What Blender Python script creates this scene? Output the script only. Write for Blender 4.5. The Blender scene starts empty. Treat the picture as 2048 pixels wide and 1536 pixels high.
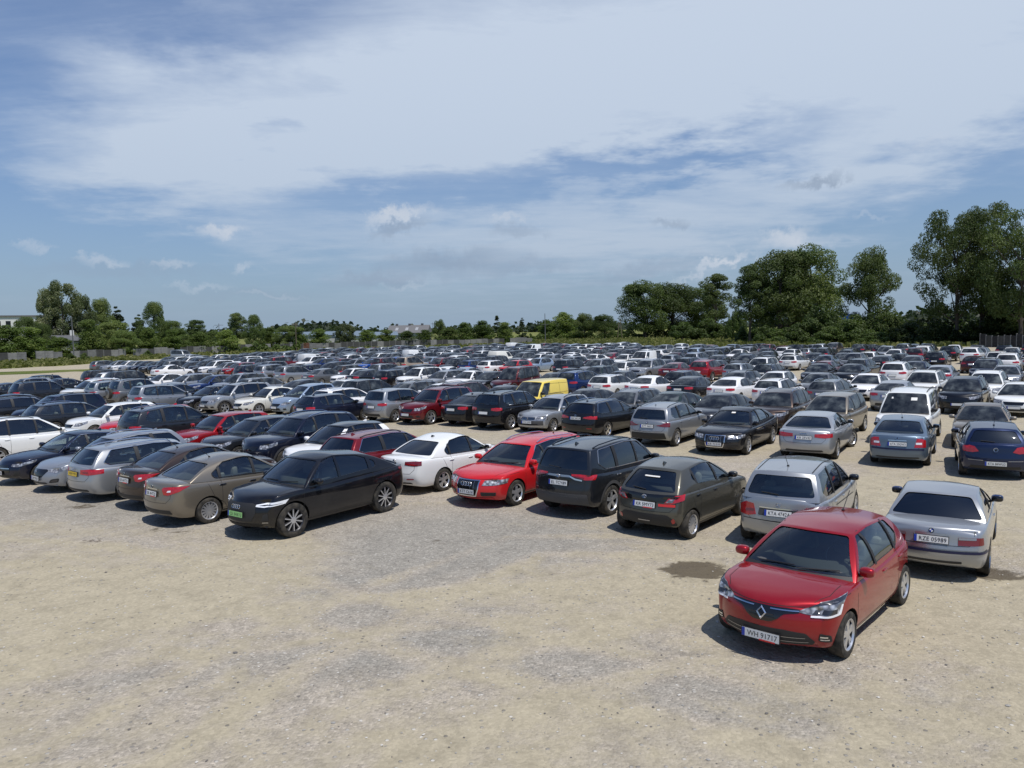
import bpy, bmesh, math, random
import numpy as np
from mathutils import Vector, Matrix
from mathutils.bvhtree import BVHTree
from mathutils.geometry import delaunay_2d_cdt

S = bpy.context.scene
COL = S.collection
R = math.radians

# ------------------------------------------------------------------ camera, sky, sun, exposure
CAM_H, CAM_F, CAM_PITCH, CAM_ROLL = 4.48, 1540.0, 0.0703, -0.0209
cam_data = bpy.data.cameras.new('camera')
cam_data.sensor_fit = 'HORIZONTAL'
cam_data.sensor_width = 36.0
cam_data.lens = 36.0 * CAM_F / 2048.0
cam_data.clip_start = 0.1
cam_data.clip_end = 12000
cam = bpy.data.objects.new('camera', cam_data)
COL.objects.link(cam)
cam.matrix_world = (Matrix.Translation((0, 0, CAM_H)) @ Matrix.Rotation(math.pi / 2 - CAM_PITCH, 4, 'X')
                    @ Matrix.Rotation(CAM_ROLL, 4, 'Z'))
S.camera = cam

SUN_EL, SUN_AZ = R(67.5), R(-50)       # azimuth from +X (right of the camera) towards +Y (away)
sun_dir = Vector((math.cos(SUN_EL) * math.cos(SUN_AZ), math.cos(SUN_EL) * math.sin(SUN_AZ), math.sin(SUN_EL)))
sd = bpy.data.lights.new('sun', 'SUN')
sd.energy = 4.2
sd.angle = R(0.5)
sd.color = (1.0, 0.955, 0.89)
sun = bpy.data.objects.new('sun', sd)
COL.objects.link(sun)
sun.rotation_euler = sun_dir.to_track_quat('Z', 'Y').to_euler()
sun.location = (0, 0, 60)

S.view_settings.view_transform = 'Standard'
S.view_settings.look = 'None'
S.view_settings.exposure = 0.0
S.view_settings.gamma = 1.0
S.cycles.max_bounces = 6
S.cycles.transparent_max_bounces = 10
S.cycles.caustics_reflective = False
S.cycles.caustics_refractive = False
S.cycles.sample_clamp_indirect = 4.0
S.cycles.use_denoising = True


def N(nt, typ, loc=None, **kw):
    n = nt.nodes.new(typ)
    for k, v in kw.items():
        if k.startswith('i_'):
            key = k[2:]
            key = int(key) if key.isdigit() else key.replace('_', ' ')
            n.inputs[key].default_value = v
        else:
            setattr(n, k, v)
    return n


def math_node(nt, op, a, b=None, clamp=False, c=None):
    n = nt.nodes.new('ShaderNodeMath')
    n.operation = op
    n.use_clamp = clamp
    for i, v in enumerate((a, b, c)):
        if v is None:
            continue
        if isinstance(v, (int, float)):
            n.inputs[i].default_value = v
        else:
            nt.links.new(v, n.inputs[i])
    return n.outputs[0]


def mixc(nt, fac, a, b, blend='MIX'):
    n = nt.nodes.new('ShaderNodeMix')
    n.data_type = 'RGBA'
    n.blend_type = blend
    for sock, v in ((n.inputs['Factor'], fac), (n.inputs[6], a), (n.inputs[7], b)):
        if isinstance(v, (int, float)):
            sock.default_value = v
        elif isinstance(v, tuple):
            sock.default_value = (v + (1.0,))[:4]
        else:
            nt.links.new(v, sock)
    return n.outputs[2]


def ramp(nt, fac, stops):
    n = nt.nodes.new('ShaderNodeValToRGB')
    el = n.color_ramp.elements
    while len(el) > 1:
        el.remove(el[-1])
    for i, (p, c) in enumerate(stops):
        e = el[0] if i == 0 else el.new(p)
        e.position = p
        e.color = (c, c, c, 1) if isinstance(c, (int, float)) else tuple(c) + (1,)
    nt.links.new(fac, n.inputs[0])
    return n.outputs[0]


def ray_pixel(px, py):
    """direction of the photograph's pixel (2048 x 1536) in the world"""
    X, Y = px - 1024.0, py - 768.0
    cr, sr = math.cos(CAM_ROLL), math.sin(CAM_ROLL)
    x, y = cr * X + sr * Y, -sr * X + cr * Y
    c, s = math.cos(CAM_PITCH), math.sin(CAM_PITCH)
    return Vector((x, CAM_F * c - y * s, -CAM_F * s - y * c))


def at(px, py, z=0.0):
    d = ray_pixel(px, py)
    t = (z - CAM_H) / d.z
    return d.x * t, d.y * t


def at_dist(px, dist, py=700):
    """ground point seen in column px at a given distance ahead"""
    d = ray_pixel(px, py)
    t = dist / math.hypot(d.x, d.y)
    return d.x * t, d.y * t


def top_at(px, py, x, y):
    """height of the point of the vertical line at (x, y) that shows at row py"""
    d = ray_pixel(px, py)
    return CAM_H + d.z * math.hypot(x, y) / math.hypot(d.x, d.y)


def build_world():
    w = bpy.data.worlds.new('World')
    S.world = w
    w.use_nodes = True
    w.cycles.sampling_method = 'MANUAL'
    w.cycles.sample_map_resolution = 256
    nt = w.node_tree
    nt.nodes.clear()
    out = N(nt, 'ShaderNodeOutputWorld')
    bg = N(nt, 'ShaderNodeBackground')
    bg.inputs['Strength'].default_value = 0.085
    nt.links.new(bg.outputs[0], out.inputs[0])
    sky = N(nt, 'ShaderNodeTexSky')
    sky.sky_type = 'NISHITA'
    sky.sun_disc = False
    sky.sun_elevation = SUN_EL
    sky.sun_rotation = math.pi / 2 - SUN_AZ
    sky.altitude = 200
    sky.air_density = 1.0
    sky.dust_density = 1.2
    sky.ozone_density = 1.6
    tc = N(nt, 'ShaderNodeTexCoord')
    sep = N(nt, 'ShaderNodeSeparateXYZ')
    nt.links.new(tc.outputs['Generated'], sep.inputs[0])
    x, y, z = sep.outputs
    az = math_node(nt, 'ARCTAN2', x, y)                   # 0 straight ahead, + to the right
    el = math_node(nt, 'ARCSINE', z)
    # clouds lie on a high plane: divide the direction by its height
    zc = math_node(nt, 'MAXIMUM', z, 0.0)
    den = math_node(nt, 'ADD', zc, 0.10)
    u = math_node(nt, 'DIVIDE', x, den)
    v = math_node(nt, 'DIVIDE', y, den)
    comb = N(nt, 'ShaderNodeCombineXYZ')
    nt.links.new(u, comb.inputs[0])
    nt.links.new(v, comb.inputs[1])

    def noise(vec, scale, detail, rough, rot=0.0, sx=1.0, sy=1.0, off=(0, 0, 0), dist=0.0):
        mp = N(nt, 'ShaderNodeMapping')
        mp.inputs['Rotation'].default_value = (0, 0, rot)
        mp.inputs['Scale'].default_value = (sx, sy, 1)
        mp.inputs['Location'].default_value = off
        nt.links.new(vec, mp.inputs[0])
        n = N(nt, 'ShaderNodeTexNoise')
        n.inputs['Scale'].default_value = scale
        n.inputs['Detail'].default_value = detail
        n.inputs['Roughness'].default_value = rough
        n.inputs['Distortion'].default_value = dist
        nt.links.new(mp.outputs[0], n.inputs['Vector'])
        return n.outputs['Fac']

    P = comb.outputs[0]
    wob = noise(P, 1.1, 5, 0.6, off=(3, 7, 0))
    wob2 = noise(P, 2.3, 5, 0.6, off=(13, 2, 0))
    fib = noise(P, 0.8, 9, 0.60, rot=R(-32), sx=0.62, sy=1.45, dist=0.6)
    fib2 = noise(P, 3.0, 8, 0.68, rot=R(-32), sx=0.5, sy=1.5, off=(5, 1, 0), dist=0.7)
    azw = math_node(nt, 'ADD', az, math_node(nt, 'MULTIPLY', math_node(nt, 'SUBTRACT', wob, 0.5), 0.34))
    elw = math_node(nt, 'ADD', el, math_node(nt, 'MULTIPLY', math_node(nt, 'SUBTRACT', wob2, 0.5), 0.16))

    def angles(px, py):
        d = ray_pixel(px, py).normalized()
        return math.atan2(d.x, d.y), math.asin(d.z)

    def blob(px, py, rx, ry, tilt=0.0, A=azw, E=elw, soft=1.0):
        a0, e0 = angles(px, py)
        da = math_node(nt, 'SUBTRACT', A, a0)
        de = math_node(nt, 'SUBTRACT', E, e0)
        c, s = math.cos(tilt), math.sin(tilt)
        p = math_node(nt, 'ADD', math_node(nt, 'MULTIPLY', da, c), math_node(nt, 'MULTIPLY', de, s))
        q = math_node(nt, 'SUBTRACT', math_node(nt, 'MULTIPLY', de, c), math_node(nt, 'MULTIPLY', da, s))
        p = math_node(nt, 'DIVIDE', p, rx / CAM_F)
        q = math_node(nt, 'DIVIDE', q, ry / CAM_F)
        r2 = math_node(nt, 'ADD', math_node(nt, 'MULTIPLY', p, p), math_node(nt, 'MULTIPLY', q, q))
        return math_node(nt, 'EXPONENT', math_node(nt, 'MULTIPLY', r2, -soft))

    def addup(lst):
        o = lst[0]
        for k in lst[1:]:
            o = math_node(nt, 'ADD', o, k)
        return o

    # the broad veil of cirrus and the blue gaps in it
    veil = addup([math_node(nt, 'MULTIPLY', blob(*b[:5]), b[5]) for b in CIRRUS])
    gaps = addup([math_node(nt, 'MULTIPLY', blob(*b[:5]), b[5]) for b in GAPS])
    dens = math_node(nt, 'SUBTRACT', math_node(nt, 'MULTIPLY', veil, 0.80), math_node(nt, 'MULTIPLY', gaps, 0.95))
    tex = math_node(nt, 'ADD', math_node(nt, 'MULTIPLY', fib, 1.15), math_node(nt, 'MULTIPLY', fib2, 0.55))
    dens = math_node(nt, 'ADD', dens, math_node(nt, 'MULTIPLY', math_node(nt, 'SUBTRACT', tex, 0.86), 1.0))
    dens = math_node(nt, 'MULTIPLY', dens, 1.0, clamp=True)
    veil_amt = ramp(nt, dens, [(0.0, 0.0), (0.3, 0.16), (0.65, 0.55), (1.0, 0.92)])
    base = mixc(nt, 1.0, sky.outputs[0], SKY_TINT, 'MULTIPLY')
    c1 = mixc(nt, veil_amt, base, CLOUD_VEIL)
    # thin milky air low over the horizon
    low = math_node(nt, 'EXPONENT', math_node(nt, 'MULTIPLY', math_node(nt, 'MAXIMUM', el, 0.0), -6.0))
    c2 = mixc(nt, math_node(nt, 'MULTIPLY', low, 0.92), c1, HORIZON_AIR)
    # small cumulus heaps low in the sky: a lit top and a grey foot
    cn = noise(tc.outputs['Generated'], 26, 7, 0.62, sx=1, sy=1)
    cn2 = noise(tc.outputs['Generated'], 60, 6, 0.6, off=(4, 2, 1))
    j = math_node(nt, 'ADD', math_node(nt, 'MULTIPLY', math_node(nt, 'SUBTRACT', cn, 0.5), 0.075),
                  math_node(nt, 'MULTIPLY', math_node(nt, 'SUBTRACT', cn2, 0.5), 0.045))
    A2 = math_node(nt, 'ADD', az, j)
    E2 = math_node(nt, 'SUBTRACT', el, math_node(nt, 'MULTIPLY', j, 0.55))

    def layer(col, lst, colour):
        m = addup([math_node(nt, 'MULTIPLY', blob(b[0], b[1], b[2], b[3], b[4], A2, E2), b[5]) for b in lst])
        m = math_node(nt, 'MULTIPLY', math_node(nt, 'SUBTRACT', m, 0.12), 1.05, clamp=True)
        return mixc(nt, m, col, colour)
    c3 = layer(c2, CUMULUS_GREY, CLOUD_GREY)
    c4 = layer(c3, CUMULUS_WHITE, CLOUD_WHITE)
    nt.links.new(c4, bg.inputs['Color'])


SKY_TINT = (0.82, 1.02, 1.32)
CLOUD_VEIL = (7.3, 8.3, 9.8)
HORIZON_AIR = (3.45, 4.6, 6.05)
CLOUD_GREY = (3.3, 4.2, 5.6)
CLOUD_WHITE = (6.6, 7.3, 8.4)
# photograph column, row, half width, half height, tilt, weight
CIRRUS = [(1250, 130, 700, 300, 0.05, 0.95), (700, 300, 520, 190, -0.05, 0.72), (1500, 420, 700, 90, 0.22, 0.50),
          (1850, 130, 400, 220, 0.1, 0.55), (260, 250, 300, 190, -0.5, 0.62), (1000, 480, 500, 60, 0.0, 0.22),
          (1024, -700, 1500, 500, 0.0, 0.8), (-900, 300, 500, 400, 0.0, 0.5), (3000, 300, 600, 400, 0.0, 0.6)]
GAPS = [(150, 470, 330, 90, -0.25, 0.75), (60, 70, 260, 90, 0.2, 0.35), (1420, 305, 190, 34, 0.12, 0.75),
        (1130, 355, 230, 42, 0.12, 0.55), (760, 395, 220, 45, 0.15, 0.45), (1980, 330, 200, 50, 0.15, 0.55),
        (1900, 440, 260, 60, 0.2, 0.55), (440, 60, 200, 60, 0.1, 0.35), (30, 190, 130, 60, 0.1, 0.35), (520, 270, 60, 25, -0.3, 0.4)]
CUMULUS_GREY = [(800, 458, 62, 14, 0.22, 0.75), (1030, 462, 60, 12, 0.0, 0.5), (1630, 362, 52, 10, 0.15, 0.85), (1350, 450, 32, 10, 0, 0.6),
                (900, 520, 130, 24, 0.06, 0.75), (760, 560, 120, 14, 0.0, 0.6), (1050, 535, 110, 16, 0.1, 0.5), (1280, 545, 150, 18, 0.15, 0.5),
                (250, 540, 190, 20, 0.0, 0.4), (480, 590, 160, 14, 0.0, 0.35)]
CUMULUS_WHITE = [(452, 463, 46, 10, 0.0, 0.95), (800, 434, 66, 11, 0.24, 0.95), (1022, 440, 40, 7, 0.1, 0.6), (200, 520, 34, 9, 0, 0.55),
                 (350, 530, 36, 9, 0.1, 0.5), (488, 538, 34, 8, 0, 0.55), (65, 490, 34, 7, 0, 0.45), (1575, 472, 46, 15, 0.1, 0.95),
                 (1460, 520, 34, 11, 0.4, 0.75), (1400, 545, 70, 8, 0.35, 0.55), (1660, 486, 70, 10, 0.0, 0.35), (1730, 430, 34, 6, 0.0, 0.35),
                 (820, 574, 60, 7, 0.0, 0.35), (400, 575, 60, 7, 0.0, 0.4), (540, 590, 70, 6, 0, 0.3), (1850, 290, 70, 9, 0.0, 0.3)]
build_world()

# ------------------------------------------------------------------ materials
MATS = {}


def principled(name, color=(0.5, 0.5, 0.5), rough=0.5, metal=0.0, spec=0.5, coat=0.0, coat_rough=0.03):
    m = bpy.data.materials.new(name)
    m.use_nodes = True
    b = m.node_tree.nodes['Principled BSDF']
    b.inputs['Base Color'].default_value = tuple(color) + (1,)
    b.inputs['Roughness'].default_value = rough
    b.inputs['Metallic'].default_value = metal
    b.inputs['Specular IOR Level'].default_value = spec
    b.inputs['Coat Weight'].default_value = coat
    b.inputs['Coat Roughness'].default_value = coat_rough
    MATS[name] = m
    return m, m.node_tree, b


def objnoise(nt, scale, detail=4, rough=0.55, coord='Object', rand=False):
    tc = N(nt, 'ShaderNodeTexCoord')
    v = tc.outputs[coord]
    if rand:
        oi = N(nt, 'ShaderNodeObjectInfo')
        add = N(nt, 'ShaderNodeVectorMath', operation='ADD')
        mul = math_node(nt, 'MULTIPLY', oi.outputs['Random'], 57.0)
        nt.links.new(v, add.inputs[0])
        nt.links.new(mul, add.inputs[1])
        v = add.outputs[0]
    n = N(nt, 'ShaderNodeTexNoise')
    n.inputs['Scale'].default_value = scale
    n.inputs['Detail'].default_value = detail
    n.inputs['Roughness'].default_value = rough
    nt.links.new(v, n.inputs['Vector'])
    return n.outputs['Fac']


def make_paint():
    m, nt, b = principled('car_paint', rough=0.38, spec=0.12, coat=1.0, coat_rough=0.03)
    oi = N(nt, 'ShaderNodeObjectInfo')
    # road dust: a thin tan film, more of it low down and in broad uneven patches
    tc = N(nt, 'ShaderNodeTexCoord')
    sep = N(nt, 'ShaderNodeSeparateXYZ')
    nt.links.new(tc.outputs['Object'], sep.inputs[0])
    n1 = objnoise(nt, 1.7, 5, 0.6, rand=True)
    n2 = objnoise(nt, 14, 4, 0.6, rand=True)
    lowz = N(nt, 'ShaderNodeMapRange')
    lowz.inputs[1].default_value = 0.55
    lowz.inputs[2].default_value = 0.15
    nt.links.new(sep.outputs[2], lowz.inputs[0])
    d = math_node(nt, 'MULTIPLY', lowz.outputs[0], 0.15)
    film = math_node(nt, 'MULTIPLY', math_node(nt, 'SUBTRACT', n1, 0.50, clamp=True), 0.16)
    d = math_node(nt, 'ADD', d, film)
    d = math_node(nt, 'MULTIPLY', d, math_node(nt, 'ADD', math_node(nt, 'MULTIPLY', n2, 0.8), 0.5), clamp=True)
    d = math_node(nt, 'MULTIPLY', d, math_node(nt, 'ADD', math_node(nt, 'MULTIPLY', oi.outputs['Random'], 0.8), 0.5), clamp=True)
    col = mixc(nt, d, oi.outputs['Color'], (0.30, 0.27, 0.22))
    nt.links.new(col, b.inputs['Base Color'])
    nt.links.new(oi.outputs['Alpha'], b.inputs['Metallic'])
    r = math_node(nt, 'ADD', math_node(nt, 'MULTIPLY', d, 0.5), 0.34)
    nt.links.new(r, b.inputs['Roughness'])
    cr = math_node(nt, 'ADD', math_node(nt, 'MULTIPLY', d, 0.5), 0.03)
    nt.links.new(cr, b.inputs['Coat Roughness'])
    cw = math_node(nt, 'SUBTRACT', 1.0, math_node(nt, 'MULTIPLY', d, 1.2), clamp=True)
    nt.links.new(cw, b.inputs['Coat Weight'])
    # very slight waviness so reflections are not ruler straight
    bump = N(nt, 'ShaderNodeBump')
    bump.inputs['Strength'].default_value = 0.02
    bump.inputs['Distance'].default_value = 0.05
    nt.links.new(objnoise(nt, 3.0, 2), bump.inputs['Height'])
    nt.links.new(bump.outputs[0], b.inputs['Coat Normal'])


make_paint()
principled('black_plastic', (0.018, 0.018, 0.019), 0.55)
principled('gloss_black', (0.008, 0.008, 0.009), 0.08, coat=0.5)
principled('seam', (0.006, 0.006, 0.006), 0.7)
principled('underside', (0.006, 0.006, 0.006), 0.85, spec=0.2)
principled('chrome', (0.72, 0.73, 0.75), 0.12, 1.0)
principled('dull_silver', (0.46, 0.46, 0.47), 0.3, 0.9)
principled('rim_silver', (0.62, 0.63, 0.65), 0.28, 0.75)
principled('rim_dark', (0.05, 0.05, 0.055), 0.35, 0.6)
principled('interior', (0.085, 0.086, 0.088), 0.8, spec=0.25)
principled('seat_cloth', (0.25, 0.24, 0.225), 0.9, spec=0.2)
principled('plate_white', (0.72, 0.73, 0.72), 0.4)
principled('plate_green', (0.30, 0.62, 0.22), 0.4)
principled('plate_yellow', (0.72, 0.50, 0.03), 0.4)
principled('plate_blue', (0.012, 0.04, 0.35), 0.4)
principled('plate_black', (0.012, 0.012, 0.014), 0.5)
principled('plate_red', (0.6, 0.03, 0.03), 0.4)
principled('grey_cladding', (0.06, 0.06, 0.062), 0.6)
principled('navy_trim', (0.010, 0.012, 0.05), 0.4)
principled('mirror_navy', (0.006, 0.02, 0.085), 0.25, coat=0.8)
principled('paper', (0.75, 0.74, 0.70), 0.8)


def make_more():
    m, nt, b = principled('tyre', (0.02, 0.02, 0.02), 0.85, spec=0.25)
    n = objnoise(nt, 9, 4, rand=True)
    nt.links.new(mixc(nt, ramp(nt, n, [(0.35, 0.0), (0.75, 1.0)]), (0.018, 0.018, 0.018), (0.085, 0.075, 0.06)), b.inputs['Base Color'])
    m, nt, b = principled('lamp_clear', (0.5, 0.52, 0.55), 0.12, 0.35, coat=1.0)
    n = N(nt, 'ShaderNodeTexVoronoi')
    n.inputs['Scale'].default_value = 13
    tc = N(nt, 'ShaderNodeTexCoord')
    nt.links.new(tc.outputs['Object'], n.inputs['Vector'])
    nt.links.new(ramp(nt, n.outputs['Distance'], [(0.05, (0.70, 0.72, 0.75)), (0.35, (0.42, 0.43, 0.45)), (0.65, (0.14, 0.14, 0.15))]), b.inputs['Base Color'])
    m, nt, b = principled('lamp_dark', (0.03, 0.03, 0.035), 0.08, 0.2, coat=1.0)
    m, nt, b = principled('lamp_bright', (0.85, 0.87, 0.9), 0.15, 0.1, coat=1.0)
    m, nt, b = principled('lamp_red', (0.36, 0.008, 0.012), 0.12, 0.0, coat=1.0)
    n = N(nt, 'ShaderNodeTexVoronoi')
    n.inputs['Scale'].default_value = 16
    tc = N(nt, 'ShaderNodeTexCoord')
    nt.links.new(tc.outputs['Object'], n.inputs['Vector'])
    nt.links.new(ramp(nt, n.outputs['Distance'], [(0.1, (0.50, 0.014, 0.018)), (0.6, (0.36, 0.008, 0.012))]), b.inputs['Base Color'])
    principled('lamp_darkred', (0.16, 0.008, 0.012), 0.1, coat=1.0)
    # window glass seen into
    for nm, tint, g in (('clear_glass', (0.64, 0.72, 0.69), 0.0), ('dark_glass', (0.07, 0.076, 0.082), 0.0)):
        m = bpy.data.materials.new(nm)
        m.use_nodes = True
        nt = m.node_tree
        nt.nodes.clear()
        out = N(nt, 'ShaderNodeOutputMaterial')
        tr = N(nt, 'ShaderNodeBsdfTransparent')
        tr.inputs[0].default_value = tint + (1,)
        gl = N(nt, 'ShaderNodeBsdfGlossy')
        gl.inputs['Roughness'].default_value = 0.02
        gl.inputs[0].default_value = (0.95, 0.97, 1.0, 1)
        fr = N(nt, 'ShaderNodeFresnel')
        fr.inputs[0].default_value = 1.52
        mx = N(nt, 'ShaderNodeMixShader')
        k = math_node(nt, 'ADD', math_node(nt, 'MULTIPLY', fr.outputs[0], 1.5), 0.035, clamp=True)
        nt.links.new(k, mx.inputs[0])
        nt.links.new(tr.outputs[0], mx.inputs[1])
        nt.links.new(gl.outputs[0], mx.inputs[2])
        nt.links.new(mx.outputs[0], out.inputs[0])
        MATS[nm] = m
    m, nt, b = principled('far_glass', (0.014, 0.016, 0.018), 0.06, spec=0.6)
    n = objnoise(nt, 2.2, 3, rand=True)
    nt.links.new(ramp(nt, n, [(0.40, (0.010, 0.012, 0.015)), (0.56, (0.038, 0.044, 0.048)), (0.72, (0.11, 0.125, 0.125))]), b.inputs['Base Color'])  # paler patches in the base colour stand in for cabin and sky reflection


make_more()

# ------------------------------------------------------------------ mesh helpers


class MB:
    """collects pieces, each with its material, into one mesh"""

    def __init__(self):
        self.v, self.f, self.m, self.mats = [], [], [], []

    def mi(self, mat):
        if mat not in self.mats:
            self.mats.append(mat)
        return self.mats.index(mat)

    def add(self, vs, fs, mat, mirror=False):
        o = len(self.v)
        k = self.mi(mat)
        self.v += [tuple(p) for p in vs]
        self.f += [tuple(i + o for i in f) for f in fs]
        self.m += [k] * len(fs)
        if mirror:
            o = len(self.v)
            self.v += [(p[0], -p[1], p[2]) for p in vs]
            self.f += [tuple(i + o for i in reversed(f)) for f in fs]
            self.m += [k] * len(fs)
        return self

    def mesh(self, name, sharp=38, smooth=True):
        me = bpy.data.meshes.new(name)
        me.from_pydata(self.v, [], self.f)
        for x in self.mats:
            me.materials.append(MATS[x])
        me.polygons.foreach_set('material_index', self.m)
        if smooth:
            me.polygons.foreach_set('use_smooth', [True] * len(me.polygons))
            me.set_sharp_from_angle(angle=R(sharp))
        me.update()
        return me


def box(cx, cy, cz, sx, sy, sz):
    x, y, z = sx / 2, sy / 2, sz / 2
    v = [(cx + a * x, cy + b * y, cz + c * z) for a in (-1, 1) for b in (-1, 1) for c in (-1, 1)]
    f = [(0, 1, 3, 2), (4, 6, 7, 5), (0, 4, 5, 1), (2, 3, 7, 6), (0, 2, 6, 4), (1, 5, 7, 3)]
    return v, f


def superell(c, a, e=0.55, n=10, m=16):
    """rounded box: super-ellipsoid with half sizes a"""
    def p(t, k):
        return math.copysign(abs(t) ** k, t)
    v, f = [], []
    for i in range(n + 1):
        th = -math.pi / 2 + math.pi * i / n
        for j in range(m):
            ph = 2 * math.pi * j / m
            v.append((c[0] + a[0] * p(math.cos(th), e) * p(math.cos(ph), e),
                      c[1] + a[1] * p(math.cos(th), e) * p(math.sin(ph), e), c[2] + a[2] * p(math.sin(th), e)))
    for i in range(n):
        for j in range(m):
            k = (j + 1) % m
            f.append((i * m + j, i * m + k, (i + 1) * m + k, (i + 1) * m + j))
    return v, f


def tube(pts, r, n=6, close=False):
    pts = [Vector(p) for p in pts]
    v, f = [], []
    for i, p in enumerate(pts):
        a = pts[(i - 1) % len(pts)] if close or i > 0 else p
        b = pts[(i + 1) % len(pts)] if close or i < len(pts) - 1 else p
        t = (b - a).normalized()
        up = Vector((0, 0, 1)) if abs(t.z) < 0.9 else Vector((1, 0, 0))
        s = t.cross(up).normalized()
        u = s.cross(t)
        rr = r[i] if isinstance(r, (list, tuple)) else r
        for k in range(n):
            an = 2 * math.pi * k / n
            v.append(p + s * (rr * math.cos(an)) + u * (rr * math.sin(an)))
    L = len(pts)
    for i in range(L if close else L - 1):
        for k in range(n):
            q = (k + 1) % n
            j = (i + 1) % L
            f.append((i * n + k, i * n + q, j * n + q, j * n + k))
    if not close:
        f.append(tuple(range(n - 1, -1, -1)))
        f.append(tuple((L - 1) * n + k for k in range(n)))
    return v, f


def lathe_y(prof, n=28):
    """profile of (radius, y) turned about the y axis"""
    v, f = [], []
    for r, y in prof:
        for k in range(n):
            a = 2 * math.pi * k / n
            v.append((r * math.cos(a), y, r * math.sin(a)))
    for i in range(len(prof) - 1):
        for k in range(n):
            q = (k + 1) % n
            f.append((i * n + k, (i + 1) * n + k, (i + 1) * n + q, i * n + q))
    return v, f


def lattice(NX, NY, NZ, fn, open_bottom=False):
    idx, v, f = {}, [], []
    for i in range(NX):
        for j in range(NY):
            for k in range(NZ):
                if i in (0, NX - 1) or j in (0, NY - 1) or k == NZ - 1 or (k == 0 and not open_bottom) or (k == 0 and open_bottom and (i in (0, NX - 1) or j in (0, NY - 1))):
                    idx[i, j, k] = len(v)
                    v.append(fn(i, j, k))
    q = lambda *c: f.append(tuple(idx[x] for x in c))
    for i in range(NX - 1):
        for j in range(NY - 1):
            k = NZ - 1
            q((i, j, k), (i + 1, j, k), (i + 1, j + 1, k), (i, j + 1, k))
            if not open_bottom:
                q((i, j, 0), (i, j + 1, 0), (i + 1, j + 1, 0), (i + 1, j, 0))
        for k in range(NZ - 1):
            j = NY - 1
            q((i, 0, k), (i + 1, 0, k), (i + 1, 0, k + 1), (i, 0, k + 1))
            q((i, j, k), (i, j, k + 1), (i + 1, j, k + 1), (i + 1, j, k))
    for j in range(NY - 1):
        for k in range(NZ - 1):
            i = NX - 1
            q((0, j, k), (0, j, k + 1), (0, j + 1, k + 1), (0, j + 1, k))
            q((i, j, k), (i, j + 1, k), (i, j + 1, k + 1), (i, j, k + 1))
    return v, f


def temp_obj(v, f, mat=None):
    me = bpy.data.meshes.new('tmp')
    me.from_pydata([tuple(p) for p in v], [], f)
    if mat:
        me.materials.append(MATS[mat])
    o = bpy.data.objects.new('tmp', me)
    COL.objects.link(o)
    return o


def evaluate(o):
    dg = bpy.context.evaluated_depsgraph_get()
    me = bpy.data.meshes.new_from_object(o.evaluated_get(dg))
    v = [tuple(p.co) for p in me.vertices]
    f = [tuple(p.vertices) for p in me.polygons]
    m = [me.materials[p.material_index].name if me.materials and me.materials[p.material_index] else '' for p in me.polygons]
    bpy.data.meshes.remove(me)
    return v, f, m


def drop(*obs):
    for o in obs:
        me = o.data
        bpy.data.objects.remove(o)
        bpy.data.meshes.remove(me)


def interp(x, pts):
    xs = [p[0] for p in pts]
    ys = [p[1] for p in pts]
    if xs[0] > xs[-1]:
        xs, ys = xs[::-1], ys[::-1]
    return float(np.interp(x, xs, ys))


def round_poly(P, r, n=4):
    """round the corners of a 2-D polygon"""
    out = []
    L = len(P)
    for i in range(L):
        a, b, c = Vector(P[i - 1]), Vector(P[i]), Vector(P[(i + 1) % L])
        ab, cb = a - b, c - b
        if ab.length < 1e-6 or cb.length < 1e-6:
            continue
        d = min(r, ab.length * 0.45, cb.length * 0.45)
        p, q = b + ab.normalized() * d, b + cb.normalized() * d
        ang = ab.angle(cb)
        if ang > R(155):
            out.append(tuple(b))
            continue
        for k in range(n + 1):
            t = k / n
            out.append(tuple(p * (1 - t) ** 2 + b * 2 * t * (1 - t) + q * t * t))
    return out


def clip_x(P, x0, x1):
    """the part of polygon P between x0 and x1"""
    def half(P, xc, keep):
        out = []
        for i in range(len(P)):
            a, b = P[i - 1], P[i]
            ia, ib = (a[0] - xc) * keep >= 0, (b[0] - xc) * keep >= 0
            if ia != ib:
                t = (xc - a[0]) / (b[0] - a[0])
                out.append((xc, a[1] + t * (b[1] - a[1])))
            if ib:
                out.append(b)
        return out
    P = half(P, x0, 1)
    return half(P, x1, -1) if P else P


def offset_poly(P, d):
    """grow (d > 0) a polygon about its outline"""
    area = sum(P[i - 1][0] * P[i][1] - P[i][0] * P[i - 1][1] for i in range(len(P)))
    sgn = 1 if area > 0 else -1
    out = []
    for i in range(len(P)):
        a, b, c = Vector(P[i - 1]), Vector(P[i]), Vector(P[(i + 1) % len(P)])
        n1 = Vector(((b - a).y, -(b - a).x))
        n2 = Vector(((c - b).y, -(c - b).x))
        if n1.length < 1e-9 or n2.length < 1e-9:
            n = (n1 + n2)
        else:
            n = n1.normalized() + n2.normalized()
        if n.length < 1e-6:
            out.append(tuple(b))
        else:
            out.append(tuple(b + n.normalized() * d * sgn))
    return out


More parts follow.
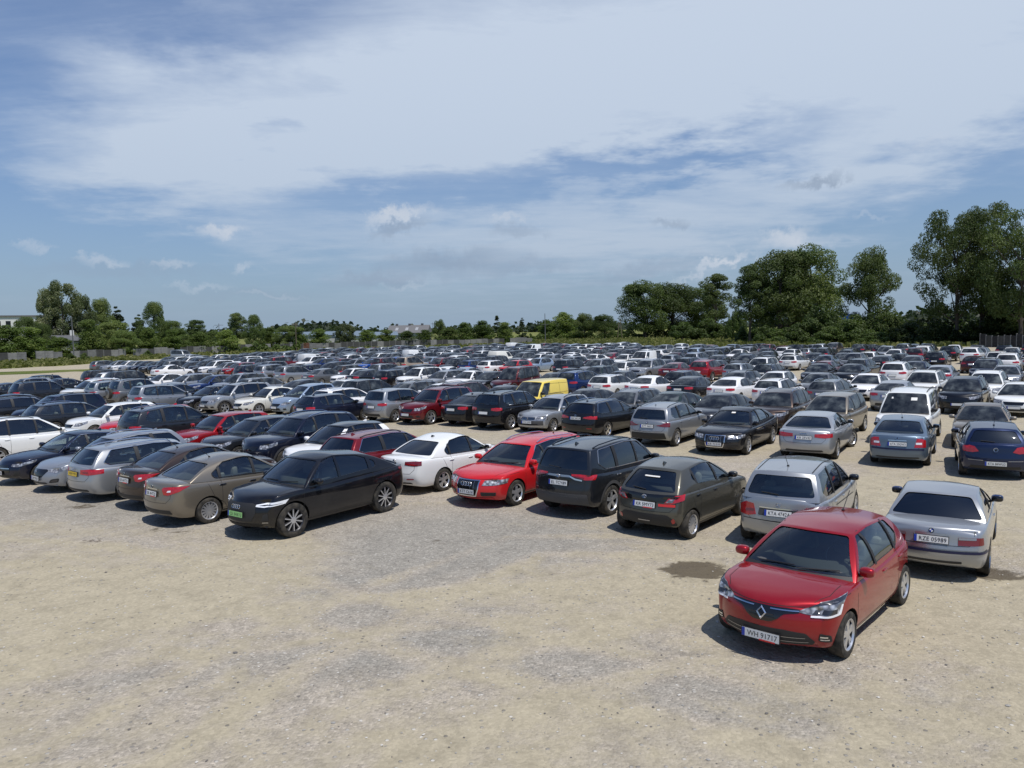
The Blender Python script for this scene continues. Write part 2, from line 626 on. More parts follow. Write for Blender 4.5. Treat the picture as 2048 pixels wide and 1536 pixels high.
class Skin:
    """projects outlines drawn in the front, side, rear or top view onto the car's surface"""

    def __init__(self, v, f):
        self.t = BVHTree.FromPolygons([Vector(p) for p in v], f)

    def ray(self, o, d):
        h = self.t.ray_cast(Vector(o), Vector(d))
        return (h[0], h[1]) if h[0] is not None else None

    def view(self, view, p):
        a, b = p
        if view == 'f':
            return self.ray((9, a, b), (-1, 0, 0))
        if view == 'r':
            return self.ray((-9, a, b), (1, 0, 0))
        if view == 's':
            return self.ray((a, 9, b), (0, -1, 0))
        if view == 't':
            return self.ray((a, b, 9), (0, 0, -1))

    def patch(self, view, poly, off=0.004, maxe=0.1, skirt=0.012, ang=None):
        """conformal patch; view 'o' = oblique with outward azimuth ang (degrees) and corner points given as (view, a, b)"""
        if view == 'o':
            d = Vector((math.cos(R(ang)), math.sin(R(ang)), 0))
            hax = Vector((-d.y, d.x, 0))
            P2 = []
            for c in poly:
                a_ = c[1]
                if c[0] == 's':            # points on the flank start behind the rounded corner
                    a_ += -0.24 if ang < 90 else 0.12
                h = self.view(c[0], (a_, c[2]))
                if h is None:
                    continue
                P2.append((h[0].dot(hax), h[0].z))
            cast = lambda p: self.ray(hax * p[0] + Vector((0, 0, p[1])) + d * 9, -d)
            outward = d
        else:
            P2 = [tuple(p) for p in poly]
            cast = lambda p: self.view(view, p)
            outward = {'f': Vector((1, 0, 0)), 'r': Vector((-1, 0, 0)), 's': Vector((0, 1, 0)), 't': Vector((0, 0, 1))}[view]
        if len(P2) < 3:
            return [], []
        pts = []
        for i in range(len(P2)):
            a, b = Vector(P2[i]), Vector(P2[(i + 1) % len(P2)])
            n = max(1, int(math.ceil((b - a).length / maxe)))
            for k in range(n):
                pts.append(a.lerp(b, k / n))
        nb = len(pts)
        edges = [(i, (i + 1) % nb) for i in range(nb)]
        xs = [p[0] for p in pts]
        ys = [p[1] for p in pts]
        gx = np.arange(min(xs) + maxe * 0.5, max(xs), maxe)
        gy = np.arange(min(ys) + maxe * 0.5, max(ys), maxe)
        for x in gx:
            for y in gy:
                ins = False
                for i in range(nb):
                    p, q = pts[(i - 1) % nb], pts[i]
                    if (p[1] > y) != (q[1] > y) and x < (q[0] - p[0]) * (y - p[1]) / (q[1] - p[1]) + p[0]:
                        ins = not ins
                if ins:
                    pts.append(Vector((x, y)))
        V, E, F, *_ = delaunay_2d_cdt([Vector(p) for p in pts], edges, [], 1, 1e-5)
        vs, ok, low = [], [], []
        for p in V:
            h = cast(p)
            if h is None:
                vs.append(None)
                low.append(None)
                continue
            nrm = h[1] if h[1].dot(outward) > 0 else -h[1]
            vs.append(h[0] + nrm * off)
            low.append(h[0] - nrm * skirt)
        F = [tuple(t) for t in F if all(vs[i] is not None for i in t)]
        if not F:
            return [], []
        used = sorted({i for t in F for i in t})
        mp = {o: k for k, o in enumerate(used)}
        out = [vs[i] for i in used]
        F = [tuple(mp[i] for i in t) for t in F]
        # face the outside
        t0 = F[len(F) // 2]
        n0 = (out[t0[1]] - out[t0[0]]).cross(out[t0[2]] - out[t0[0]])
        if n0.dot(outward) < 0:
            F = [t[::-1] for t in F]
        if skirt:
            cnt = {}
            for t in F:
                for i in range(len(t)):
                    e = (t[i], t[(i + 1) % len(t)])
                    cnt[e] = 1
            rim = [e for e in cnt if (e[1], e[0]) not in cnt]
            base = len(out)
            lowmap = {}
            for a, b in rim:
                for x in (a, b):
                    if x not in lowmap:
                        lowmap[x] = len(out)
                        out.append(low[used[x]])
            for a, b in rim:
                F.append((b, a, lowmap[a], lowmap[b]))
        return out, F

    def strip(self, view, line, w=0.008, off=0.0015, step=0.08):
        pts = []
        for i in range(len(line) - 1):
            a, b = Vector(line[i]), Vector(line[i + 1])
            n = max(1, int(math.ceil((b - a).length / step)))
            pts += [a.lerp(b, k / n) for k in range(n)]
        pts.append(Vector(line[-1]))
        hits = [self.view(view, p) for p in pts]
        v, f = [], []
        outward = {'f': Vector((1, 0, 0)), 'r': Vector((-1, 0, 0)), 's': Vector((0, 1, 0)), 't': Vector((0, 0, 1))}[view]
        prev = None
        for i, h in enumerate(hits):
            if h is None:
                prev = None
                continue
            j = min(i + 1, len(hits) - 1)
            k = max(i - 1, 0)
            if hits[j] is None or hits[k] is None:
                prev = None
                continue
            t = (hits[j][0] - hits[k][0])
            if t.length < 1e-6:
                continue
            n = h[1] if h[1].dot(outward) > 0 else -h[1]
            s = t.normalized().cross(n).normalized() * (w / 2)
            c = h[0] + n * off
            v += [c + s, c - s]
            if prev is not None:
                f.append((prev, prev + 1, len(v) - 1, len(v) - 2))
            prev = len(v) - 2
        if f:
            a, b, c2, d2 = f[0]
            nn = (v[b] - v[a]).cross(v[c2] - v[a])
            if nn.dot(outward) < 0:
                f = [t[::-1] for t in f]
        return v, f


# ------------------------------------------------------------------ wheels
def wheel_meshes(Rw, wid, style, rim_mat='rim_silver'):
    """tyre and rim; the outer face looks to +y"""
    key = (round(Rw, 3), round(wid, 3), style, rim_mat)
    if key in WHEELS:
        return WHEELS[key]
    rr = Rw * 0.69
    h = wid / 2
    t = MB()
    prof = [(rr - 0.012, -h * 0.9), (rr + 0.01, -h * 0.97), (Rw * 0.86, -h), (Rw * 0.965, -h * 0.9), (Rw, -h * 0.68), (Rw, h * 0.68),
            (Rw * 0.965, h * 0.9), (Rw * 0.86, h), (rr + 0.01, h * 0.97), (rr - 0.012, h * 0.9)]
    t.add(*lathe_y(prof, 32), 'tyre')
    rim = MB()
    rim.add(*lathe_y([(rr - 0.014, -h * 0.9), (rr - 0.03, 0), (rr - 0.02, h * 0.75)], 28), 'rim_dark')
    rim.add(*lathe_y([(rr - 0.03, h * 0.2), (0.02, h * 0.12), (0.0, h * 0.12)], 28), 'underside')
    rim.add(*lathe_y([(rr - 0.026, h * 0.72), (rr - 0.008, h * 0.95), (rr + 0.004, h * 0.93), (rr + 0.004, h * 0.7)], 28), 'rim_dark' if style == 'dual' else rim_mat)
    rim.add(*lathe_y([(0.075, h * 0.3), (0.07, h * 0.78), (0.03, h * 0.84), (0.0, h * 0.84)], 18), rim_mat)

    def spoke(a, w0, w1, twist=0.0, y0=0.80, y1=0.78, r0=0.04, dark=False):
        ca, sa = math.cos(a), math.sin(a)
        a2 = a + twist
        cb, sb = math.cos(a2), math.sin(a2)
        r1 = rr - 0.012
        vs = []
        for (r, w, c, s, y) in ((r0, w0, ca, sa, y0), (r1, w1, cb, sb, y1)):
            for k in (-1, 1):
                for yy in (h * y - 0.035, h * y):
                    vs.append((r * c - k * w / 2 * s, yy, r * s + k * w / 2 * c))
        fs = [(1, 3, 7, 5), (0, 4, 6, 2), (0, 1, 5, 4), (2, 6, 7, 3)]
        # wind faces outwards whatever the twist
        rim.add(vs, [fs[0][::-1], fs[1][::-1], fs[2][::-1], fs[3][::-1]], 'rim_dark' if dark else rim_mat)
    n = {'five': 5, 'double': 5, 'ten': 10, 'multi': 14, 'dual': 10, 'seven': 7}[style]
    for i in range(n):
        a = 2 * math.pi * i / n + math.pi / 2
        if style == 'five':
            spoke(a, 0.075, 0.10)
        elif style == 'double':
            spoke(a - 0.13, 0.04, 0.045, -0.05)
            spoke(a + 0.13, 0.04, 0.045, 0.05)
        elif style == 'multi':
            spoke(a, 0.035, 0.052)
        elif style == 'seven':
            spoke(a, 0.055, 0.06)
        elif style == 'dual':
            spoke(a - 0.07, 0.022, 0.026, 0.06)
            spoke(a + 0.11, 0.030, 0.034, 0.0, y0=0.72, y1=0.70, dark=True)
        else:
            spoke(a, 0.03, 0.036)
    WHEELS[key] = (t.mesh('tyre'), rim.mesh('rim', 30))
    return WHEELS[key]


WHEELS = {}


def merged_mesh(*meshes_tf):
    """one mesh out of several (mesh, matrix)"""
    mb = MB()
    for me, M in meshes_tf:
        names = [m.name for m in me.materials]
        o = len(mb.v)
        flip = M.determinant() < 0
        mb.v += [tuple(M @ p.co) for p in me.vertices]
        for p in me.polygons:
            ff = tuple(i + o for i in p.vertices)
            mb.f.append(ff[::-1] if flip else ff)
            mb.m.append(mb.mi(names[p.material_index]))
    return mb


# ------------------------------------------------------------------ number plates and badges
def text_mesh(txt, height, width, mat, depth=0.0):
    cu = bpy.data.curves.new('lettering', 'FONT')
    cu.body = txt
    cu.size = 1.0
    cu.resolution_u = 2
    o = bpy.data.objects.new('tmp', cu)
    COL.objects.link(o)
    dg = bpy.context.evaluated_depsgraph_get()
    me = bpy.data.meshes.new_from_object(o.evaluated_get(dg))
    bpy.data.objects.remove(o)
    bpy.data.curves.remove(cu)
    v = [Vector(p.co) for p in me.vertices]
    f = [tuple(p.vertices) for p in me.polygons]
    bpy.data.meshes.remove(me)
    if not v:
        return [], []
    x0, x1 = min(p.x for p in v), max(p.x for p in v)
    y0, y1 = min(p.y for p in v), max(p.y for p in v)
    sx, sy = width / max(1e-6, x1 - x0), height / max(1e-6, y1 - y0)
    return [((p.x - (x0 + x1) / 2) * sx, (p.y - (y0 + y1) / 2) * sy, 0.0) for p in v], f


def frame_at(skin, view, a, b):
    """matrix whose x runs to the viewer's right, y up the surface, z out of it"""
    h = skin.view(view, (a, b))
    n = h[1].copy()
    out = Vector((1, 0, 0)) if view == 'f' else Vector((-1, 0, 0))
    if n.dot(out) < 0:
        n = -n
    n.z = max(0.02, min(0.22, n.z))
    n.y *= 0.3
    n.normalize()
    right = Vector((0, 1, 0)) if view == 'f' else Vector((0, -1, 0))
    right = (right - n * right.dot(n)).normalized()
    up = n.cross(right)
    M = Matrix.Identity(4)
    for i in range(3):
        M[i][0], M[i][1], M[i][2], M[i][3] = right[i], up[i], n[i], h[0][i]
    return M


def ring(R0, r, cx=0.0, cy=0.0, ex=1.0, ey=1.0, n=20, z=0.0):
    return tube([(cx + R0 * ex * math.cos(2 * math.pi * k / n), cy + R0 * ey * math.sin(2 * math.pi * k / n), z) for k in range(n)], r, 5, True)


def disc(R0, z0, z1, n=20):
    v = [(R0 * math.cos(2 * math.pi * k / n), R0 * math.sin(2 * math.pi * k / n), z) for z in (z0, z1) for k in range(n)]
    f = [tuple(range(n, 2 * n))] + [(k, (k + 1) % n, n + (k + 1) % n, n + k) for k in range(n)]
    return v, f


def badge(kind, s):
    """emblem in its own plane, about s high"""
    mb = MB()
    if kind == 'rings':
        for k in range(4):
            mb.add(*ring(s / 2, s * 0.085, (k - 1.5) * s * 0.78, 0, z=0.012), 'chrome')
    elif kind == 'diamond':
        w, h, t = s * 0.40, s * 0.5, 0.42
        o = [(0, h), (w, 0), (0, -h), (-w, 0)]
        i = [(0, h * (1 - t)), (w * (1 - t), 0), (0, -h * (1 - t)), (-w * (1 - t), 0)]
        m = [(0, h * (1 - t / 2)), (w * (1 - t / 2), 0), (0, -h * (1 - t / 2)), (-w * (1 - t / 2), 0)]
        v = [(x, y, 0.004) for x, y in o] + [(x, y, 0.022) for x, y in m] + [(x, y, 0.004) for x, y in i]
        f = []
        for k in range(4):
            q = (k + 1) % 4
            f += [(k, k + 4, q + 4, q), (k + 4, k + 8, q + 8, q + 4)]
        mb.add(v, [x[::-1] for x in f], 'chrome')
    elif kind == 'ovals':
        mb.add(*ring(s * 0.5, s * 0.07, 0, 0, 1.35, 0.95, z=0.012), 'chrome')
        mb.add(*ring(s * 0.3, s * 0.06, 0, 0.0, 0.62, 1.5, z=0.014), 'chrome')
        mb.add(*ring(s * 0.3, s * 0.06, 0, s * 0.2, 1.5, 0.6, z=0.016), 'chrome')
    elif kind == 'star':
        mb.add(*ring(s * 0.5, s * 0.05, z=0.012), 'chrome')
        for k in range(3):
            a = math.pi / 2 + k * 2 * math.pi / 3
            mb.add(*tube([(0, 0, 0.012), (s * 0.5 * math.cos(a), s * 0.5 * math.sin(a), 0.012)], [s * 0.09, s * 0.02], 5), 'chrome')
    elif kind == 'quarters':
        mb.add(*disc(s * 0.5, 0, 0.010), 'gloss_black')
        for k in range(4):
            n = 6
            v = [(0, 0, 0.0125)] + [(s * 0.33 * math.cos((k + j / n) * math.pi / 2), s * 0.33 * math.sin((k + j / n) * math.pi / 2), 0.0125) for j in range(n + 1)]
            mb.add(v, [(0, j, j + 1) for j in range(1, n + 1)], 'plate_white' if k % 2 else 'plate_blue')
    elif kind == 'roundel':
        mb.add(*disc(s * 0.46, 0, 0.006), 'plate_black')
        mb.add(*ring(s * 0.47, s * 0.05, z=0.010), 'chrome')
        for pts in ([(-0.22, 0.36), (0, 0.06), (0.22, 0.36)], [(-0.38, 0.16), (-0.16, -0.36), (0, -0.02), (0.16, -0.36), (0.38, 0.16)]):
            mb.add(*tube([(x * s, y * s, 0.010) for x, y in pts], s * 0.045, 5), 'chrome')
    elif kind == 'disc':
        mb.add(*disc(s * 0.5, 0, 0.012), 'chrome')
        mb.add(*disc(s * 0.36, 0.012, 0.0135), 'plate_black')
    elif kind == 'bar':
        mb.add(*ring(s * 0.5, s * 0.1, 0, 0, 1.0, 0.7, z=0.01), 'chrome')
        mb.add(*tube([(-s * 0.75, -s * 0.03, 0.014), (s * 0.75, s * 0.03, 0.014)], s * 0.07, 5), 'chrome')
    return mb


def plate(skin, view, a, b, txt, kind='white', w=0.52, h=0.114, red=False):
    """a number plate held off the surface; returns (plate mesh, lettering mesh)"""
    M = frame_at(skin, view, a, b)
    M = M @ Matrix.Translation((0, 0, 0.012))
    mb = MB()

    def put(vf, mat):
        mb.add([M @ Vector(p) for p in vf[0]], vf[1], mat)
    put(box(0, 0, 0, w + 0.02, h + 0.02, 0.018), 'plate_black')
    face = {'white': 'plate_white', 'green': 'plate_green', 'yellow': 'plate_yellow'}[kind]
    put(box(0, 0, 0.006, w, h, 0.01), face)
    if kind != 'yellow':
        put(box(-w / 2 + 0.022, 0, 0.0085, 0.042, h * 0.98, 0.008), 'plate_blue')
    if red:
        put(box(w * 0.18, -h / 2 - 0.004, 0.0085, w * 0.42, 0.02, 0.008), 'plate_red')
    tm = None
    if txt:
        tv, tf = text_mesh(txt, h * 0.62, w * 0.80, 'plate_black')
        if tv:
            t = MB().add([M @ Vector((x + 0.026, y, 0.0145)) for x, y, z in tv], tf, 'plate_black')
            tm = t.mesh('lettering', smooth=False)
    return mb.mesh('number_plate', smooth=False), tm


# ------------------------------------------------------------------ the car
class Part:
    def __init__(self, name, mesh, loc=(0, 0, 0), rotz=0.0, parent=None, paint=False):
        self.name, self.mesh, self.loc, self.rotz, self.parent, self.paint = name, mesh, loc, rotz, parent, paint


def build_car(sp, lod):
    """lod 0: seen into, all parts; 1: opaque glass, main parts; 2: everything in one mesh"""
    sp = dict(sp)
    for kk in ('H', 'zh', 'zre'):          # the smoothed roof settles a little below its cage
        sp[kk] += 0.035
    L, W, H, wb, fo = sp['L'], sp['W'], sp['H'], sp['wb'], sp['fo']
    xf = wb / 2 + fo
    xr = xf - L
    zs = sp.get('zs', 0.2)
    Rw = sp.get('R', 0.315)
    hw = W / 2
    afx, arx = wb / 2, -wb / 2
    top = [(xr + a if s == 'r' else xf - a if s == 'f' else a, z) for s, a, z in sp['top']]
    xc, xh, xrt, xrb = xf - sp['cowl'], xf - sp['head'], xr + sp['rtop'], xr + sp['rbase']
    zroof = [(xh, sp['zh']), (xh - 0.5 * (xh - xrt) * sp.get('peak', 0.8), H), (xrt, sp['zre'])]
    belt = lambda x: interp(x, top)
    sub = 2 if lod == 0 else 1
    bowf, bowr = sp.get('bowf', 0.30), sp.get('bowr', 0.16)
    fprof = sp.get('fprof', [(0, -0.055), (0.08, -0.012), (0.3, 0.0), (0.55, -0.008), (0.8, -0.045), (1.0, -0.12)])
    rprof = sp.get('rprof', [(0, 0.08), (0.10, 0.02), (0.3, 0.0), (0.5, 0.004), (0.60, 0.035), (0.9, 0.055), (1.0, 0.08)])
    plan = sp.get('plan', [(xr, 0.80), (xr + 0.12, 0.90), (xr + 0.5, 0.972), (arx + 0.2, 0.995), (0, 1.0), (afx - 0.1, 0.993), (xf - 0.55, 0.965), (xf - 0.15, 0.87), (xf, 0.78)])
    sidep = sp.get('sidep', [(0, 0.89), (0.06, 0.945), (0.2, 0.975), (0.42, 0.994), (0.64, 1.0), (0.80, 0.992), (0.91, 0.978), (0.98, 0.958), (1.0, 0.942)])
    crown = sp.get('crown', 0.055)
    # --- lower body
    X = sorted({xr, xr + 0.035, xr + 0.16, xr + 0.45, arx - 0.25, arx, arx + 0.35, 0.0, 0.5, xc - 0.28, xc, xc + 0.22, afx + 0.0, afx + 0.32, xf - 0.36, xf - 0.16, xf - 0.045, xf})
    X = [x for i, x in enumerate(X) if i == 0 or x - X[i - 1] > 0.03]
    SS = [-1, -0.972, -0.82, -0.45, 0, 0.45, 0.82, 0.972, 1]
    T = [0, 0.05, 0.2, 0.42, 0.64, 0.80, 0.91, 0.98, 1.0]

    def low(i, j, k):
        x, s, t = X[i], SS[j], T[k]
        zb = zs + 0.02 + 0.05 * max(0, (x - (xf - 0.5)) / 0.5) ** 2 + 0.09 * max(0, ((xr + 0.6) - x) / 0.6) ** 2
        zt = belt(x)
        z = zb + (zt - zb) * t - crown * abs(s) ** 4 * t ** 6
        y = s * hw * interp(x, plan) * interp(t, sidep)
        gf = max(0.0, (x - (xf - 0.75)) / 0.75) ** 2
        gr = max(0.0, ((xr + 0.6) - x) / 0.6) ** 2
        xx = x + gf * (interp(t, fprof) - bowf * abs(s) ** 2.4) + gr * (interp(t, rprof) + bowr * abs(s) ** 2.4)
        return (xx, y, z)
    lv, lf = lattice(len(X), len(SS), len(T), low)
    lo = temp_obj(lv, lf, 'car_paint')
    md = lo.modifiers.new('s', 'SUBSURF')
    md.levels = sub
    l0 = evaluate(lo)
    # wheel housings
    cut = MB()
    Ra = Rw + sp.get('gap', 0.045)
    for x in (afx, arx):
        for s in (-1, 1):
            n = 24 if lod == 0 else 14
            vs = [(x + Ra * math.cos(2 * math.pi * k / n), y, Rw + Ra * math.sin(2 * math.pi * k / n)) for y in (s * (hw + 0.15), s * (hw - 0.30)) for k in range(n)]
            fs = [tuple(range(n)), tuple(range(2 * n - 1, n - 1, -1))] + [(k, n + k, n + (k + 1) % n, (k + 1) % n) for k in range(n)]
            if s > 0:
                fs = [f[::-1] for f in fs]
            cut.add(vs, fs, 'underside')
    co = temp_obj(cut.v, cut.f, 'underside')
    bm = bmesh.new()
    bm.from_mesh(co.data)
    bmesh.ops.recalc_face_normals(bm, faces=bm.faces)
    bm.to_mesh(co.data)
    bm.free()
    md = lo.modifiers.new('b', 'BOOLEAN')
    md.operation = 'DIFFERENCE'
    md.solver = 'EXACT'
    md.material_mode = 'TRANSFER'
    md.object = co
    l1 = evaluate(lo)
    drop(lo, co)
    # --- cabin
    U = [0, 0.022, 0.14, 0.33, 0.5, 0.67, 0.86, 0.978, 1]
    GS = [-1, -0.955, -0.6, 0, 0.6, 0.955, 1]
    GT = [0, 0.12, 0.45, 0.8, 0.965, 1.0]
    wr = sp.get('wr', 0.62 * hw + 0.02)
    bww, bwr_ = sp.get('bow_ws', 0.22), sp.get('bow_rw', 0.14)

    def gpt(u, s, t):
        xb = xrb + (xc - xrb) * u
        xt = xrt + (xh - xrt) * u
        # screens bulge a little
        bul = 0.05 * math.sin(math.pi * min(1, t)) * (1 if u > 0.5 else -0.8) * abs(2 * u - 1) ** 3
        x = xb + (xt - xb) * t + bul
        z0 = belt(xb) - 0.05
        zt = interp(xt, zroof)
        z = z0 + (zt - z0) * t
        wb_ = hw * interp(xb, plan) * 0.935
        wt = wr * (1 - 0.06 * abs(2 * u - 1) ** 2)
        y = s * (wb_ + (wt - wb_) * t ** 1.25 + 0.012 * math.sin(math.pi * t))
        if u > 0.5:
            x -= bww * abs(s) ** 2 * ((u - 0.5) / 0.5) ** 3 * (1 - 0.25 * t)
        else:
            x += bwr_ * abs(s) ** 2 * ((0.5 - u) / 0.5) ** 3 * (1 - 0.25 * t)
        z -= sp.get('rcrown', 0.045) * abs(s) ** 2.5 * t ** 5
        return (x, y, z)
    gv, gf = lattice(len(U), len(GS), len(GT), lambda i, j, k: gpt(U[i], GS[j], GT[k]), open_bottom=True)
    go = temp_obj(gv, gf, 'car_paint')
    md = go.modifiers.new('s', 'SUBSURF')
    md.levels = sub
    g0 = evaluate(go)
    gskin = Skin(g0[0], g0[1])
    allv = l0[0] + g0[0]
    allf = l0[1] + [tuple(i + len(l0[0]) for i in f) for f in g0[1]]
    skin = Skin(allv, allf)
    # windows: outlines in the front, rear and side views
    ta, tb = sp.get('glass_t', (0.17, 0.90))
    w0, w1 = sp.get('ws', (0.945, 0.92))
    def outline(u, s0, s1, t0, t1):
        P = []
        for k in range(9):
            s = -s0 + 2 * s0 * k / 8
            p = gpt(u, s, t0)
            P.append((p[1], p[2]))
        for k in range(9):
            s = s1 - 2 * s1 * k / 8
            p = gpt(u, s, t1)
            P.append((p[1], p[2]))
        return P
    WS = round_poly(outline(1.0, w0, w1, sp.get('ws_t0', 0.08), 0.945), 0.05, 3)
    rw = sp.get('rw', (0.92, 0.90, 0.20, 0.92))
    RWN = round_poly(outline(0.0, rw[0], rw[1], rw[2], rw[3]), sp.get('rw_r', 0.07), 3)
    SD = []
    for u, t in sp['dlo']:
        p = gpt(u, 1.0, t)
        SD.append((p[0], p[2]))
    # fill the top and bottom edges with points that follow the cabin's curve
    dl = sp['dlo']
    SD = []
    for i in range(len(dl)):
        (u0, t0), (u1, t1) = dl[i], dl[(i + 1) % len(dl)]
        n = 5 if abs(u1 - u0) > 0.3 else 1
        for k in range(n):
            p = gpt(u0 + (u1 - u0) * k / n, 1.0, t0 + (t1 - t0) * k / n)
            SD.append((p[0], p[2]))
    SD = round_poly(SD, sp.get('dlo_r', 0.05), 3)
    pill = [wx for wx in sp.get('pillars', (0.02,))]           # side pillars (x)
    parts = []
    body = MB()
    if lod == 0:
        md = go.modifiers.new('t', 'SOLIDIFY')
        md.thickness = 0.035
        md.offset = -1
        cm = MB()

        def prism(P, f0, f1):
            n = len(P)
            vs = [f0(p) for p in P] + [f1(p) for p in P]
            fs = [tuple(range(n)), tuple(range(2 * n - 1, n - 1, -1))] + [(k, n + k, n + (k + 1) % n, (k + 1) % n) for k in range(n)]
            cm.add(vs, fs, 'black_plastic')
        prism(WS, lambda p: (xf + 0.3, p[0], p[1]), lambda p: (xh - 0.12, p[0], p[1]))
        if not sp.get('no_rw'):
            prism(RWN, lambda p: (xr - 0.3, p[0], p[1]), lambda p: (xrt + 0.12, p[0], p[1]))
        ywin = 0.33
        prism(SD, lambda p: (p[0], hw + 0.3, p[1]), lambda p: (p[0], ywin, p[1]))
        prism(SD, lambda p: (p[0], -hw - 0.3, p[1]), lambda p: (p[0], -ywin, p[1]))
        co = temp_obj(cm.v, cm.f, 'black_plastic')
        bm = bmesh.new()
        bm.from_mesh(co.data)
        bmesh.ops.recalc_face_normals(bm, faces=bm.faces)
        bm.to_mesh(co.data)
        bm.free()
        md = go.modifiers.new('b', 'BOOLEAN')
        md.operation = 'DIFFERENCE'
        md.solver = 'EXACT'
        md.material_mode = 'TRANSFER'
        md.use_self = True
        md.object = co
        g1 = evaluate(go)
        drop(co)
    else:
        g1 = g0
    drop(go)
    roofm = sp.get('roof_mat')
    for (v, f, m), isroof in ((l1, False), (g1, True)):
        for mt in set(m):
            sel = [ff for ff, mm in zip(f, m) if mm == mt]
            used = sorted({i for ff in sel for i in ff})
            mp = {o: k for k, o in enumerate(used)}
            pm = mt or 'underside'
            vv = [v[i] for i in used]
            ff2 = [tuple(mp[i] for i in ff) for ff in sel]
            if isroof and roofm and pm == 'car_paint':
                zr_lim = sp['zh'] - 0.10
                hi = [ff for ff in ff2 if min(vv[i][2] for i in ff) > zr_lim]
                lo_ = [ff for ff in ff2 if min(vv[i][2] for i in ff) <= zr_lim]
                body.add(vv, lo_, pm)
                body.add(vv, hi, roofm)
            else:
                body.add(vv, ff2, pm)
    zb_in = belt(0.0)
    if lod == 0:
        # what shows through the glass: a dark floor at the waist, dashboard, seats and steering wheel
        inn = MB()
        nx = 8
        fl_v, fl_f = [], []
        for i in range(nx + 1):
            u = 0.03 + 0.94 * i / nx
            for s in (-0.93, 0, 0.93):
                p = gpt(u, s, 0.10)
                fl_v.append((p[0], p[1], max(belt(p[0]) + 0.008, p[2] - 0.03)))
        for i in range(nx):
            for j in range(2):
                a = i * 3 + j
                fl_f.append((a, a + 3, a + 4, a + 1))
        inn.add(fl_v, fl_f, 'interior')
        zi = zb_in
        inn.add(*superell((xc - 0.42, 0, zi + 0.0), (0.22, hw * 0.78, 0.07), 0.5), 'interior')
        sx = xh - 0.62
        for sy in (-0.36, 0.36):
            inn.add(*superell((sx, sy, zi + 0.05), (0.09, 0.23, 0.19), 0.5), 'seat_cloth')
            inn.add(*superell((sx - 0.03, sy, zi + 0.30), (0.055, 0.13, 0.075), 0.6), 'seat_cloth')
        if sp.get('rear_seats', True):
            rx = max(sx - 0.85, xrt + 0.35)
            inn.add(*superell((rx, 0, zi + 0.02), (0.09, hw * 0.66, 0.12), 0.45), 'seat_cloth')
            for sy in (-0.38, 0.38):
                inn.add(*superell((rx - 0.02, sy, zi + 0.18), (0.05, 0.12, 0.07), 0.6), 'seat_cloth')
        sv, sf = ring(0.185, 0.014, n=22)
        Mx = Matrix.Translation((sx + 0.50, 0.36, zi + 0.09)) @ Matrix.Rotation(R(62), 4, 'Y')
        inn.add([Mx @ Vector(p) for p in sv], sf, 'gloss_black')
        parts.append(Part('cabin', inn.mesh('cabin')))
    # glass
    maxe = 0.10 if lod == 0 else 0.12
    goff = -0.012 if lod == 0 else 0.012
    gm_f = 'clear_glass' if lod == 0 else 'far_glass'
    gm_r = ('dark_glass' if sp.get('privacy') else 'clear_glass') if lod == 0 else 'far_glass'
    grow = 0.012 if lod == 0 else 0.0
    sk = 0.0 if lod == 0 else 0.01
    glass = []
    v, f = gskin.patch('f', offset_poly(WS, grow), goff, maxe, sk)
    glass.append(('windscreen', MB().add(v, f, gm_f)))
    if not sp.get('no_rw'):
        v, f = gskin.patch('r', offset_poly(RWN, grow), goff, maxe, sk)
        glass.append(('rear_window', MB().add(v, f, gm_r)))
    xs = [min(p[0] for p in SD)] + sorted(pill) + [max(p[0] for p in SD)]
    panes = []
    for i in range(len(xs) - 1):
        P = clip_x(SD, xs[i], xs[i + 1])
        if len(P) > 2:
            panes.append((P, gm_f if i == len(xs) - 2 else gm_r))
    if lod == 0:
        for side in (1, -1):
            for P, gm in panes:
                v, f = gskin.patch('s', offset_poly(P, grow), goff, maxe, sk)
                if side < 0:
                    v, f = [(p[0], -p[1], p[2]) for p in v], [t[::-1] for t in f]
                glass.append(('side_window', MB().add(v, f, gm)))
    else:
        v, f = gskin.patch('s', SD, goff, maxe, sk)
        glass.append(('side_window', MB().add(v, f, gm_f)))
        glass.append(('side_window', MB().add([(p[0], -p[1], p[2]) for p in v], [t[::-1] for t in f], gm_f)))
    # pillars between the side windows
    pm = sp.get('pillar_mat', 'black_plastic')
    zlo, zhi = min(p[1] for p in SD), max(p[1] for p in SD)
    for px_ in pill:
        pw = sp.get('pillar_w', 0.035)
        P = clip_x(offset_poly(SD, 0.02), px_ - pw, px_ + pw)
        if len(P) > 2:
            v, f = gskin.patch('s', P, 0.003 if lod == 0 else 0.017, maxe, 0.02)
            body.add(v, f, pm, mirror=True)
    trim = sp.get('dlo_trim')
    if trim and lod < 2:
        loop = []
        for p in SD + [SD[0]]:
            h = gskin.view('s', p)
            if h:
                loop.append(h[0] + h[1] * 0.004 if h[1].y > 0 else h[0] - h[1] * 0.004)
        if len(loop) > 3:
            body.add(*tube(loop, 0.011, 5), trim, mirror=True)
    if lod < 2:
        # dark cowl under the windscreen
        v, f = gskin.patch('f', outline(1.0, 0.95, 0.93, 0.02, sp.get('ws_t0', 0.08) + 0.03), 0.003, 0.15, 0.0)
        body.add(v, f, 'black_plastic')
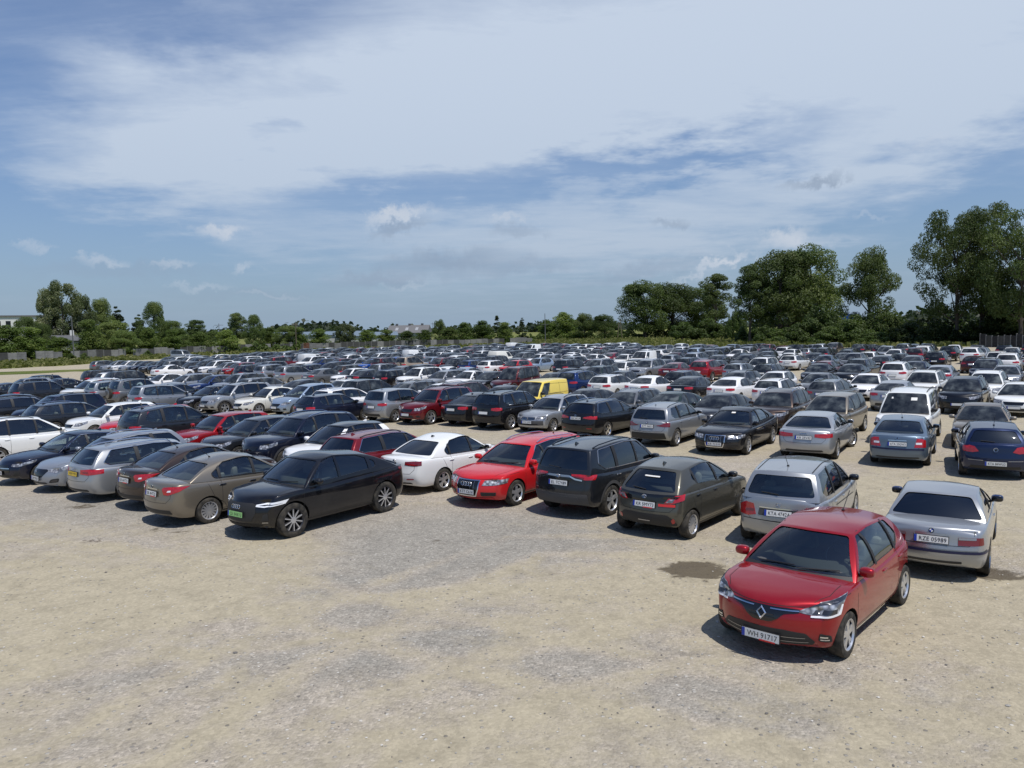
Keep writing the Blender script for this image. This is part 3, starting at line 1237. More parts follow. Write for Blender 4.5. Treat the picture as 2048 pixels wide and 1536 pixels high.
    if lod == 0:
        for line in sp.get('seams_s', default_seams(sp, xf, xr, xc, belt, pill, zs, Ra)):
            v, f = skin.strip('s', line, 0.009, 0.0015)
            body.add(v, f, 'seam', mirror=True)
        yb = hw * 0.70
        for s in (1,):
            v, f = skin.strip('t', [(xc + 0.05, hw * 0.80), (xc + 0.45, hw * 0.79), (xf - 0.35, hw * sp.get('hood_y', 0.66))], 0.009, 0.0015)
            body.add(v, f, 'seam', mirror=True)
        for line in sp.get('seams_f', []):
            v, f = skin.strip('f', line, 0.009, 0.0015)
            body.add(v, f, 'seam', mirror=True)
        for line in sp.get('seams_r', []):
            v, f = skin.strip('r', line, 0.009, 0.0015)
            body.add(v, f, 'seam', mirror=True)
        v, f = skin.strip('s', [(afx - Ra * 0.9, zs + 0.07), (arx + Ra * 0.9, zs + 0.07)], 0.05, 0.003)
        body.add(v, f, sp.get('sill_mat', 'black_plastic'), mirror=True)
    # cladding round the arches
    cl = sp.get('cladding')
    if cl:
        for x in (afx, arx):
            n = 14
            a0, a1 = R(-12), R(192)
            pts = [(x + (Ra + 0.035) * math.cos(a0 + (a1 - a0) * k / n), Rw + (Ra + 0.035) * math.sin(a0 + (a1 - a0) * k / n)) for k in range(n + 1)]
            v, f = skin.strip('s', pts, 0.075, 0.010, 0.1)
            body.add(v, f, cl, mirror=True)
        v, f = skin.strip('s', [(afx - Ra, zs + 0.10), (arx + Ra, zs + 0.10)], 0.14, 0.010)
        body.add(v, f, cl, mirror=True)
    rl = sp.get('rails')
    if rl and lod < 2:
        pts = []
        for k in range(9):
            u = 0.10 + 0.78 * k / 8
            p = gpt(u, 0.90, 1.0)
            h = gskin.view('t', (p[0], p[1]))
            if h:
                pts.append((p[0], p[1], h[0].z + (0.012 if k in (0, 8) else 0.045)))
        for s in (1, -1):
            parts.append(Part('roof_rail', MB().add(*tube([(p[0], p[1] * s, p[2]) for p in pts], 0.017, 6), rl).mesh('roof_rail')))
    # features: lamps, grilles, trim
    lampparts = []
    for ft in sp['feats']:
        nm, view, poly, mat = ft['n'], ft['v'], ft['p'], ft['m']
        if lod >= ft.get('lod', 2) + 1:
            continue
        if ft.get('line'):
            v, f = skin.strip(view, poly, ft['line'], ft.get('off', 0.005) + (0.004 if lod == 0 else 0.014), 0.04)
        else:
            P = poly if view == 'o' else round_poly(poly, ft.get('r', 0.02), 2)
            v, f = skin.patch(view, P, ft.get('off', 0.004) + (0.003 if lod == 0 else 0.010), 0.035 if lod == 0 else 0.10, 0.012, ft.get('ang'))
        if not f:
            continue
        if nm is None:
            body.add(v, f, mat, mirror=ft.get('mir', True))
            continue
        sides = (1, -1) if ft.get('mir', True) else (1,)
        for s in sides:
            vv = [(p[0], p[1] * s, p[2]) for p in v]
            fs = f if s > 0 else [t[::-1] for t in f]
            if ft.get('into'):
                lampparts.append((ft['into'], s, vv, fs, mat))
            else:
                mb = MB().add(vv, fs, mat)
                lampparts.append((nm, s, mb))
    final = {}
    order = []
    for lp in lampparts:
        if len(lp) == 3:
            final[lp[0], lp[1]] = lp[2]
            order.append((lp[0], lp[1]))
        else:
            into, s, vv, fs, mat = lp
            tgt = final.get((into, s)) or final.get((into, 1))
            if tgt is None:
                body.add(vv, fs, mat)
            else:
                tgt.add(vv, fs, mat)
    # door mirrors
    mir = sp.get('mirror', {})
    mx, mz = xc - mir.get('back', 0.42), belt(xc - 0.42) + mir.get('up', 0.085)
    my = hw * 0.94 + 0.075
    mm = mir.get('mat', 'car_paint')
    mirrors = []
    if lod < 2:
        for s in (1, -1):
            m_ = MB().add(*superell((mx, s * my, mz), (0.080, 0.105, 0.070), 0.7, 8, 12), mm)
            m_.add(*tube([(mx, s * (hw * 0.86), mz - 0.07), (mx, s * (my - 0.05), mz - 0.045)], 0.025, 5), 'black_plastic')
            m_.add(*superell((mx - 0.055, s * my, mz), (0.030, 0.090, 0.056), 0.6, 6, 10), 'gloss_black')
            mirrors.append(m_)
    handles = []
    if lod == 0:
        hx = sp.get('handles', (-0.22, -1.02))
        for x in hx:
            h = skin.view('s', (x, belt(x) - sp.get('handle_dz', 0.13)))
            if h:
                c = h[0]
                for s in (1, -1):
                    handles.append(MB().add(*superell((c.x, s * (c.y + 0.008), c.z), (0.095, 0.016, 0.013), 0.6, 6, 10), sp.get('handle_mat', 'car_paint')))
    # aerial on the roof
    aer = sp.get('aerial', 'fin')
    if lod == 0 and aer:
        p = gpt(0.16, 0, 1.0)
        h = gskin.view('t', (p[0] + 0.12, 0))
        if h:
            c = h[0]
            if aer == 'fin':
                v = [(c.x - 0.09, -0.016, c.z - 0.004), (c.x - 0.09, 0.016, c.z - 0.004), (c.x + 0.09, 0.012, c.z - 0.004), (c.x + 0.09, -0.012, c.z - 0.004), (c.x - 0.085, 0, c.z + 0.055), (c.x - 0.04, 0, c.z + 0.05)]
                f = [(0, 3, 5, 4), (1, 4, 5, 2), (0, 4, 1), (3, 2, 5)]
                parts.append(Part('aerial', MB().add(v, f, sp.get('aer_mat', 'car_paint')).mesh('aerial', 20), paint=True))
            else:
                mb = MB().add(*tube([(c.x, 0, c.z - 0.004), (c.x, 0, c.z + 0.02)], 0.025, 8), 'black_plastic')
                mb.add(*tube([(c.x, 0, c.z + 0.015), (c.x - 0.30, 0, c.z + 0.28)], 0.006, 5), 'black_plastic')
                parts.append(Part('aerial', mb.mesh('aerial')))
    if lod == 0 and sp.get('wiper', True) and not sp.get('no_rw') and sp.get('kind_rear', 'hatch') == 'hatch':
        y0, z0 = RWN[0][0], min(p[1] for p in RWN)
        a = gskin.view('r', (0.02, z0 + 0.03))
        b = gskin.view('r', (0.36, z0 + 0.05))
        if a and b:
            parts.append(Part('rear_wiper', MB().add(*tube([a[0] + Vector((-0.02, 0, 0)), b[0] + Vector((-0.015, 0, 0))], 0.010, 5), 'black_plastic').mesh('rear_wiper')))
    if lod == 0 and sp.get('fwipers', True):
        for (ya, yb_) in ((0.05, 0.60), (-0.55, 0.0)):
            zz = gpt(1, 0, 0.12)[2]
            a = gskin.view('f', (ya, zz + 0.02))
            b = gskin.view('f', (yb_, zz + 0.045))
            if a and b:
                parts.append(Part('wiper', MB().add(*tube([a[0] + Vector((0.015, 0, 0.01)), b[0] + Vector((0.012, 0, 0.01))], 0.009, 5), 'black_plastic').mesh('wiper')))
    for e in sp.get('extra', []):
        e(sp, dict(xf=xf, xr=xr, hw=hw, skin=skin, gskin=gskin, belt=belt, gpt=gpt, parts=parts, body=body, lod=lod))
    # plates and badges
    plates = []
    for pl in sp.get('plates', []):
        if lod == 2:
            continue
        try:
            plates.append(plate(skin, pl['v'], pl.get('y', 0.0), pl['z'], pl.get('t') if lod == 0 else None, pl.get('k', 'white'), red=pl.get('red', False)))
        except Exception:
            pass
    badges = []
    for bd in sp.get('badges', []):
        if lod > 0:
            continue
        M = frame_at(skin, bd['v'], bd.get('y', 0), bd['z']) @ Matrix.Translation((0, 0, bd.get('off', 0.004)))
        mb = badge(bd['k'], bd['s'])
        mb.v = [tuple(M @ Vector(p)) for p in mb.v]
        badges.append(mb)
    # ---- wheels
    wid = sp.get('tw', 0.215)
    ty, rm = wheel_meshes(Rw, wid, sp.get('wheel', 'five'), sp.get('rim', 'rim_silver'))
    wy = hw - wid / 2 - 0.012 - sp.get('winset', 0.0)
    wpos = [(afx, wy, 0.0), (afx, -wy, math.pi), (arx, wy, 0.0), (arx, -wy, math.pi)]
    steer = R(sp.get('steer', 0))
    if lod == 2:
        for nm, mb in glass:
            for ff, k in zip(mb.f, mb.m):
                pass
            body.add(mb.v, mb.f, 'far_glass')
        for key in order:
            mb = final[key]
            mtr = mb.mats[0]
            body.add(mb.v, mb.f, mtr)
        for x, y, r in wpos:
            s = 1 if y > 0 else -1
            prof = [(Rw * 0.2, 0.10), (Rw * 0.66, 0.105)]
            vv, ff = lathe_y([(0.0, 0.1), (Rw * 0.66, 0.105)], 10)
            tv, tf = lathe_y([(Rw * 0.66, 0.105), (Rw, 0.09), (Rw, -0.1), (Rw * 0.5, -0.1)], 10)
            for (a, b, mt) in ((vv, ff, sp.get('rim', 'rim_silver')), (tv, tf, 'tyre')):
                pv = [(x + p[0], y + s * p[1], Rw + p[2]) for p in a]
                body.add(pv, b if s > 0 else [t[::-1] for t in b], mt)
        return [Part('body', body.mesh('body'), paint=True)]
    out = [Part('body', body.mesh('body'), paint=True)]
    for nm, mb in glass:
        if mb.f:
            out.append(Part(nm, mb.mesh(nm)))
    for key in order:
        out.append(Part(key[0], final[key].mesh(key[0]), paint=True))
    for m_ in mirrors:
        out.append(Part('door_mirror', m_.mesh('door_mirror'), paint=True))
    for h_ in handles:
        out.append(Part('door_handle', h_.mesh('door_handle'), paint=True))
    for pm_, tm in plates:
        pp = Part('number_plate', pm_)
        out.append(pp)
        if tm:
            out.append(Part('lettering', tm, parent=pp))
    for b_ in badges:
        out.append(Part('badge', b_.mesh('badge', 45)))
    out += parts
    both = None
    if lod == 1:
        key = ('w', Rw, wid, sp.get('wheel', 'five'), sp.get('rim', 'rim_silver'))
        if key not in WHEELS:
            WHEELS[key] = merged_mesh((ty, Matrix.Identity(4)), (rm, Matrix.Identity(4))).mesh('wheel', 30)
        both = WHEELS[key]
    for i, (x, y, r) in enumerate(wpos):
        rz = r + (steer if i < 2 else 0)
        if lod == 0:
            w_ = Part('wheel', None, (x, y, Rw), rz)
            out.append(w_)
            out.append(Part('tyre', ty, parent=w_))
            out.append(Part('rim', rm, parent=w_))
        else:
            out.append(Part('wheel', both, (x, y, Rw), rz))
    return out


def default_seams(sp, xf, xr, xc, belt, pill, zs, Ra):
    wb = sp['wb']
    x1 = xc - 0.18 if sp['cowl'] < 1.25 else xc - 0.10
    xb = sp.get('bpost', pill[-1] if pill else 0.0)
    xe = -wb / 2 + 0.28 if sp.get('doors', 4) == 4 else None
    zl = zs + 0.13
    out = [[(x1 + 0.02, belt(x1) - 0.02), (x1 + 0.06, 0.62), (x1 + 0.02, zl)],
           [(xb, belt(xb) - 0.02), (xb + 0.01, 0.6), (xb, zl)], [(x1 + 0.02, zl), (xb, zl)]]
    if xe is not None:
        zr = sp.get('R', 0.315)
        out += [[(xe - 0.30, belt(xe) - 0.02), (xe - 0.13, zr + Ra * 0.86), (xe + 0.12, zr + Ra * 0.35), (xe + 0.18, zl)], [(xb, zl), (xe + 0.18, zl)]]
    out.append([(xc + 0.1, belt(xc) - 0.10), (xf - 0.55, belt(xf - 0.55) - 0.06)])
    return out


def spawn(tmpl, name, loc, heading, colour, label=None, category='car', group=None, metal=0.0, z=0.0):
    root = bpy.data.objects.new(name, None)
    root.empty_display_size = 0.5
    COL.objects.link(root)
    root.location = (loc[0], loc[1], z)
    root.rotation_euler = (0, 0, heading)
    if label:
        root['label'] = label
    root['category'] = category
    if group:
        root['group'] = group
    made = {}
    for p in tmpl:
        o = bpy.data.objects.new(p.name, p.mesh)
        COL.objects.link(o)
        o.parent = made[id(p.parent)] if p.parent is not None else root
        o.location = p.loc
        o.rotation_euler = (0, 0, p.rotz)
        if p.paint:
            o.color = (colour[0], colour[1], colour[2], metal)
        made[id(p)] = o
    return root

# ------------------------------------------------------------------ car shapes
def F(n, v, p, m, **k):
    d = dict(n=n, v=v, p=p, m=m)
    d.update(k)
    return d


def sym(half):
    """close a half outline (y > 0, listed bottom to top) about the middle"""
    return half + [(-y, z) for y, z in reversed(half)]


def headlamp(xf, y0, y1, z0, z1, back, zb0, zb1, mat='lamp_clear', zin=None):
    """lamp that starts at y0 in the front and runs round the corner to 'back' behind the nose"""
    zi0, zi1 = zin or (z0, z1)
    return F('headlight', 'o', [('f', y0, zi0), ('f', y1, z0), ('s', xf - back, zb0), ('s', xf - back - 0.04, zb1), ('f', y1, z1), ('f', y0, zi1)], mat, ang=38)


def taillamp(xr, y0, y1, z0, z1, fwd, zb0, zb1, mat='lamp_red', zin=None):
    zi0, zi1 = zin or (z0, z1)
    return F('taillight', 'o', [('r', y0, zi0), ('r', y1, z0), ('s', xr + fwd, zb0), ('s', xr + fwd + 0.02, zb1), ('r', y1, z1), ('r', y0, zi1)], mat, ang=142)


BASE = {}
BASE['supermini'] = dict(L=4.05, W=1.79, H=1.45, wb=2.58, fo=0.83, zs=0.19, R=0.312, cowl=1.02, head=1.80, zh=1.385, rtop=0.50, zre=1.375, rbase=0.10,
    top=[('r', 0, 1.0), ('r', 0.4, 1.01), ('r', 1.2, 0.975), ('a', 0.3, 0.945), ('f', 1.05, 0.955), ('f', 0.7, 0.935), ('f', 0.3, 0.875), ('f', 0.08, 0.825), ('f', 0, 0.775)],
    dlo=[(0.16, 0.42), (0.28, 0.12), (0.962, 0.12), (0.958, 0.945), (0.18, 0.92)], pillars=(0.0, -0.92), wheel='five')
BASE['hatch'] = dict(BASE['supermini'], L=4.30, W=1.80, H=1.47, wb=2.64, fo=0.87, R=0.318, head=1.84, zh=1.40, zre=1.385,
    pillars=(-0.02, -0.95))
BASE['saloon'] = dict(L=4.72, W=1.83, H=1.46, wb=2.76, fo=0.92, zs=0.19, R=0.322, cowl=1.20, head=2.02, zh=1.375, rtop=1.32, zre=1.345, rbase=0.58, peak=0.75,
    top=[('r', 0, 0.98), ('r', 0.06, 1.03), ('r', 0.6, 1.04), ('r', 1.3, 0.985), ('a', 0.2, 0.93), ('f', 1.22, 0.945), ('f', 0.8, 0.92), ('f', 0.32, 0.855), ('f', 0.08, 0.79), ('f', 0, 0.74)],
    dlo=[(0.17, 0.36), (0.24, 0.14), (0.962, 0.12), (0.958, 0.945), (0.27, 0.90)], dlo_r=0.10, pillars=(-0.06, -0.98), kind_rear='saloon', rw=(0.92, 0.90, 0.12, 0.93), wr=0.60)
BASE['coupe'] = dict(BASE['saloon'], L=4.43, W=1.71, H=1.37, wb=2.70, fo=0.76, R=0.312, cowl=1.22, head=1.98, zh=1.30, rtop=1.22, zre=1.295, rbase=0.70, wr=0.60,
    top=[('r', 0, 0.92), ('r', 0.05, 0.965), ('r', 0.6, 0.99), ('r', 1.3, 0.96), ('a', 0.2, 0.93), ('f', 1.22, 0.93), ('f', 0.8, 0.89), ('f', 0.32, 0.80), ('f', 0.09, 0.72), ('f', 0, 0.68)],
    pillars=(-0.28,), doors=2)
BASE['estate'] = dict(BASE['saloon'], L=4.80, H=1.47, rtop=0.52, zre=1.41, rbase=0.10, peak=0.7, kind_rear='hatch',
    top=[('r', 0, 1.0), ('r', 0.5, 1.01), ('r', 1.5, 0.975), ('a', 0.2, 0.935), ('f', 1.22, 0.945), ('f', 0.8, 0.92), ('f', 0.32, 0.855), ('f', 0.08, 0.79), ('f', 0, 0.74)],
    dlo=[(0.075, 0.26), (0.14, 0.13), (0.962, 0.12), (0.958, 0.945), (0.11, 0.93)], dlo_r=0.05, pillars=(0.0, -1.0, -1.06), rw=(0.92, 0.90, 0.18, 0.92), rails='chrome')
BASE['suv'] = dict(BASE['hatch'], L=4.52, W=1.86, H=1.67, wb=2.68, fo=0.90, zs=0.25, R=0.352, tw=0.23, cowl=1.06, head=1.78, zh=1.585, rtop=0.42, zre=1.585, rbase=0.10,
    top=[('r', 0, 1.10), ('r', 0.4, 1.13), ('r', 1.2, 1.09), ('a', 0.3, 1.05), ('f', 1.10, 1.06), ('f', 0.7, 1.06), ('f', 0.3, 0.99), ('f', 0.09, 0.91), ('f', 0, 0.85)],
    dlo=[(0.11, 0.36), (0.20, 0.13), (0.962, 0.12), (0.958, 0.945), (0.13, 0.92)], pillars=(0.0, -0.95, -1.0), wr=0.64, cladding='grey_cladding', rails='gloss_black')
BASE['csuv'] = dict(BASE['suv'], L=4.59, W=1.87, H=1.64,
    top=[('r', 0, 1.12), ('r', 0.4, 1.15), ('r', 1.2, 1.11), ('a', 0.3, 1.06), ('f', 1.05, 1.08), ('f', 0.7, 1.06), ('f', 0.3, 1.01), ('f', 0.08, 0.95), ('f', 0, 0.885)], cowl=1.02, wb=2.765, fo=0.87, R=0.385, rtop=1.30, zre=1.52, rbase=0.30, peak=0.60, zh=1.555, head=1.74, cladding=None, rails=None,
    dlo=[(0.14, 0.50), (0.22, 0.22), (0.962, 0.12), (0.958, 0.945), (0.26, 0.92)], dlo_r=0.12)
BASE['mpv'] = dict(BASE['hatch'], L=4.48, W=1.81, H=1.63, wb=2.70, fo=0.90, zs=0.21, R=0.322, cowl=0.98, head=1.92, zh=1.53, rtop=0.40, zre=1.56, rbase=0.08, peak=1.0,
    top=[('r', 0, 1.06), ('r', 0.4, 1.07), ('r', 1.2, 1.02), ('a', 0.3, 0.98), ('f', 1.05, 1.0), ('f', 0.7, 0.98), ('f', 0.3, 0.89), ('f', 0.09, 0.81), ('f', 0, 0.75)],
    dlo=[(0.07, 0.30), (0.13, 0.12), (0.962, 0.11), (0.958, 0.95), (0.09, 0.93)], pillars=(0.0, -0.92), wr=0.63)
BASE['van'] = dict(BASE['mpv'], L=4.38, W=1.83, H=1.84, wb=2.73, fo=0.86, R=0.325, cowl=0.92, head=1.66, zh=1.76, rtop=0.17, zre=1.80, rbase=0.05, peak=1.1, wr=0.72, no_rw=True,
    top=[('r', 0, 1.08), ('r', 0.4, 1.08), ('r', 1.2, 1.07), ('a', 0.3, 1.06), ('f', 1.0, 1.10), ('f', 0.7, 1.05), ('f', 0.3, 0.97), ('f', 0.09, 0.89), ('f', 0, 0.82)],
    dlo=[(0.70, 0.12), (0.955, 0.12), (0.95, 0.88), (0.71, 0.88)], pillars=(), bpost=0.2)


def finish(kind, front='plain', rear='plain', **over):
    """a full car specification with a default face and tail"""
    sp = dict(BASE[kind])
    sp.update(over)
    xf = sp['wb'] / 2 + sp['fo']
    xr = xf - sp['L']
    hw = sp['W'] / 2
    nz = sp['top'][-1][2]                    # height of the nose
    tz = sp['top'][0][2]                     # height of the tail edge
    zl = sp['zs']
    fe = []
    if front == 'plain':
        fe += [F('grille', 'f', sym([(0.34, nz - 0.20), (0.43, nz - 0.06)]), 'gloss_black', mir=False),
               F(None, 'f', sym([(0.46, zl + 0.11), (0.40, zl + 0.24)]), 'black_plastic', mir=False),
               F(None, 'f', [(0.58, zl + 0.14), (0.72, zl + 0.14), (0.70, zl + 0.24), (0.56, zl + 0.22)], 'black_plastic', lod=1),
               headlamp(xf, 0.46, 0.66, nz - 0.15, nz + 0.0, 0.34, nz - 0.02, nz + 0.075, zin=(nz - 0.14, nz - 0.03))]
    if rear == 'plain':
        hi = tz - 0.03 if kind in ('saloon', 'coupe') else tz - 0.06
        fe += [taillamp(xr, 0.42, 0.66, hi - 0.15, hi, 0.22, hi - 0.12, hi - 0.01, zin=(hi - 0.12, hi - 0.02)),
               F(None, 'r', sym([(0.56, zl + 0.14), (0.52, zl + 0.26)]), 'black_plastic', mir=False)]
    sp['feats'] = fe + list(sp.get('xfeats', []))
    if 'plates' not in sp:
        pz = 0.80 if kind in ('saloon', 'coupe') else 0.80
        sp['plates'] = [dict(v='f', z=zl + 0.27), dict(v='r', z=pz)]
    if 'seams_r' not in sp:
        zt = tz - 0.02
        sp['seams_r'] = [[(0.0, 0.60), (0.55, 0.61), (0.66, 0.72), (0.67, zt)]]
    return sp


def C(*a):
    return a


PAINT = {'white': ((0.80, 0.81, 0.80), 0), 'pearl': ((0.79, 0.78, 0.71), 0), 'silver': ((0.37, 0.385, 0.40), 0.6), 'light grey': ((0.30, 0.32, 0.35), 0.5),
         'grey': ((0.15, 0.155, 0.16), 0.5), 'dark grey': ((0.022, 0.025, 0.031), 0.4), 'black': ((0.007, 0.007, 0.009), 0.15), 'navy': ((0.007, 0.010, 0.026), 0.35),
         'blue': ((0.012, 0.030, 0.115), 0.4), 'deep blue': ((0.008, 0.017, 0.058), 0.35), 'bright blue': ((0.012, 0.075, 0.34), 0.3), 'light blue': ((0.28, 0.36, 0.47), 0.5), 'steel blue': ((0.13, 0.18, 0.24), 0.5),
         'red': ((0.30, 0.007, 0.012), 0.35), 'bright red': ((0.47, 0.012, 0.016), 0.0), 'dark red': ((0.15, 0.008, 0.013), 0.3), 'brown': ((0.055, 0.038, 0.030), 0.5),
         'beige': ((0.25, 0.22, 0.175), 0.55), 'gold': ((0.40, 0.32, 0.235), 0.4), 'yellow': ((0.84, 0.60, 0.11), 0.0), 'olive': ((0.095, 0.092, 0.075), 0.55),
         'orange': ((0.5, 0.13, 0.03), 0.0), 'maroon': ((0.075, 0.012, 0.014), 0.3), 'green': ((0.02, 0.035, 0.028), 0.3)}

NEAR = {}


def near_specs():
    D = NEAR
    # ---- red supermini in front
    b = BASE['supermini']
    xf = b['wb'] / 2 + b['fo']
    xr = xf - b['L']
    D['clio'] = finish('supermini', None, 'plain', wheel='double', aerial='rod', sill_mat='chrome', fprof=[(0, -0.05), (0.08, -0.010), (0.3, 0.0), (0.6, -0.006), (0.8, -0.03), (1.0, -0.085)],
        mirror=dict(back=0.40, up=0.075), xfeats=[
            F('grille', 'f', sym([(0.12, 0.552), (0.21, 0.605), (0.28, 0.676), (0.46, 0.700), (0.46, 0.738), (0.30, 0.748)]), 'gloss_black', mir=False, r=0.03),
            F(None, 'f', [(0.11, 0.720), (0.45, 0.718)], 'chrome', line=0.016, off=0.011, lod=1),
            F(None, 'f', [(-0.16, 0.645), (0.16, 0.645)], 'black_plastic', line=0.02, off=0.010, mir=False, lod=0),
            F(None, 'f', [(-0.17, 0.605), (0.17, 0.605)], 'black_plastic', line=0.02, off=0.010, mir=False, lod=0),
            F('headlight', 'o', [('f', 0.42, 0.715), ('f', 0.56, 0.685), ('f', 0.70, 0.672), ('s', xf - 0.30, 0.700), ('s', xf - 0.40, 0.780), ('s', xf - 0.62, 0.885), ('f', 0.66, 0.830), ('f', 0.56, 0.775)], 'lamp_clear', ang=38),
            F('daylight_strip', 'o', [('f', 0.58, 0.655), ('f', 0.70, 0.645), ('s', xf - 0.315, 0.672), ('s', xf - 0.40, 0.785), ('s', xf - 0.37, 0.790), ('s', xf - 0.28, 0.694), ('f', 0.70, 0.668), ('f', 0.58, 0.676)], 'lamp_bright', ang=38, off=0.010),
            F(None, 'o', [('f', 0.54, 0.765), ('f', 0.66, 0.795), ('s', xf - 0.46, 0.830), ('s', xf - 0.60, 0.880), ('f', 0.66, 0.825), ('f', 0.55, 0.775)], 'lamp_dark', ang=38, off=0.007, lod=0),
            F(None, 'o', [('f', 0.59, 0.690), ('f', 0.64, 0.680), ('f', 0.66, 0.720), ('f', 0.61, 0.730)], 'lamp_dark', ang=38, off=0.009, lod=0),
            F(None, 'o', [('f', 0.69, 0.685), ('s', xf - 0.24, 0.700), ('s', xf - 0.26, 0.750), ('f', 0.71, 0.740)], 'lamp_dark', ang=38, off=0.009, lod=0),
            F('lower_grille', 'f', sym([(0.60, 0.290), (0.63, 0.33), (0.54, 0.445), (0.30, 0.475)]), 'black_plastic', mir=False, r=0.02),
            F(None, 'f', [(-0.56, 0.33), (0.56, 0.33)], 'dull_silver', line=0.006, off=0.012, mir=False, lod=0),
            F(None, 'f', [(-0.53, 0.385), (0.53, 0.385)], 'dull_silver', line=0.006, off=0.012, mir=False, lod=0),
            F('fog_lamp', 'f', [(0.66, 0.34), (0.79, 0.32), (0.79, 0.42), (0.68, 0.445)], 'black_plastic', r=0.02, lod=1),
            F(None, 'f', [(0.68, 0.40), (0.76, 0.395)], 'chrome', line=0.020, off=0.009, lod=0),
            F(None, 'f', [(0.68, 0.365), (0.77, 0.36)], 'chrome', line=0.016, off=0.009, lod=0)],
        seams_f=[[(0.0, 0.768), (0.50, 0.768)]],
        plates=[dict(v='f', z=0.345, t='WH 91717', red=True)], badges=[dict(v='f', z=0.655, k='diamond', s=0.185, off=0.012)])
    # ---- black coupe-roofed electric crossover
    b = BASE['csuv']
    xf = b['wb'] / 2 + b['fo']
    xr = xf - b['L']
    D['q4'] = finish('csuv', None, None, wheel='dual', privacy=True, aerial=None, pillar_mat='gloss_black', rim='rim_silver', kind_rear='saloon',
        mirror=dict(back=0.52, up=0.07), handles=(-0.20, -1.0), extra=[spoiler_lip], xfeats=[
            F('grille', 'f', sym([(0.42, 0.44), (0.52, 0.62), (0.50, 0.80), (0.40, 0.835)]), 'black_plastic', mir=False, r=0.03),
            F('headlight', 'o', [('f', 0.50, 0.765), ('f', 0.66, 0.745), ('s', xf - 0.42, 0.80), ('s', xf - 0.52, 0.885), ('f', 0.66, 0.835), ('f', 0.50, 0.805)], 'lamp_bright', ang=38),
            F(None, 'o', [('f', 0.55, 0.785), ('f', 0.66, 0.775), ('s', xf - 0.36, 0.82), ('f', 0.64, 0.80)], 'lamp_dark', ang=38, off=0.007, lod=0),
            F(None, 'f', sym([(0.62, 0.335), (0.58, 0.40)]), 'seam', mir=False),
            F(None, 'f', [(0.62, 0.45), (0.76, 0.46), (0.74, 0.62), (0.66, 0.60)], 'black_plastic', lod=1),
            F(None, 'f', [(0.63, 0.42), (0.74, 0.42)], 'dull_silver', line=0.02, off=0.007, lod=0),
            F('taillight', 'o', [('r', 0.30, 0.99), ('r', 0.66, 0.98), ('s', xr + 0.30, 1.0), ('s', xr + 0.34, 1.06), ('r', 0.66, 1.06), ('r', 0.30, 1.03)], 'lamp_darkred', ang=142),
            F(None, 'r', sym([(0.62, 0.36), (0.60, 0.52)]), 'black_plastic', mir=False)],
        plates=[dict(v='f', z=0.585, t='CE 3HX13', k='green'), dict(v='r', z=0.72)], badges=[dict(v='f', z=0.745, k='rings', s=0.085, off=0.008)])
    # ---- beige and brown saloons
    b = BASE['saloon']
    L = dict(L=4.53, W=1.79, H=1.495, wb=2.64, fo=0.88, R=0.312)
    xr = L['wb'] / 2 + L['fo'] - L['L']
    D['tipo'] = finish('saloon', 'plain', None, **L, wheel='multi', privacy=False, aerial='rod', zh=1.41, zre=1.385, rtop=1.20, rbase=0.44, handle_mat='chrome', handles=(-0.15, -0.95),
        top=[('r', 0, 1.02), ('r', 0.06, 1.075), ('r', 0.45, 1.085), ('r', 1.3, 1.03), ('a', 0.2, 0.985), ('f', 1.22, 0.99), ('f', 0.8, 0.95), ('f', 0.32, 0.86), ('f', 0.09, 0.775), ('f', 0, 0.72)],
        dlo_trim='black_plastic', xfeats=[
            F('taillight', 'o', [('r', 0.40, 0.92), ('r', 0.47, 0.80), ('r', 0.60, 0.79), ('s', xr + 0.20, 0.88), ('s', xr + 0.46, 0.985), ('r', 0.70, 0.99), ('r', 0.44, 0.965)], 'lamp_red', ang=142),
            F(None, 'o', [('r', 0.56, 0.86), ('r', 0.66, 0.87), ('r', 0.66, 0.91), ('r', 0.58, 0.90)], 'lamp_bright', ang=142, off=0.008, lod=0),
            F(None, 'r', [(-0.26, 0.915), (0.20, 0.915)], 'chrome', line=0.022, off=0.012, mir=False, lod=0),
            F(None, 'r', sym([(0.66, 0.34), (0.64, 0.44)]), 'black_plastic', mir=False)],
        plates=[dict(v='f', z=0.47), dict(v='r', z=0.80, t='KR 4HT22', red=True)], badges=[dict(v='r', z=0.965, k='disc', s=0.07)])
    # ---- silver estate with a yellow plate
    b = BASE['estate']
    L = dict(L=4.93, W=1.855, H=1.47, wb=2.843, fo=0.96, R=0.33)
    xf = L['wb'] / 2 + L['fo']
    xr = xf - L['L']
    D['a6sil'] = finish('estate', 'plain', None, **L, rails='chrome', dlo_trim='chrome', aerial='fin', pillars=(0.02, -1.05, -1.09), xfeats=[
            taillamp(xr, 0.36, 0.64, 0.78, 0.94, 0.36, 0.82, 0.93, zin=(0.80, 0.92)),
            F(None, 'o', [('r', 0.46, 0.84), ('r', 0.64, 0.84), ('r', 0.64, 0.87), ('r', 0.46, 0.87)], 'lamp_darkred', ang=142, off=0.007, lod=0),
            F(None, 'r', sym([(0.62, 0.33), (0.60, 0.39)]), 'black_plastic', mir=False)],
        plates=[dict(v='r', z=0.79, t='DJ58 YRK', k='yellow')], badges=[dict(v='r', z=0.925, k='rings', s=0.07)])
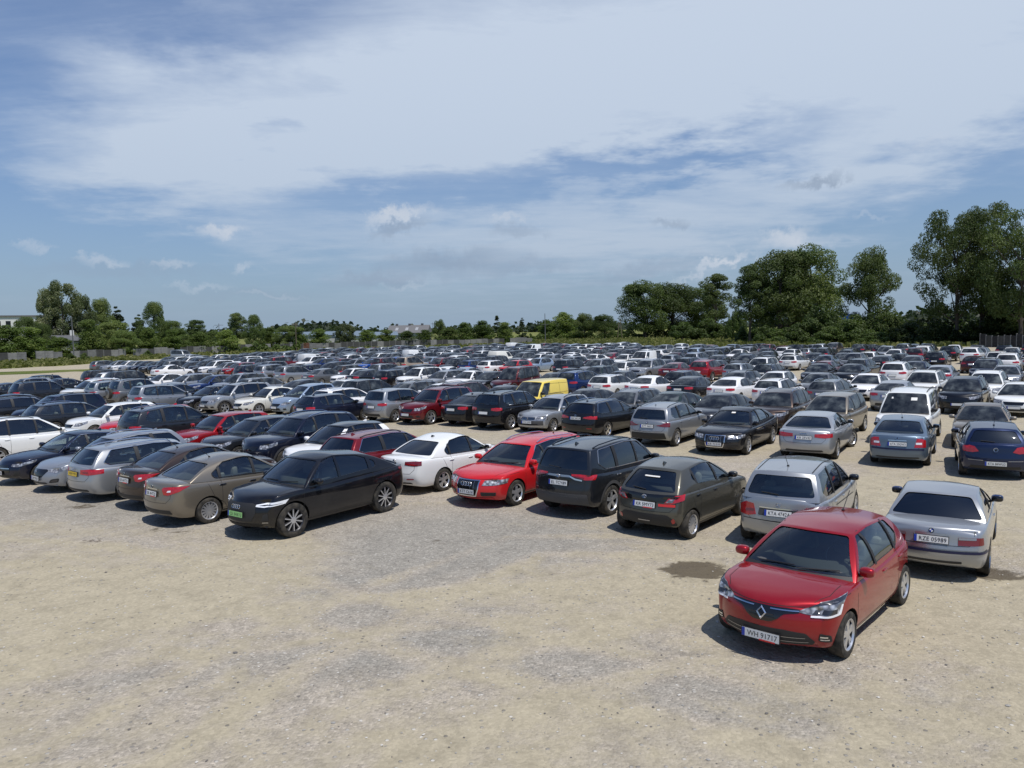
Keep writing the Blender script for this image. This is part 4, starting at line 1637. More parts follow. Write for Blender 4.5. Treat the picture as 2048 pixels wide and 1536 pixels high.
    # ---- red estate
    D['a6red'] = finish('estate', None, 'plain', **L, rails='chrome', dlo_trim='chrome', aerial='rod', wheel='five', pillars=(0.02, -1.05, -1.09), handles=(-0.2, -1.0), xfeats=[
            F('grille', 'f', sym([(0.285, 0.335), (0.335, 0.50), (0.345, 0.715)]), 'gloss_black', mir=False, r=0.04),
            F(None, 'f', sym([(0.285, 0.335), (0.335, 0.50), (0.345, 0.715)]) + [(0.285, 0.335)], 'chrome', line=0.028, off=0.010, mir=False, lod=1),
            F(None, 'f', [(0.12, 0.36), (0.12, 0.70)], 'dull_silver', line=0.008, off=0.009, lod=0),
            F(None, 'f', [(0.22, 0.36), (0.22, 0.70)], 'dull_silver', line=0.008, off=0.009, lod=0),
            F(None, 'f', [(0.0, 0.54), (0.0, 0.60)], 'dull_silver', line=0.008, off=0.009, lod=0),
            F('headlight', 'o', [('f', 0.42, 0.60), ('f', 0.66, 0.60), ('s', xf - 0.36, 0.65), ('s', xf - 0.42, 0.755), ('f', 0.66, 0.735), ('f', 0.45, 0.715)], 'lamp_clear', ang=36),
            F('lower_grille', 'f', [(0.42, 0.335), (0.72, 0.34), (0.74, 0.43), (0.40, 0.44)], 'black_plastic'),
            F(None, 'f', [(0.43, 0.37), (0.72, 0.37)], 'gloss_black', line=0.018, off=0.008, lod=0),
            F(None, 'f', [(0.43, 0.41), (0.72, 0.405)], 'gloss_black', line=0.018, off=0.008, lod=0),
            F(None, 'f', [(-0.66, 0.30), (0.66, 0.30)], 'seam', line=0.012, off=0.004, mir=False, lod=0)],
        seams_f=[[(0.0, 0.735), (0.62, 0.75)]],
        plates=[dict(v='f', z=0.435, t='KTT C614')], badges=[dict(v='f', z=0.625, k='rings', s=0.10, off=0.012)])
    # ---- dark saloon of the same face
    D['a6'] = finish('saloon', None, 'plain', **L, dlo_trim='black_plastic', wheel='seven', aerial=None, xfeats=D['a6red']['xfeats'],
        plates=[dict(v='f', z=0.435, t='KR 7CS1K')], badges=[dict(v='f', z=0.625, k='rings', s=0.10, off=0.012)], seams_f=D['a6red']['seams_f'])
    # ---- grey hatch facing the camera
    b = BASE['hatch']
    xf = b['wb'] / 2 + b['fo']
    D['i30'] = finish('estate', None, 'plain', L=4.58, W=1.795, H=1.465, wb=2.65, fo=0.88, R=0.315, rails='chrome', pillars=(0.0, -0.95, -1.0), xfeats=[
            F('grille', 'f', sym([(0.30, 0.50), (0.40, 0.60), (0.46, 0.68), (0.38, 0.715)]), 'gloss_black', mir=False),
            headlamp(2.205, 0.46, 0.66, 0.61, 0.74, 0.50, 0.74, 0.84, 'lamp_clear', (0.66, 0.70)),
            F(None, 'f', [(0.50, 0.33), (0.74, 0.35), (0.78, 0.47), (0.58, 0.44)], 'black_plastic', r=0.04),
            F(None, 'f', [(0.55, 0.36), (0.72, 0.375), (0.74, 0.43), (0.60, 0.41)], 'lamp_dark', off=0.007, lod=0),
            F(None, 'f', sym([(0.46, 0.30), (0.42, 0.35)]), 'black_plastic', mir=False)],
        plates=[dict(v='f', z=0.455, t='DW 9VN31')], badges=[dict(v='f', z=0.66, k='bar', s=0.07, off=0.012)])
    # ---- dark coupe saloon with a wide star grille
    D['merc'] = finish('saloon', None, 'plain', L=4.69, W=1.83, H=1.42, wb=2.73, fo=0.93, R=0.33, dlo_trim='chrome', xfeats=[
            F('grille', 'f', sym([(0.50, 0.44), (0.40, 0.66)]), 'gloss_black', mir=False, r=0.05),
            F(None, 'f', [(-0.47, 0.56), (0.47, 0.56)], 'chrome', line=0.03, off=0.012, mir=False, lod=1),
            headlamp(2.295, 0.50, 0.68, 0.60, 0.70, 0.50, 0.72, 0.80, 'lamp_clear', (0.62, 0.68)),
            F(None, 'f', [(0.56, 0.32), (0.76, 0.34), (0.72, 0.48), (0.62, 0.46)], 'black_plastic'),
            F(None, 'f', sym([(0.50, 0.30), (0.46, 0.37)]), 'black_plastic', mir=False)],
        plates=[dict(v='f', z=0.42, t='KR 2GA91')], badges=[dict(v='f', z=0.56, k='star', s=0.16, off=0.012)])
    # ---- white saloon
    b = BASE['saloon']
    L = dict(L=4.66, W=1.78, H=1.46, wb=2.65, fo=0.88, R=0.322)
    xr = L['wb'] / 2 + L['fo'] - L['L']
    D['jetta'] = finish('saloon', 'plain', None, **L, wheel='double', privacy=True, rim='rim_silver', dlo_trim='black_plastic', aerial='fin', aer_mat='gloss_black', handles=(-0.18, -0.98),
        xfeats=[taillamp(xr, 0.38, 0.66, 0.82, 0.95, 0.20, 0.84, 0.95, 'lamp_darkred', (0.845, 0.935)),
                F(None, 'o', [('r', 0.42, 0.86), ('r', 0.66, 0.845), ('r', 0.66, 0.87), ('r', 0.42, 0.88)], 'lamp_red', ang=142, off=0.007, lod=0),
                F(None, 'r', [(0.46, 0.46), (0.66, 0.47)], 'lamp_red', line=0.03, off=0.006, lod=0),
                F(None, 'r', sym([(0.60, 0.33), (0.56, 0.37)]), 'black_plastic', mir=False)],
        plates=[dict(v='r', z=0.80, t='KTA 7XW8')], badges=[dict(v='r', z=0.93, k='roundel', s=0.10)])
    # ---- dark blue-grey crossover with chrome across the tail
    b = BASE['suv']
    L = dict(L=4.60, W=1.855, H=1.70, wb=2.69, fo=0.92, R=0.368, zh=1.61, zre=1.615, rtop=0.38, wr=0.67)
    xr = L['wb'] / 2 + L['fo'] - L['L']
    D['rav'] = finish('suv', 'plain', None, **L, wheel='five', rim='rim_silver', cladding='grey_cladding', privacy=True, rails='gloss_black', aerial='fin', aer_mat='gloss_black', handle_mat='chrome',
        dlo_trim='dull_silver', xfeats=[
            F('taillight', 'o', [('r', 0.34, 1.045), ('r', 0.52, 1.00), ('r', 0.66, 0.955), ('s', xr + 0.22, 0.96), ('s', xr + 0.32, 1.06), ('r', 0.68, 1.075), ('r', 0.34, 1.08)], 'lamp_red', ang=142),
            F(None, 'o', [('r', 0.40, 1.02), ('r', 0.64, 0.975), ('r', 0.64, 1.01), ('r', 0.42, 1.045)], 'lamp_darkred', ang=142, off=0.007, lod=0),
            F(None, 'r', [(-0.30, 1.03), (0.30, 1.03)], 'dull_silver', line=0.05, off=0.008, mir=False, lod=1),
            F(None, 'r', [(0.30, 1.03), (0.44, 0.97), (0.60, 0.945)], 'chrome', line=0.035, off=0.010, lod=1),
            F(None, 'r', sym([(0.74, 0.37), (0.72, 0.62)]), 'grey_cladding', mir=False, off=0.008),
            F(None, 'r', sym([(0.54, 0.42), (0.50, 0.56)]), 'grey_cladding', mir=False, off=0.016),
            F(None, 'r', [(0.62, 0.70), (0.70, 0.70)], 'dull_silver', line=0.02, off=0.006, lod=0, mir=False)],
        plates=[dict(v='r', z=0.865, t='EL 7CY89')], badges=[dict(v='r', z=1.025, k='ovals', s=0.075, off=0.012)])
    # ---- olive-grey supermini
    b = BASE['supermini']
    L = dict(L=3.94, W=1.745, H=1.50, wb=2.56, fo=0.78, R=0.305)
    xr = L['wb'] / 2 + L['fo'] - L['L']
    D['yaris'] = finish('supermini', 'plain', None, **L, wheel='multi', aerial='fin', aer_mat='gloss_black', zh=1.43, zre=1.405, rtop=0.60, rbase=0.05, handle_mat='gloss_black',
        top=[('r', 0, 0.96), ('r', 0.4, 1.02), ('r', 1.2, 1.03), ('a', 0.3, 1.0), ('f', 1.0, 1.0), ('f', 0.7, 0.96), ('f', 0.3, 0.89), ('f', 0.08, 0.83), ('f', 0, 0.775)],
        rw=(0.93, 0.85, 0.17, 0.90), dlo=[(0.22, 0.50), (0.34, 0.22), (0.962, 0.12), (0.958, 0.945), (0.26, 0.90)], xfeats=[
            F(None, 'r', sym([(0.50, 0.80), (0.70, 0.86), (0.72, 0.97), (0.40, 0.955)]), 'gloss_black', mir=False, r=0.03),
            F('taillight', 'o', [('r', 0.44, 0.79), ('r', 0.58, 0.78), ('s', xr + 0.20, 0.86), ('s', xr + 0.30, 0.97), ('r', 0.66, 0.95), ('r', 0.52, 0.89)], 'lamp_red', ang=142, off=0.010),
            F(None, 'o', [('r', 0.47, 0.805), ('r', 0.60, 0.81), ('r', 0.64, 0.88), ('r', 0.53, 0.87)], 'lamp_clear', ang=142, off=0.014, lod=0),
            F(None, 'r', sym([(0.70, 0.32), (0.66, 0.42), (0.52, 0.55)]), 'black_plastic', mir=False, r=0.05),
            F(None, 'r', [(0.60, 0.36), (0.665, 0.40), (0.64, 0.48), (0.58, 0.44)], 'lamp_red', off=0.009, lod=0),
            F(None, 'r', [(-0.14, 0.40), (0.14, 0.40)], 'dull_silver', line=0.02, off=0.009, mir=False, lod=0),
            F(None, 'r', [(-0.66, 0.745), (-0.32, 0.745)], 'plate_red', line=0.055, off=0.006, mir=False, lod=0),
            F('sticker', 'r', [(-0.18, 1.27), (0.18, 1.27)], 'paper', line=0.035, off=0.006, mir=False, lod=0)],
        plates=[dict(v='r', z=0.735, t='KR 5MY73', red=True)], badges=[dict(v='r', z=0.90, k='ovals', s=0.075, off=0.010)])
    # ---- silver compact people carrier with a star
    b = BASE['mpv']
    L = dict(L=4.36, W=1.78, H=1.60, wb=2.78, fo=0.80, R=0.32)
    xr = L['wb'] / 2 + L['fo'] - L['L']
    D['mercb'] = finish('mpv', 'plain', None, **L, wheel='double', aerial='rod', mirror=dict(back=0.40, up=0.075, mat='gloss_black'), pillars=(0.02, -0.92), zre=1.52,
        rw=(0.92, 0.86, 0.16, 0.84), rw_r=0.11, extra=[roof_lines], xfeats=[
            F('taillight', 'o', [('r', 0.44, 0.70), ('r', 0.60, 0.66), ('s', xr + 0.14, 0.68), ('s', xr + 0.20, 0.84), ('r', 0.66, 0.925), ('r', 0.50, 0.91)], 'lamp_red', ang=142),
            F(None, 'o', [('r', 0.47, 0.77), ('r', 0.66, 0.75), ('r', 0.66, 0.79), ('r', 0.48, 0.81)], 'lamp_darkred', ang=142, off=0.007, lod=0),
            F(None, 'r', sym([(0.40, 0.70), (0.37, 0.855)]), 'grey_cladding', mir=False, off=0.003, lod=1, r=0.03),
            F(None, 'r', [(-0.37, 0.86), (0.37, 0.86)], 'chrome', line=0.025, off=0.006, mir=False, lod=1),
            F(None, 'r', [(-0.72, 0.61), (0.72, 0.61)], 'seam', line=0.012, off=0.003, mir=False, lod=0),
            F(None, 's', [(-1.05, 0.82), (0.9, 0.72)], 'seam', line=0.012, off=0.003, lod=0)],
        plates=[dict(v='r', z=0.765, t='KTA 4742A')], badges=[dict(v='r', z=0.935, k='star', s=0.085)])
    # ---- silver two-door saloon
    b = BASE['coupe']
    xr = b['wb'] / 2 + b['fo'] - b['L']
    D['bmw'] = finish('coupe', 'plain', None, wheel='ten', mirror=dict(back=0.46, up=0.085, mat='mirror_navy'), aerial=None, privacy=True, handles=(-0.12,), rim='chrome',
        rw=(0.94, 0.90, 0.09, 0.93), rw_r=0.05, dlo=[(0.24, 0.32), (0.30, 0.14), (0.962, 0.12), (0.958, 0.945), (0.32, 0.91)], fwipers=False, xfeats=[
            F('taillight', 'o', [('r', 0.40, 0.665), ('r', 0.64, 0.665), ('s', xr + 0.16, 0.68), ('s', xr + 0.16, 0.80), ('r', 0.66, 0.80), ('r', 0.40, 0.80)], 'lamp_darkred', ang=142),
            F(None, 'o', [('r', 0.405, 0.76), ('r', 0.66, 0.76), ('r', 0.66, 0.797), ('r', 0.405, 0.797)], 'dull_silver', ang=142, off=0.007, lod=0),
            F(None, 'r', [(-0.24, 0.825), (0.24, 0.825)], 'dull_silver', line=0.035, off=0.012, mir=False, lod=1),
            F(None, 'r', [(-0.70, 0.615), (0.70, 0.615)], 'dull_silver', line=0.05, off=0.012, mir=False, lod=1),
            F(None, 'r', [(-0.72, 0.545), (0.72, 0.545)], 'navy_trim', line=0.045, off=0.012, mir=False, lod=1),
            F(None, 's', [(xr + 0.08, 0.545), (xr + 0.52, 0.545)], 'navy_trim', line=0.045, off=0.010, lod=1),
            F(None, 'r', sym([(0.46, 0.345), (0.46, 0.385)]), 'black_plastic', mir=False)],
        seams_r=[[(0.0, 0.655), (0.56, 0.655), (0.63, 0.70), (0.64, 0.90)]],
        plates=[dict(v='r', z=0.74, t='RZE 05989')], badges=[dict(v='r', z=0.885, k='quarters', s=0.085, off=0.008)])
    # ---- second rank
    L = dict(L=4.45, W=1.80, H=1.545, wb=2.76, fo=0.86, R=0.335, zs=0.21)
    xr = L['wb'] / 2 + L['fo'] - L['L']
    D['x1'] = finish('suv', 'plain', None, **L, wheel='double', cladding=None, rails='gloss_black', zh=1.46, zre=1.44,
        top=[('r', 0, 1.0), ('r', 0.4, 1.03), ('r', 1.2, 1.02), ('a', 0.3, 1.0), ('f', 1.10, 1.01), ('f', 0.7, 0.97), ('f', 0.3, 0.9), ('f', 0.09, 0.82), ('f', 0, 0.77)],
        rw=(0.92, 0.86, 0.16, 0.84), rw_r=0.09, xfeats=[
            F('taillight', 'o', [('r', 0.34, 0.83), ('r', 0.60, 0.78), ('s', xr + 0.18, 0.78), ('s', xr + 0.22, 0.93), ('r', 0.66, 0.93), ('r', 0.52, 0.87)], 'lamp_darkred', ang=142),
            F(None, 'r', sym([(0.70, 0.33), (0.66, 0.56)]), 'black_plastic', mir=False),
            F(None, 's', [(xr + 0.30, 0.42), (-1.0 - 0.9, 0.42)], 'black_plastic', line=0.1, lod=1)],
        plates=[dict(v='r', z=0.80, t='KTT 06021')], badges=[dict(v='r', z=0.93, k='quarters', s=0.08)])
    L = dict(L=4.70, W=1.826, H=1.43, wb=2.81, fo=0.87, R=0.325)
    xr = L['wb'] / 2 + L['fo'] - L['L']
    D['a4'] = finish('saloon', 'plain', None, **L, wheel='ten', aerial=None, steer=-24, rbase=0.50, rtop=1.25, xfeats=[
            taillamp(xr, 0.34, 0.62, 0.77, 0.91, 0.24, 0.80, 0.92, 'lamp_red', (0.80, 0.90)),
            F(None, 'r', sym([(0.60, 0.32), (0.56, 0.38)]), 'black_plastic', mir=False)],
        plates=[dict(v='r', z=0.775, t='KR 25V42')], badges=[dict(v='r', z=0.915, k='rings', s=0.07)])
    L = dict(L=4.51, W=1.73, H=1.43, wb=2.512, fo=0.89, R=0.31)
    xr = L['wb'] / 2 + L['fo'] - L['L']
    D['octavia'] = finish('saloon', 'plain', None, **L, wheel='seven', aerial='rod', rtop=1.18, rbase=0.38, xfeats=[
            F('taillight', 'o', [('r', 0.46, 0.66), ('r', 0.66, 0.66), ('s', xr + 0.13, 0.67), ('s', xr + 0.15, 0.88), ('r', 0.66, 0.92), ('r', 0.52, 0.93)], 'lamp_red', ang=142),
            F(None, 'o', [('r', 0.50, 0.75), ('r', 0.66, 0.75), ('r', 0.66, 0.81), ('r', 0.50, 0.81)], 'lamp_bright', ang=142, off=0.007, lod=0),
            F(None, 'r', [(-0.25, 0.86), (0.25, 0.86)], 'chrome', line=0.025, off=0.008, mir=False, lod=1),
            F(None, 'r', [(-0.72, 0.60), (0.72, 0.60)], 'navy_trim', line=0.05, off=0.010, mir=False, lod=1),
            F(None, 'r', sym([(0.60, 0.32), (0.58, 0.36)]), 'black_plastic', mir=False)],
        plates=[dict(v='r', z=0.75, t='KTA 20GW3')], badges=[dict(v='r', z=0.93, k='disc', s=0.075)])
    L = dict(L=4.20, W=1.76, H=1.485, wb=2.578, fo=0.87, R=0.315)
    xr = L['wb'] / 2 + L['fo'] - L['L']
    D['golf'] = finish('hatch', 'plain', None, **L, aerial='rod', privacy=True, mirror=dict(back=0.42, up=0.085), rw=(0.90, 0.85, 0.18, 0.86), xfeats=[
            F('taillight', 'o', [('r', 0.40, 0.80), ('r', 0.56, 0.76), ('s', xr + 0.14, 0.78), ('s', xr + 0.20, 0.92), ('r', 0.66, 0.955), ('r', 0.50, 0.93)], 'lamp_red', ang=142, off=0.006),
            F(None, 'r', sym([(0.62, 0.32), (0.60, 0.40)]), 'black_plastic', mir=False),
            F(None, 'r', [(0.30, 0.555), (0.66, 0.56)], 'dull_silver', line=0.015, off=0.006, lod=0)],
        plates=[dict(v='r', z=0.475, t='KTA 84WU2')], badges=[dict(v='r', z=0.86, k='roundel', s=0.115)])
    L = dict(L=4.86, W=1.864, H=1.477, wb=2.84, fo=0.93, R=0.33)
    xr = L['wb'] / 2 + L['fo'] - L['L']
    D['superb'] = finish('estate', 'plain', None, **L, wheel='five', rim='chrome', privacy=True, dlo_trim='chrome', rails='chrome', aerial='fin', xfeats=[
            F('taillight', 'o', [('r', 0.34, 0.86), ('r', 0.62, 0.82), ('s', xr + 0.22, 0.82), ('s', xr + 0.26, 0.94), ('r', 0.64, 0.95), ('r', 0.38, 0.91)], 'lamp_red', ang=142),
            F(None, 'r', [(0.5, 0.45), (0.7, 0.45)], 'lamp_red', line=0.03, lod=0)],
        plates=[dict(v='r', z=0.85, t='KBC 8KU4')], badges=[dict(v='r', z=0.955, k='disc', s=0.08)])
    L = dict(L=4.40, W=1.735, H=1.48, wb=2.515, fo=0.86, R=0.305)
    xf = L['wb'] / 2 + L['fo']
    D['golfw'] = finish('estate', None, 'plain', **L, rails='black_plastic', wheel='seven', pillars=(0.0, -0.92, -0.97), cowl=1.12, head=1.84, xfeats=[
            F('grille', 'f', sym([(0.36, 0.60), (0.36, 0.70)]), 'gloss_black', mir=False),
            F(None, 'f', [(-0.34, 0.63), (0.34, 0.63)], 'chrome', line=0.012, off=0.010, mir=False, lod=0),
            F(None, 'f', [(-0.34, 0.67), (0.34, 0.67)], 'chrome', line=0.012, off=0.010, mir=False, lod=0),
            F('headlight', 'o', [('f', 0.40, 0.585), ('f', 0.62, 0.585), ('s', xf - 0.24, 0.60), ('s', xf - 0.26, 0.73), ('f', 0.64, 0.73), ('f', 0.40, 0.715)], 'lamp_clear', ang=34),
            F(None, 'f', sym([(0.68, 0.36), (0.67, 0.555)]), 'grey_cladding', mir=False, off=0.006),
            F(None, 'f', sym([(0.50, 0.37), (0.48, 0.43)]), 'seam', mir=False, off=0.012)],
        plates=[dict(v='f', z=0.49, t='KTA 32FE9')], badges=[dict(v='f', z=0.655, k='roundel', s=0.11, off=0.014)])


def spoiler_lip(sp, k):
    """raised edge at the end of the fastback roof"""
    s = k['skin']
    pts = []
    for y in np.linspace(-0.62, 0.62, 9):
        h = s.view('t', (k['xr'] + 0.20 + 0.10 * (abs(y) / 0.62) ** 2, y))
        if h:
            pts.append(h[0] + Vector((0, 0, 0.0)))
    if len(pts) > 3:
        k['body'].add(*tube(pts, 0.030, 6), 'car_paint')


def roof_lines(sp, k):
    """dark gutters along the roof"""
    for s in (1, -1):
        v, f = k['gskin'].strip('t', [(k['xr'] + 0.55, 0.53 * s), (0.45, 0.55 * s)], 0.022, 0.003)
        k['body'].add(v, f, 'seam')

# ------------------------------------------------------------------ the ground
def tag(o, label=None, cat=None, group=None, kind=None):
    if label:
        o['label'] = label
    if cat:
        o['category'] = cat
    if group:
        o['group'] = group
    if kind:
        o['kind'] = kind
    return o


def link(name, me, parent=None, loc=None):
    o = bpy.data.objects.new(name, me)
    COL.objects.link(o)
    if parent:
        o.parent = parent
    if loc:
        o.location = loc
    return o


def ground_material():
    m, nt, b = principled('gravel_dirt', rough=0.95, spec=0.15)
    tc = N(nt, 'ShaderNodeTexCoord')
    P = tc.outputs['Object']

    def nz(scale, detail=5, rough=0.6, off=0.0, dist=0.0, sx=1.0, rot=0.0):
        mp = N(nt, 'ShaderNodeMapping')
        mp.inputs['Location'].default_value = (off, off * 0.7, 0)
        mp.inputs['Scale'].default_value = (sx, 1, 1)
        mp.inputs['Rotation'].default_value = (0, 0, rot)
        nt.links.new(P, mp.inputs[0])
        n = N(nt, 'ShaderNodeTexNoise')
        n.inputs['Scale'].default_value = scale
        n.inputs['Detail'].default_value = detail
        n.inputs['Roughness'].default_value = rough
        n.inputs['Distortion'].default_value = dist
        nt.links.new(mp.outputs[0], n.inputs['Vector'])
        return n.outputs['Fac']
    at_ = N(nt, 'ShaderNodeAttribute')
    at_.attribute_name = 'wear'
    grav = at_.outputs['Fac']                       # painted: where crushed stone lies over the dirt
    at2 = N(nt, 'ShaderNodeAttribute')
    at2.attribute_name = 'damp'
    big = nz(0.16, 6, 0.62, 3, 0.4)
    mid = nz(0.75, 6, 0.65, 11, 0.6)
    fine = nz(6.5, 6, 0.7, 5)
    track = nz(0.35, 5, 0.6, 23, 0.8, 0.16, R(38))
    g = math_node(nt, 'ADD', grav, math_node(nt, 'MULTIPLY', math_node(nt, 'SUBTRACT', big, 0.5), 1.5))
    g = math_node(nt, 'ADD', g, math_node(nt, 'MULTIPLY', math_node(nt, 'SUBTRACT', mid, 0.5), 1.6))
    g = math_node(nt, 'ADD', g, math_node(nt, 'MULTIPLY', math_node(nt, 'SUBTRACT', track, 0.5), 1.3))
    g = math_node(nt, 'ADD', g, math_node(nt, 'MULTIPLY', math_node(nt, 'SUBTRACT', fine, 0.5), 0.9))
    gm = ramp(nt, g, [(0.25, 0.0), (0.80, 1.0)])
    dirt = mixc(nt, mid, (0.345, 0.302, 0.216), (0.402, 0.355, 0.260))
    warm = mixc(nt, big, (0.345, 0.303, 0.245), (0.398, 0.353, 0.292))
    stone = mixc(nt, ramp(nt, grav, [(0.55, 0.0), (1.05, 1.0)]), warm, (0.292, 0.272, 0.235))
    # single stones
    v1 = N(nt, 'ShaderNodeTexVoronoi')
    v1.inputs['Scale'].default_value = 26
    nt.links.new(P, v1.inputs['Vector'])
    v2 = N(nt, 'ShaderNodeTexVoronoi')
    v2.inputs['Scale'].default_value = 11
    nt.links.new(P, v2.inputs['Vector'])
    sp = N(nt, 'ShaderNodeSeparateColor')
    nt.links.new(v1.outputs['Color'], sp.inputs[0])
    sp2 = N(nt, 'ShaderNodeSeparateColor')
    nt.links.new(v2.outputs['Color'], sp2.inputs[0])
    grain = ramp(nt, sp.outputs[0], [(0.0, 0.74), (0.5, 0.98), (0.85, 1.10), (1.0, 1.38)])
    stone = mixc(nt, 0.85, stone, grain, 'MULTIPLY')
    grain2 = ramp(nt, sp.outputs[1], [(0.0, 0.82), (0.6, 1.0), (1.0, 1.22)])
    dirt = mixc(nt, 0.5, dirt, grain2, 'MULTIPLY')
    col = mixc(nt, gm, dirt, stone)
    # scattered larger stones, dark and pale
    rare = ramp(nt, sp2.outputs[2], [(0.90, 0.0), (0.93, 1.0)])
    near = ramp(nt, v2.outputs['Distance'], [(0.18, 1.0), (0.30, 0.0)])
    k = math_node(nt, 'MULTIPLY', math_node(nt, 'MULTIPLY', rare, near), 0.8)
    col = mixc(nt, k, col, mixc(nt, sp2.outputs[0], (0.14, 0.13, 0.12), (0.62, 0.59, 0.53)))
    # fine mottling and dark silt
    silt = ramp(nt, nz(1.7, 8, 0.72, 31, 0.3), [(0.36, 0.80), (0.52, 1.0), (0.75, 1.06)])
    col = mixc(nt, 0.7, col, silt, 'MULTIPLY')
    mott = ramp(nt, nz(3.6, 8, 0.75, 47, 0.6), [(0.34, 0.78), (0.5, 1.0), (0.7, 1.08)])
    col = mixc(nt, 0.6, col, mott, 'MULTIPLY')
    # damp hollows
    dm = math_node(nt, 'ADD', at2.outputs['Fac'], math_node(nt, 'MULTIPLY', math_node(nt, 'SUBTRACT', nz(2.6, 7, 0.72, 9, 0.7), 0.5), 1.25))
    dmask = ramp(nt, dm, [(0.42, 0.0), (0.56, 1.0)])
    col = mixc(nt, math_node(nt, 'MULTIPLY', dmask, 0.88), col, (0.085, 0.067, 0.043))
    nt.links.new(col, b.inputs['Base Color'])
    rg = math_node(nt, 'SUBTRACT', 0.95, math_node(nt, 'MULTIPLY', dmask, 0.3))
    nt.links.new(rg, b.inputs['Roughness'])
    h = math_node(nt, 'ADD', math_node(nt, 'MULTIPLY', math_node(nt, 'SUBTRACT', 1.0, v1.outputs['Distance']), math_node(nt, 'ADD', math_node(nt, 'MULTIPLY', gm, 0.022), 0.004)),
                  math_node(nt, 'MULTIPLY', fine, 0.03))
    h = math_node(nt, 'ADD', h, math_node(nt, 'MULTIPLY', math_node(nt, 'MULTIPLY', rare, near), 0.02))
    h = math_node(nt, 'ADD', h, math_node(nt, 'MULTIPLY', mid, 0.10))
    bump = N(nt, 'ShaderNodeBump')
    bump.inputs['Strength'].default_value = 0.7
    bump.inputs['Distance'].default_value = 1.0
    nt.links.new(h, bump.inputs['Height'])
    nt.links.new(bump.outputs[0], b.inputs['Normal'])


def grass_material(name, c0, c1, c2, scale=0.12):
    m, nt, b = principled(name, rough=0.95, spec=0.1)
    n1 = objnoise(nt, scale, 6, 0.65)
    n2 = objnoise(nt, scale * 9, 5, 0.7)
    k = math_node(nt, 'ADD', math_node(nt, 'MULTIPLY', n1, 0.65), math_node(nt, 'MULTIPLY', n2, 0.35))
    nt.links.new(ramp(nt, k, [(0.35, c0), (0.5, c1), (0.66, c2)]), b.inputs['Base Color'])
    bump = N(nt, 'ShaderNodeBump')
    bump.inputs['Strength'].default_value = 0.6
    bump.inputs['Distance'].default_value = 0.4
    nt.links.new(objnoise(nt, 2.5, 5, 0.7), bump.inputs['Height'])
    nt.links.new(bump.outputs[0], b.inputs['Normal'])


def in_poly(x, y, P):
    ins = False
    for i in range(len(P)):
        (x0, y0), (x1, y1) = P[i - 1], P[i]
        if (y0 > y) != (y1 > y) and x < (x1 - x0) * (y - y0) / (y1 - y0) + x0:
            ins = not ins
    return ins


# photograph points (column, row, half width, half height, weight): crushed stone shows here
STONE = [(150, 1010, 420, 40, 0.5), (500, 1010, 300, 60, 0.35), (760, 1130, 230, 75, 0.48), (640, 1190, 110, 40, 0.32), (930, 1060, 240, 60, 0.45), (1150, 1080, 260, 60, 0.35), (250, 1345, 200, 55, 0.40), (120, 1490, 220, 50, 0.25), (720, 1330, 160, 40, 0.3),
         (560, 1290, 210, 70, 0.25), (900, 1260, 170, 50, 0.35), (1130, 1330, 240, 110, 0.38), (1500, 1400, 300, 110, 0.38), (1850, 1400, 200, 60, 0.22), (1900, 920, 200, 40, 0.3),
         (1120, 870, 500, 26, 0.25), (1500, 960, 260, 30, 0.2), (420, 1110, 180, 30, 0.2), (700, 1440, 200, 60, 0.15), (2000, 1130, 70, 40, 0.35)]
BARE = [(100, 1200, 300, 80, 0.35), (480, 1180, 240, 60, 0.35), (1000, 1180, 130, 22, 0.2), (1050, 1450, 260, 80, 0.3), (1300, 1180, 260, 60, 0.3), (1850, 1190, 200, 50, 0.3), (1950, 1290, 120, 120, 0.25),
        (530, 1100, 110, 26, 0.5), (1900, 985, 140, 14, 0.2)]
DAMP = [(1392, 1140, 66, 17, 0.95), (1990, 1148, 66, 12, 0.85), (190, 1082, 40, 9, 0.47), (880, 1085, 26, 8, 0.48), (735, 1108, 34, 7, 0.46), (838, 1123, 24, 6, 0.44), (165, 1013, 60, 6, 0.55), (345, 1062, 70, 5, 0.55), (440, 1078, 26, 5, 0.5),
        (2012, 1240, 20, 6, 0.5), (1957, 1368, 20, 6, 0.5), (1010, 1125, 60, 7, 0.35), (330, 1050, 40, 7, 0.5), (860, 1075, 30, 5, 0.5), (1400, 1170, 60, 12, 0.45), (600, 1262, 60, 10, 0.3), (640, 1420, 90, 16, 0.25), (370, 1340, 70, 16, 0.25)]

TRACKS = [[(-200, 1090), (150, 1110), (560, 1190), (1000, 1300), (1500, 1420), (2100, 1540)], [(120, 1560), (500, 1330), (800, 1190), (1050, 1090), (1300, 1090), (1460, 1110)],
          [(-100, 1330), (400, 1270), (900, 1210), (1300, 1200), (1420, 1195)], [(2150, 1180), (1950, 1300), (1900, 1420), (1880, 1600)], [(700, 1500), (1000, 1360), (1300, 1290), (1430, 1280)]]

LOT_EDGE = [(-900, 742), (-300, 744), (0, 738), (120, 732), (260, 722), (360, 715), (470, 709), (600, 703), (760, 698), (900, 695.5), (1100, 693.5), (1250, 694), (1300, 694), (1400, 695), (1480, 696.5),
            (1560, 697), (1660, 696), (1800, 694), (1900, 694), (2048, 692), (2300, 690)]


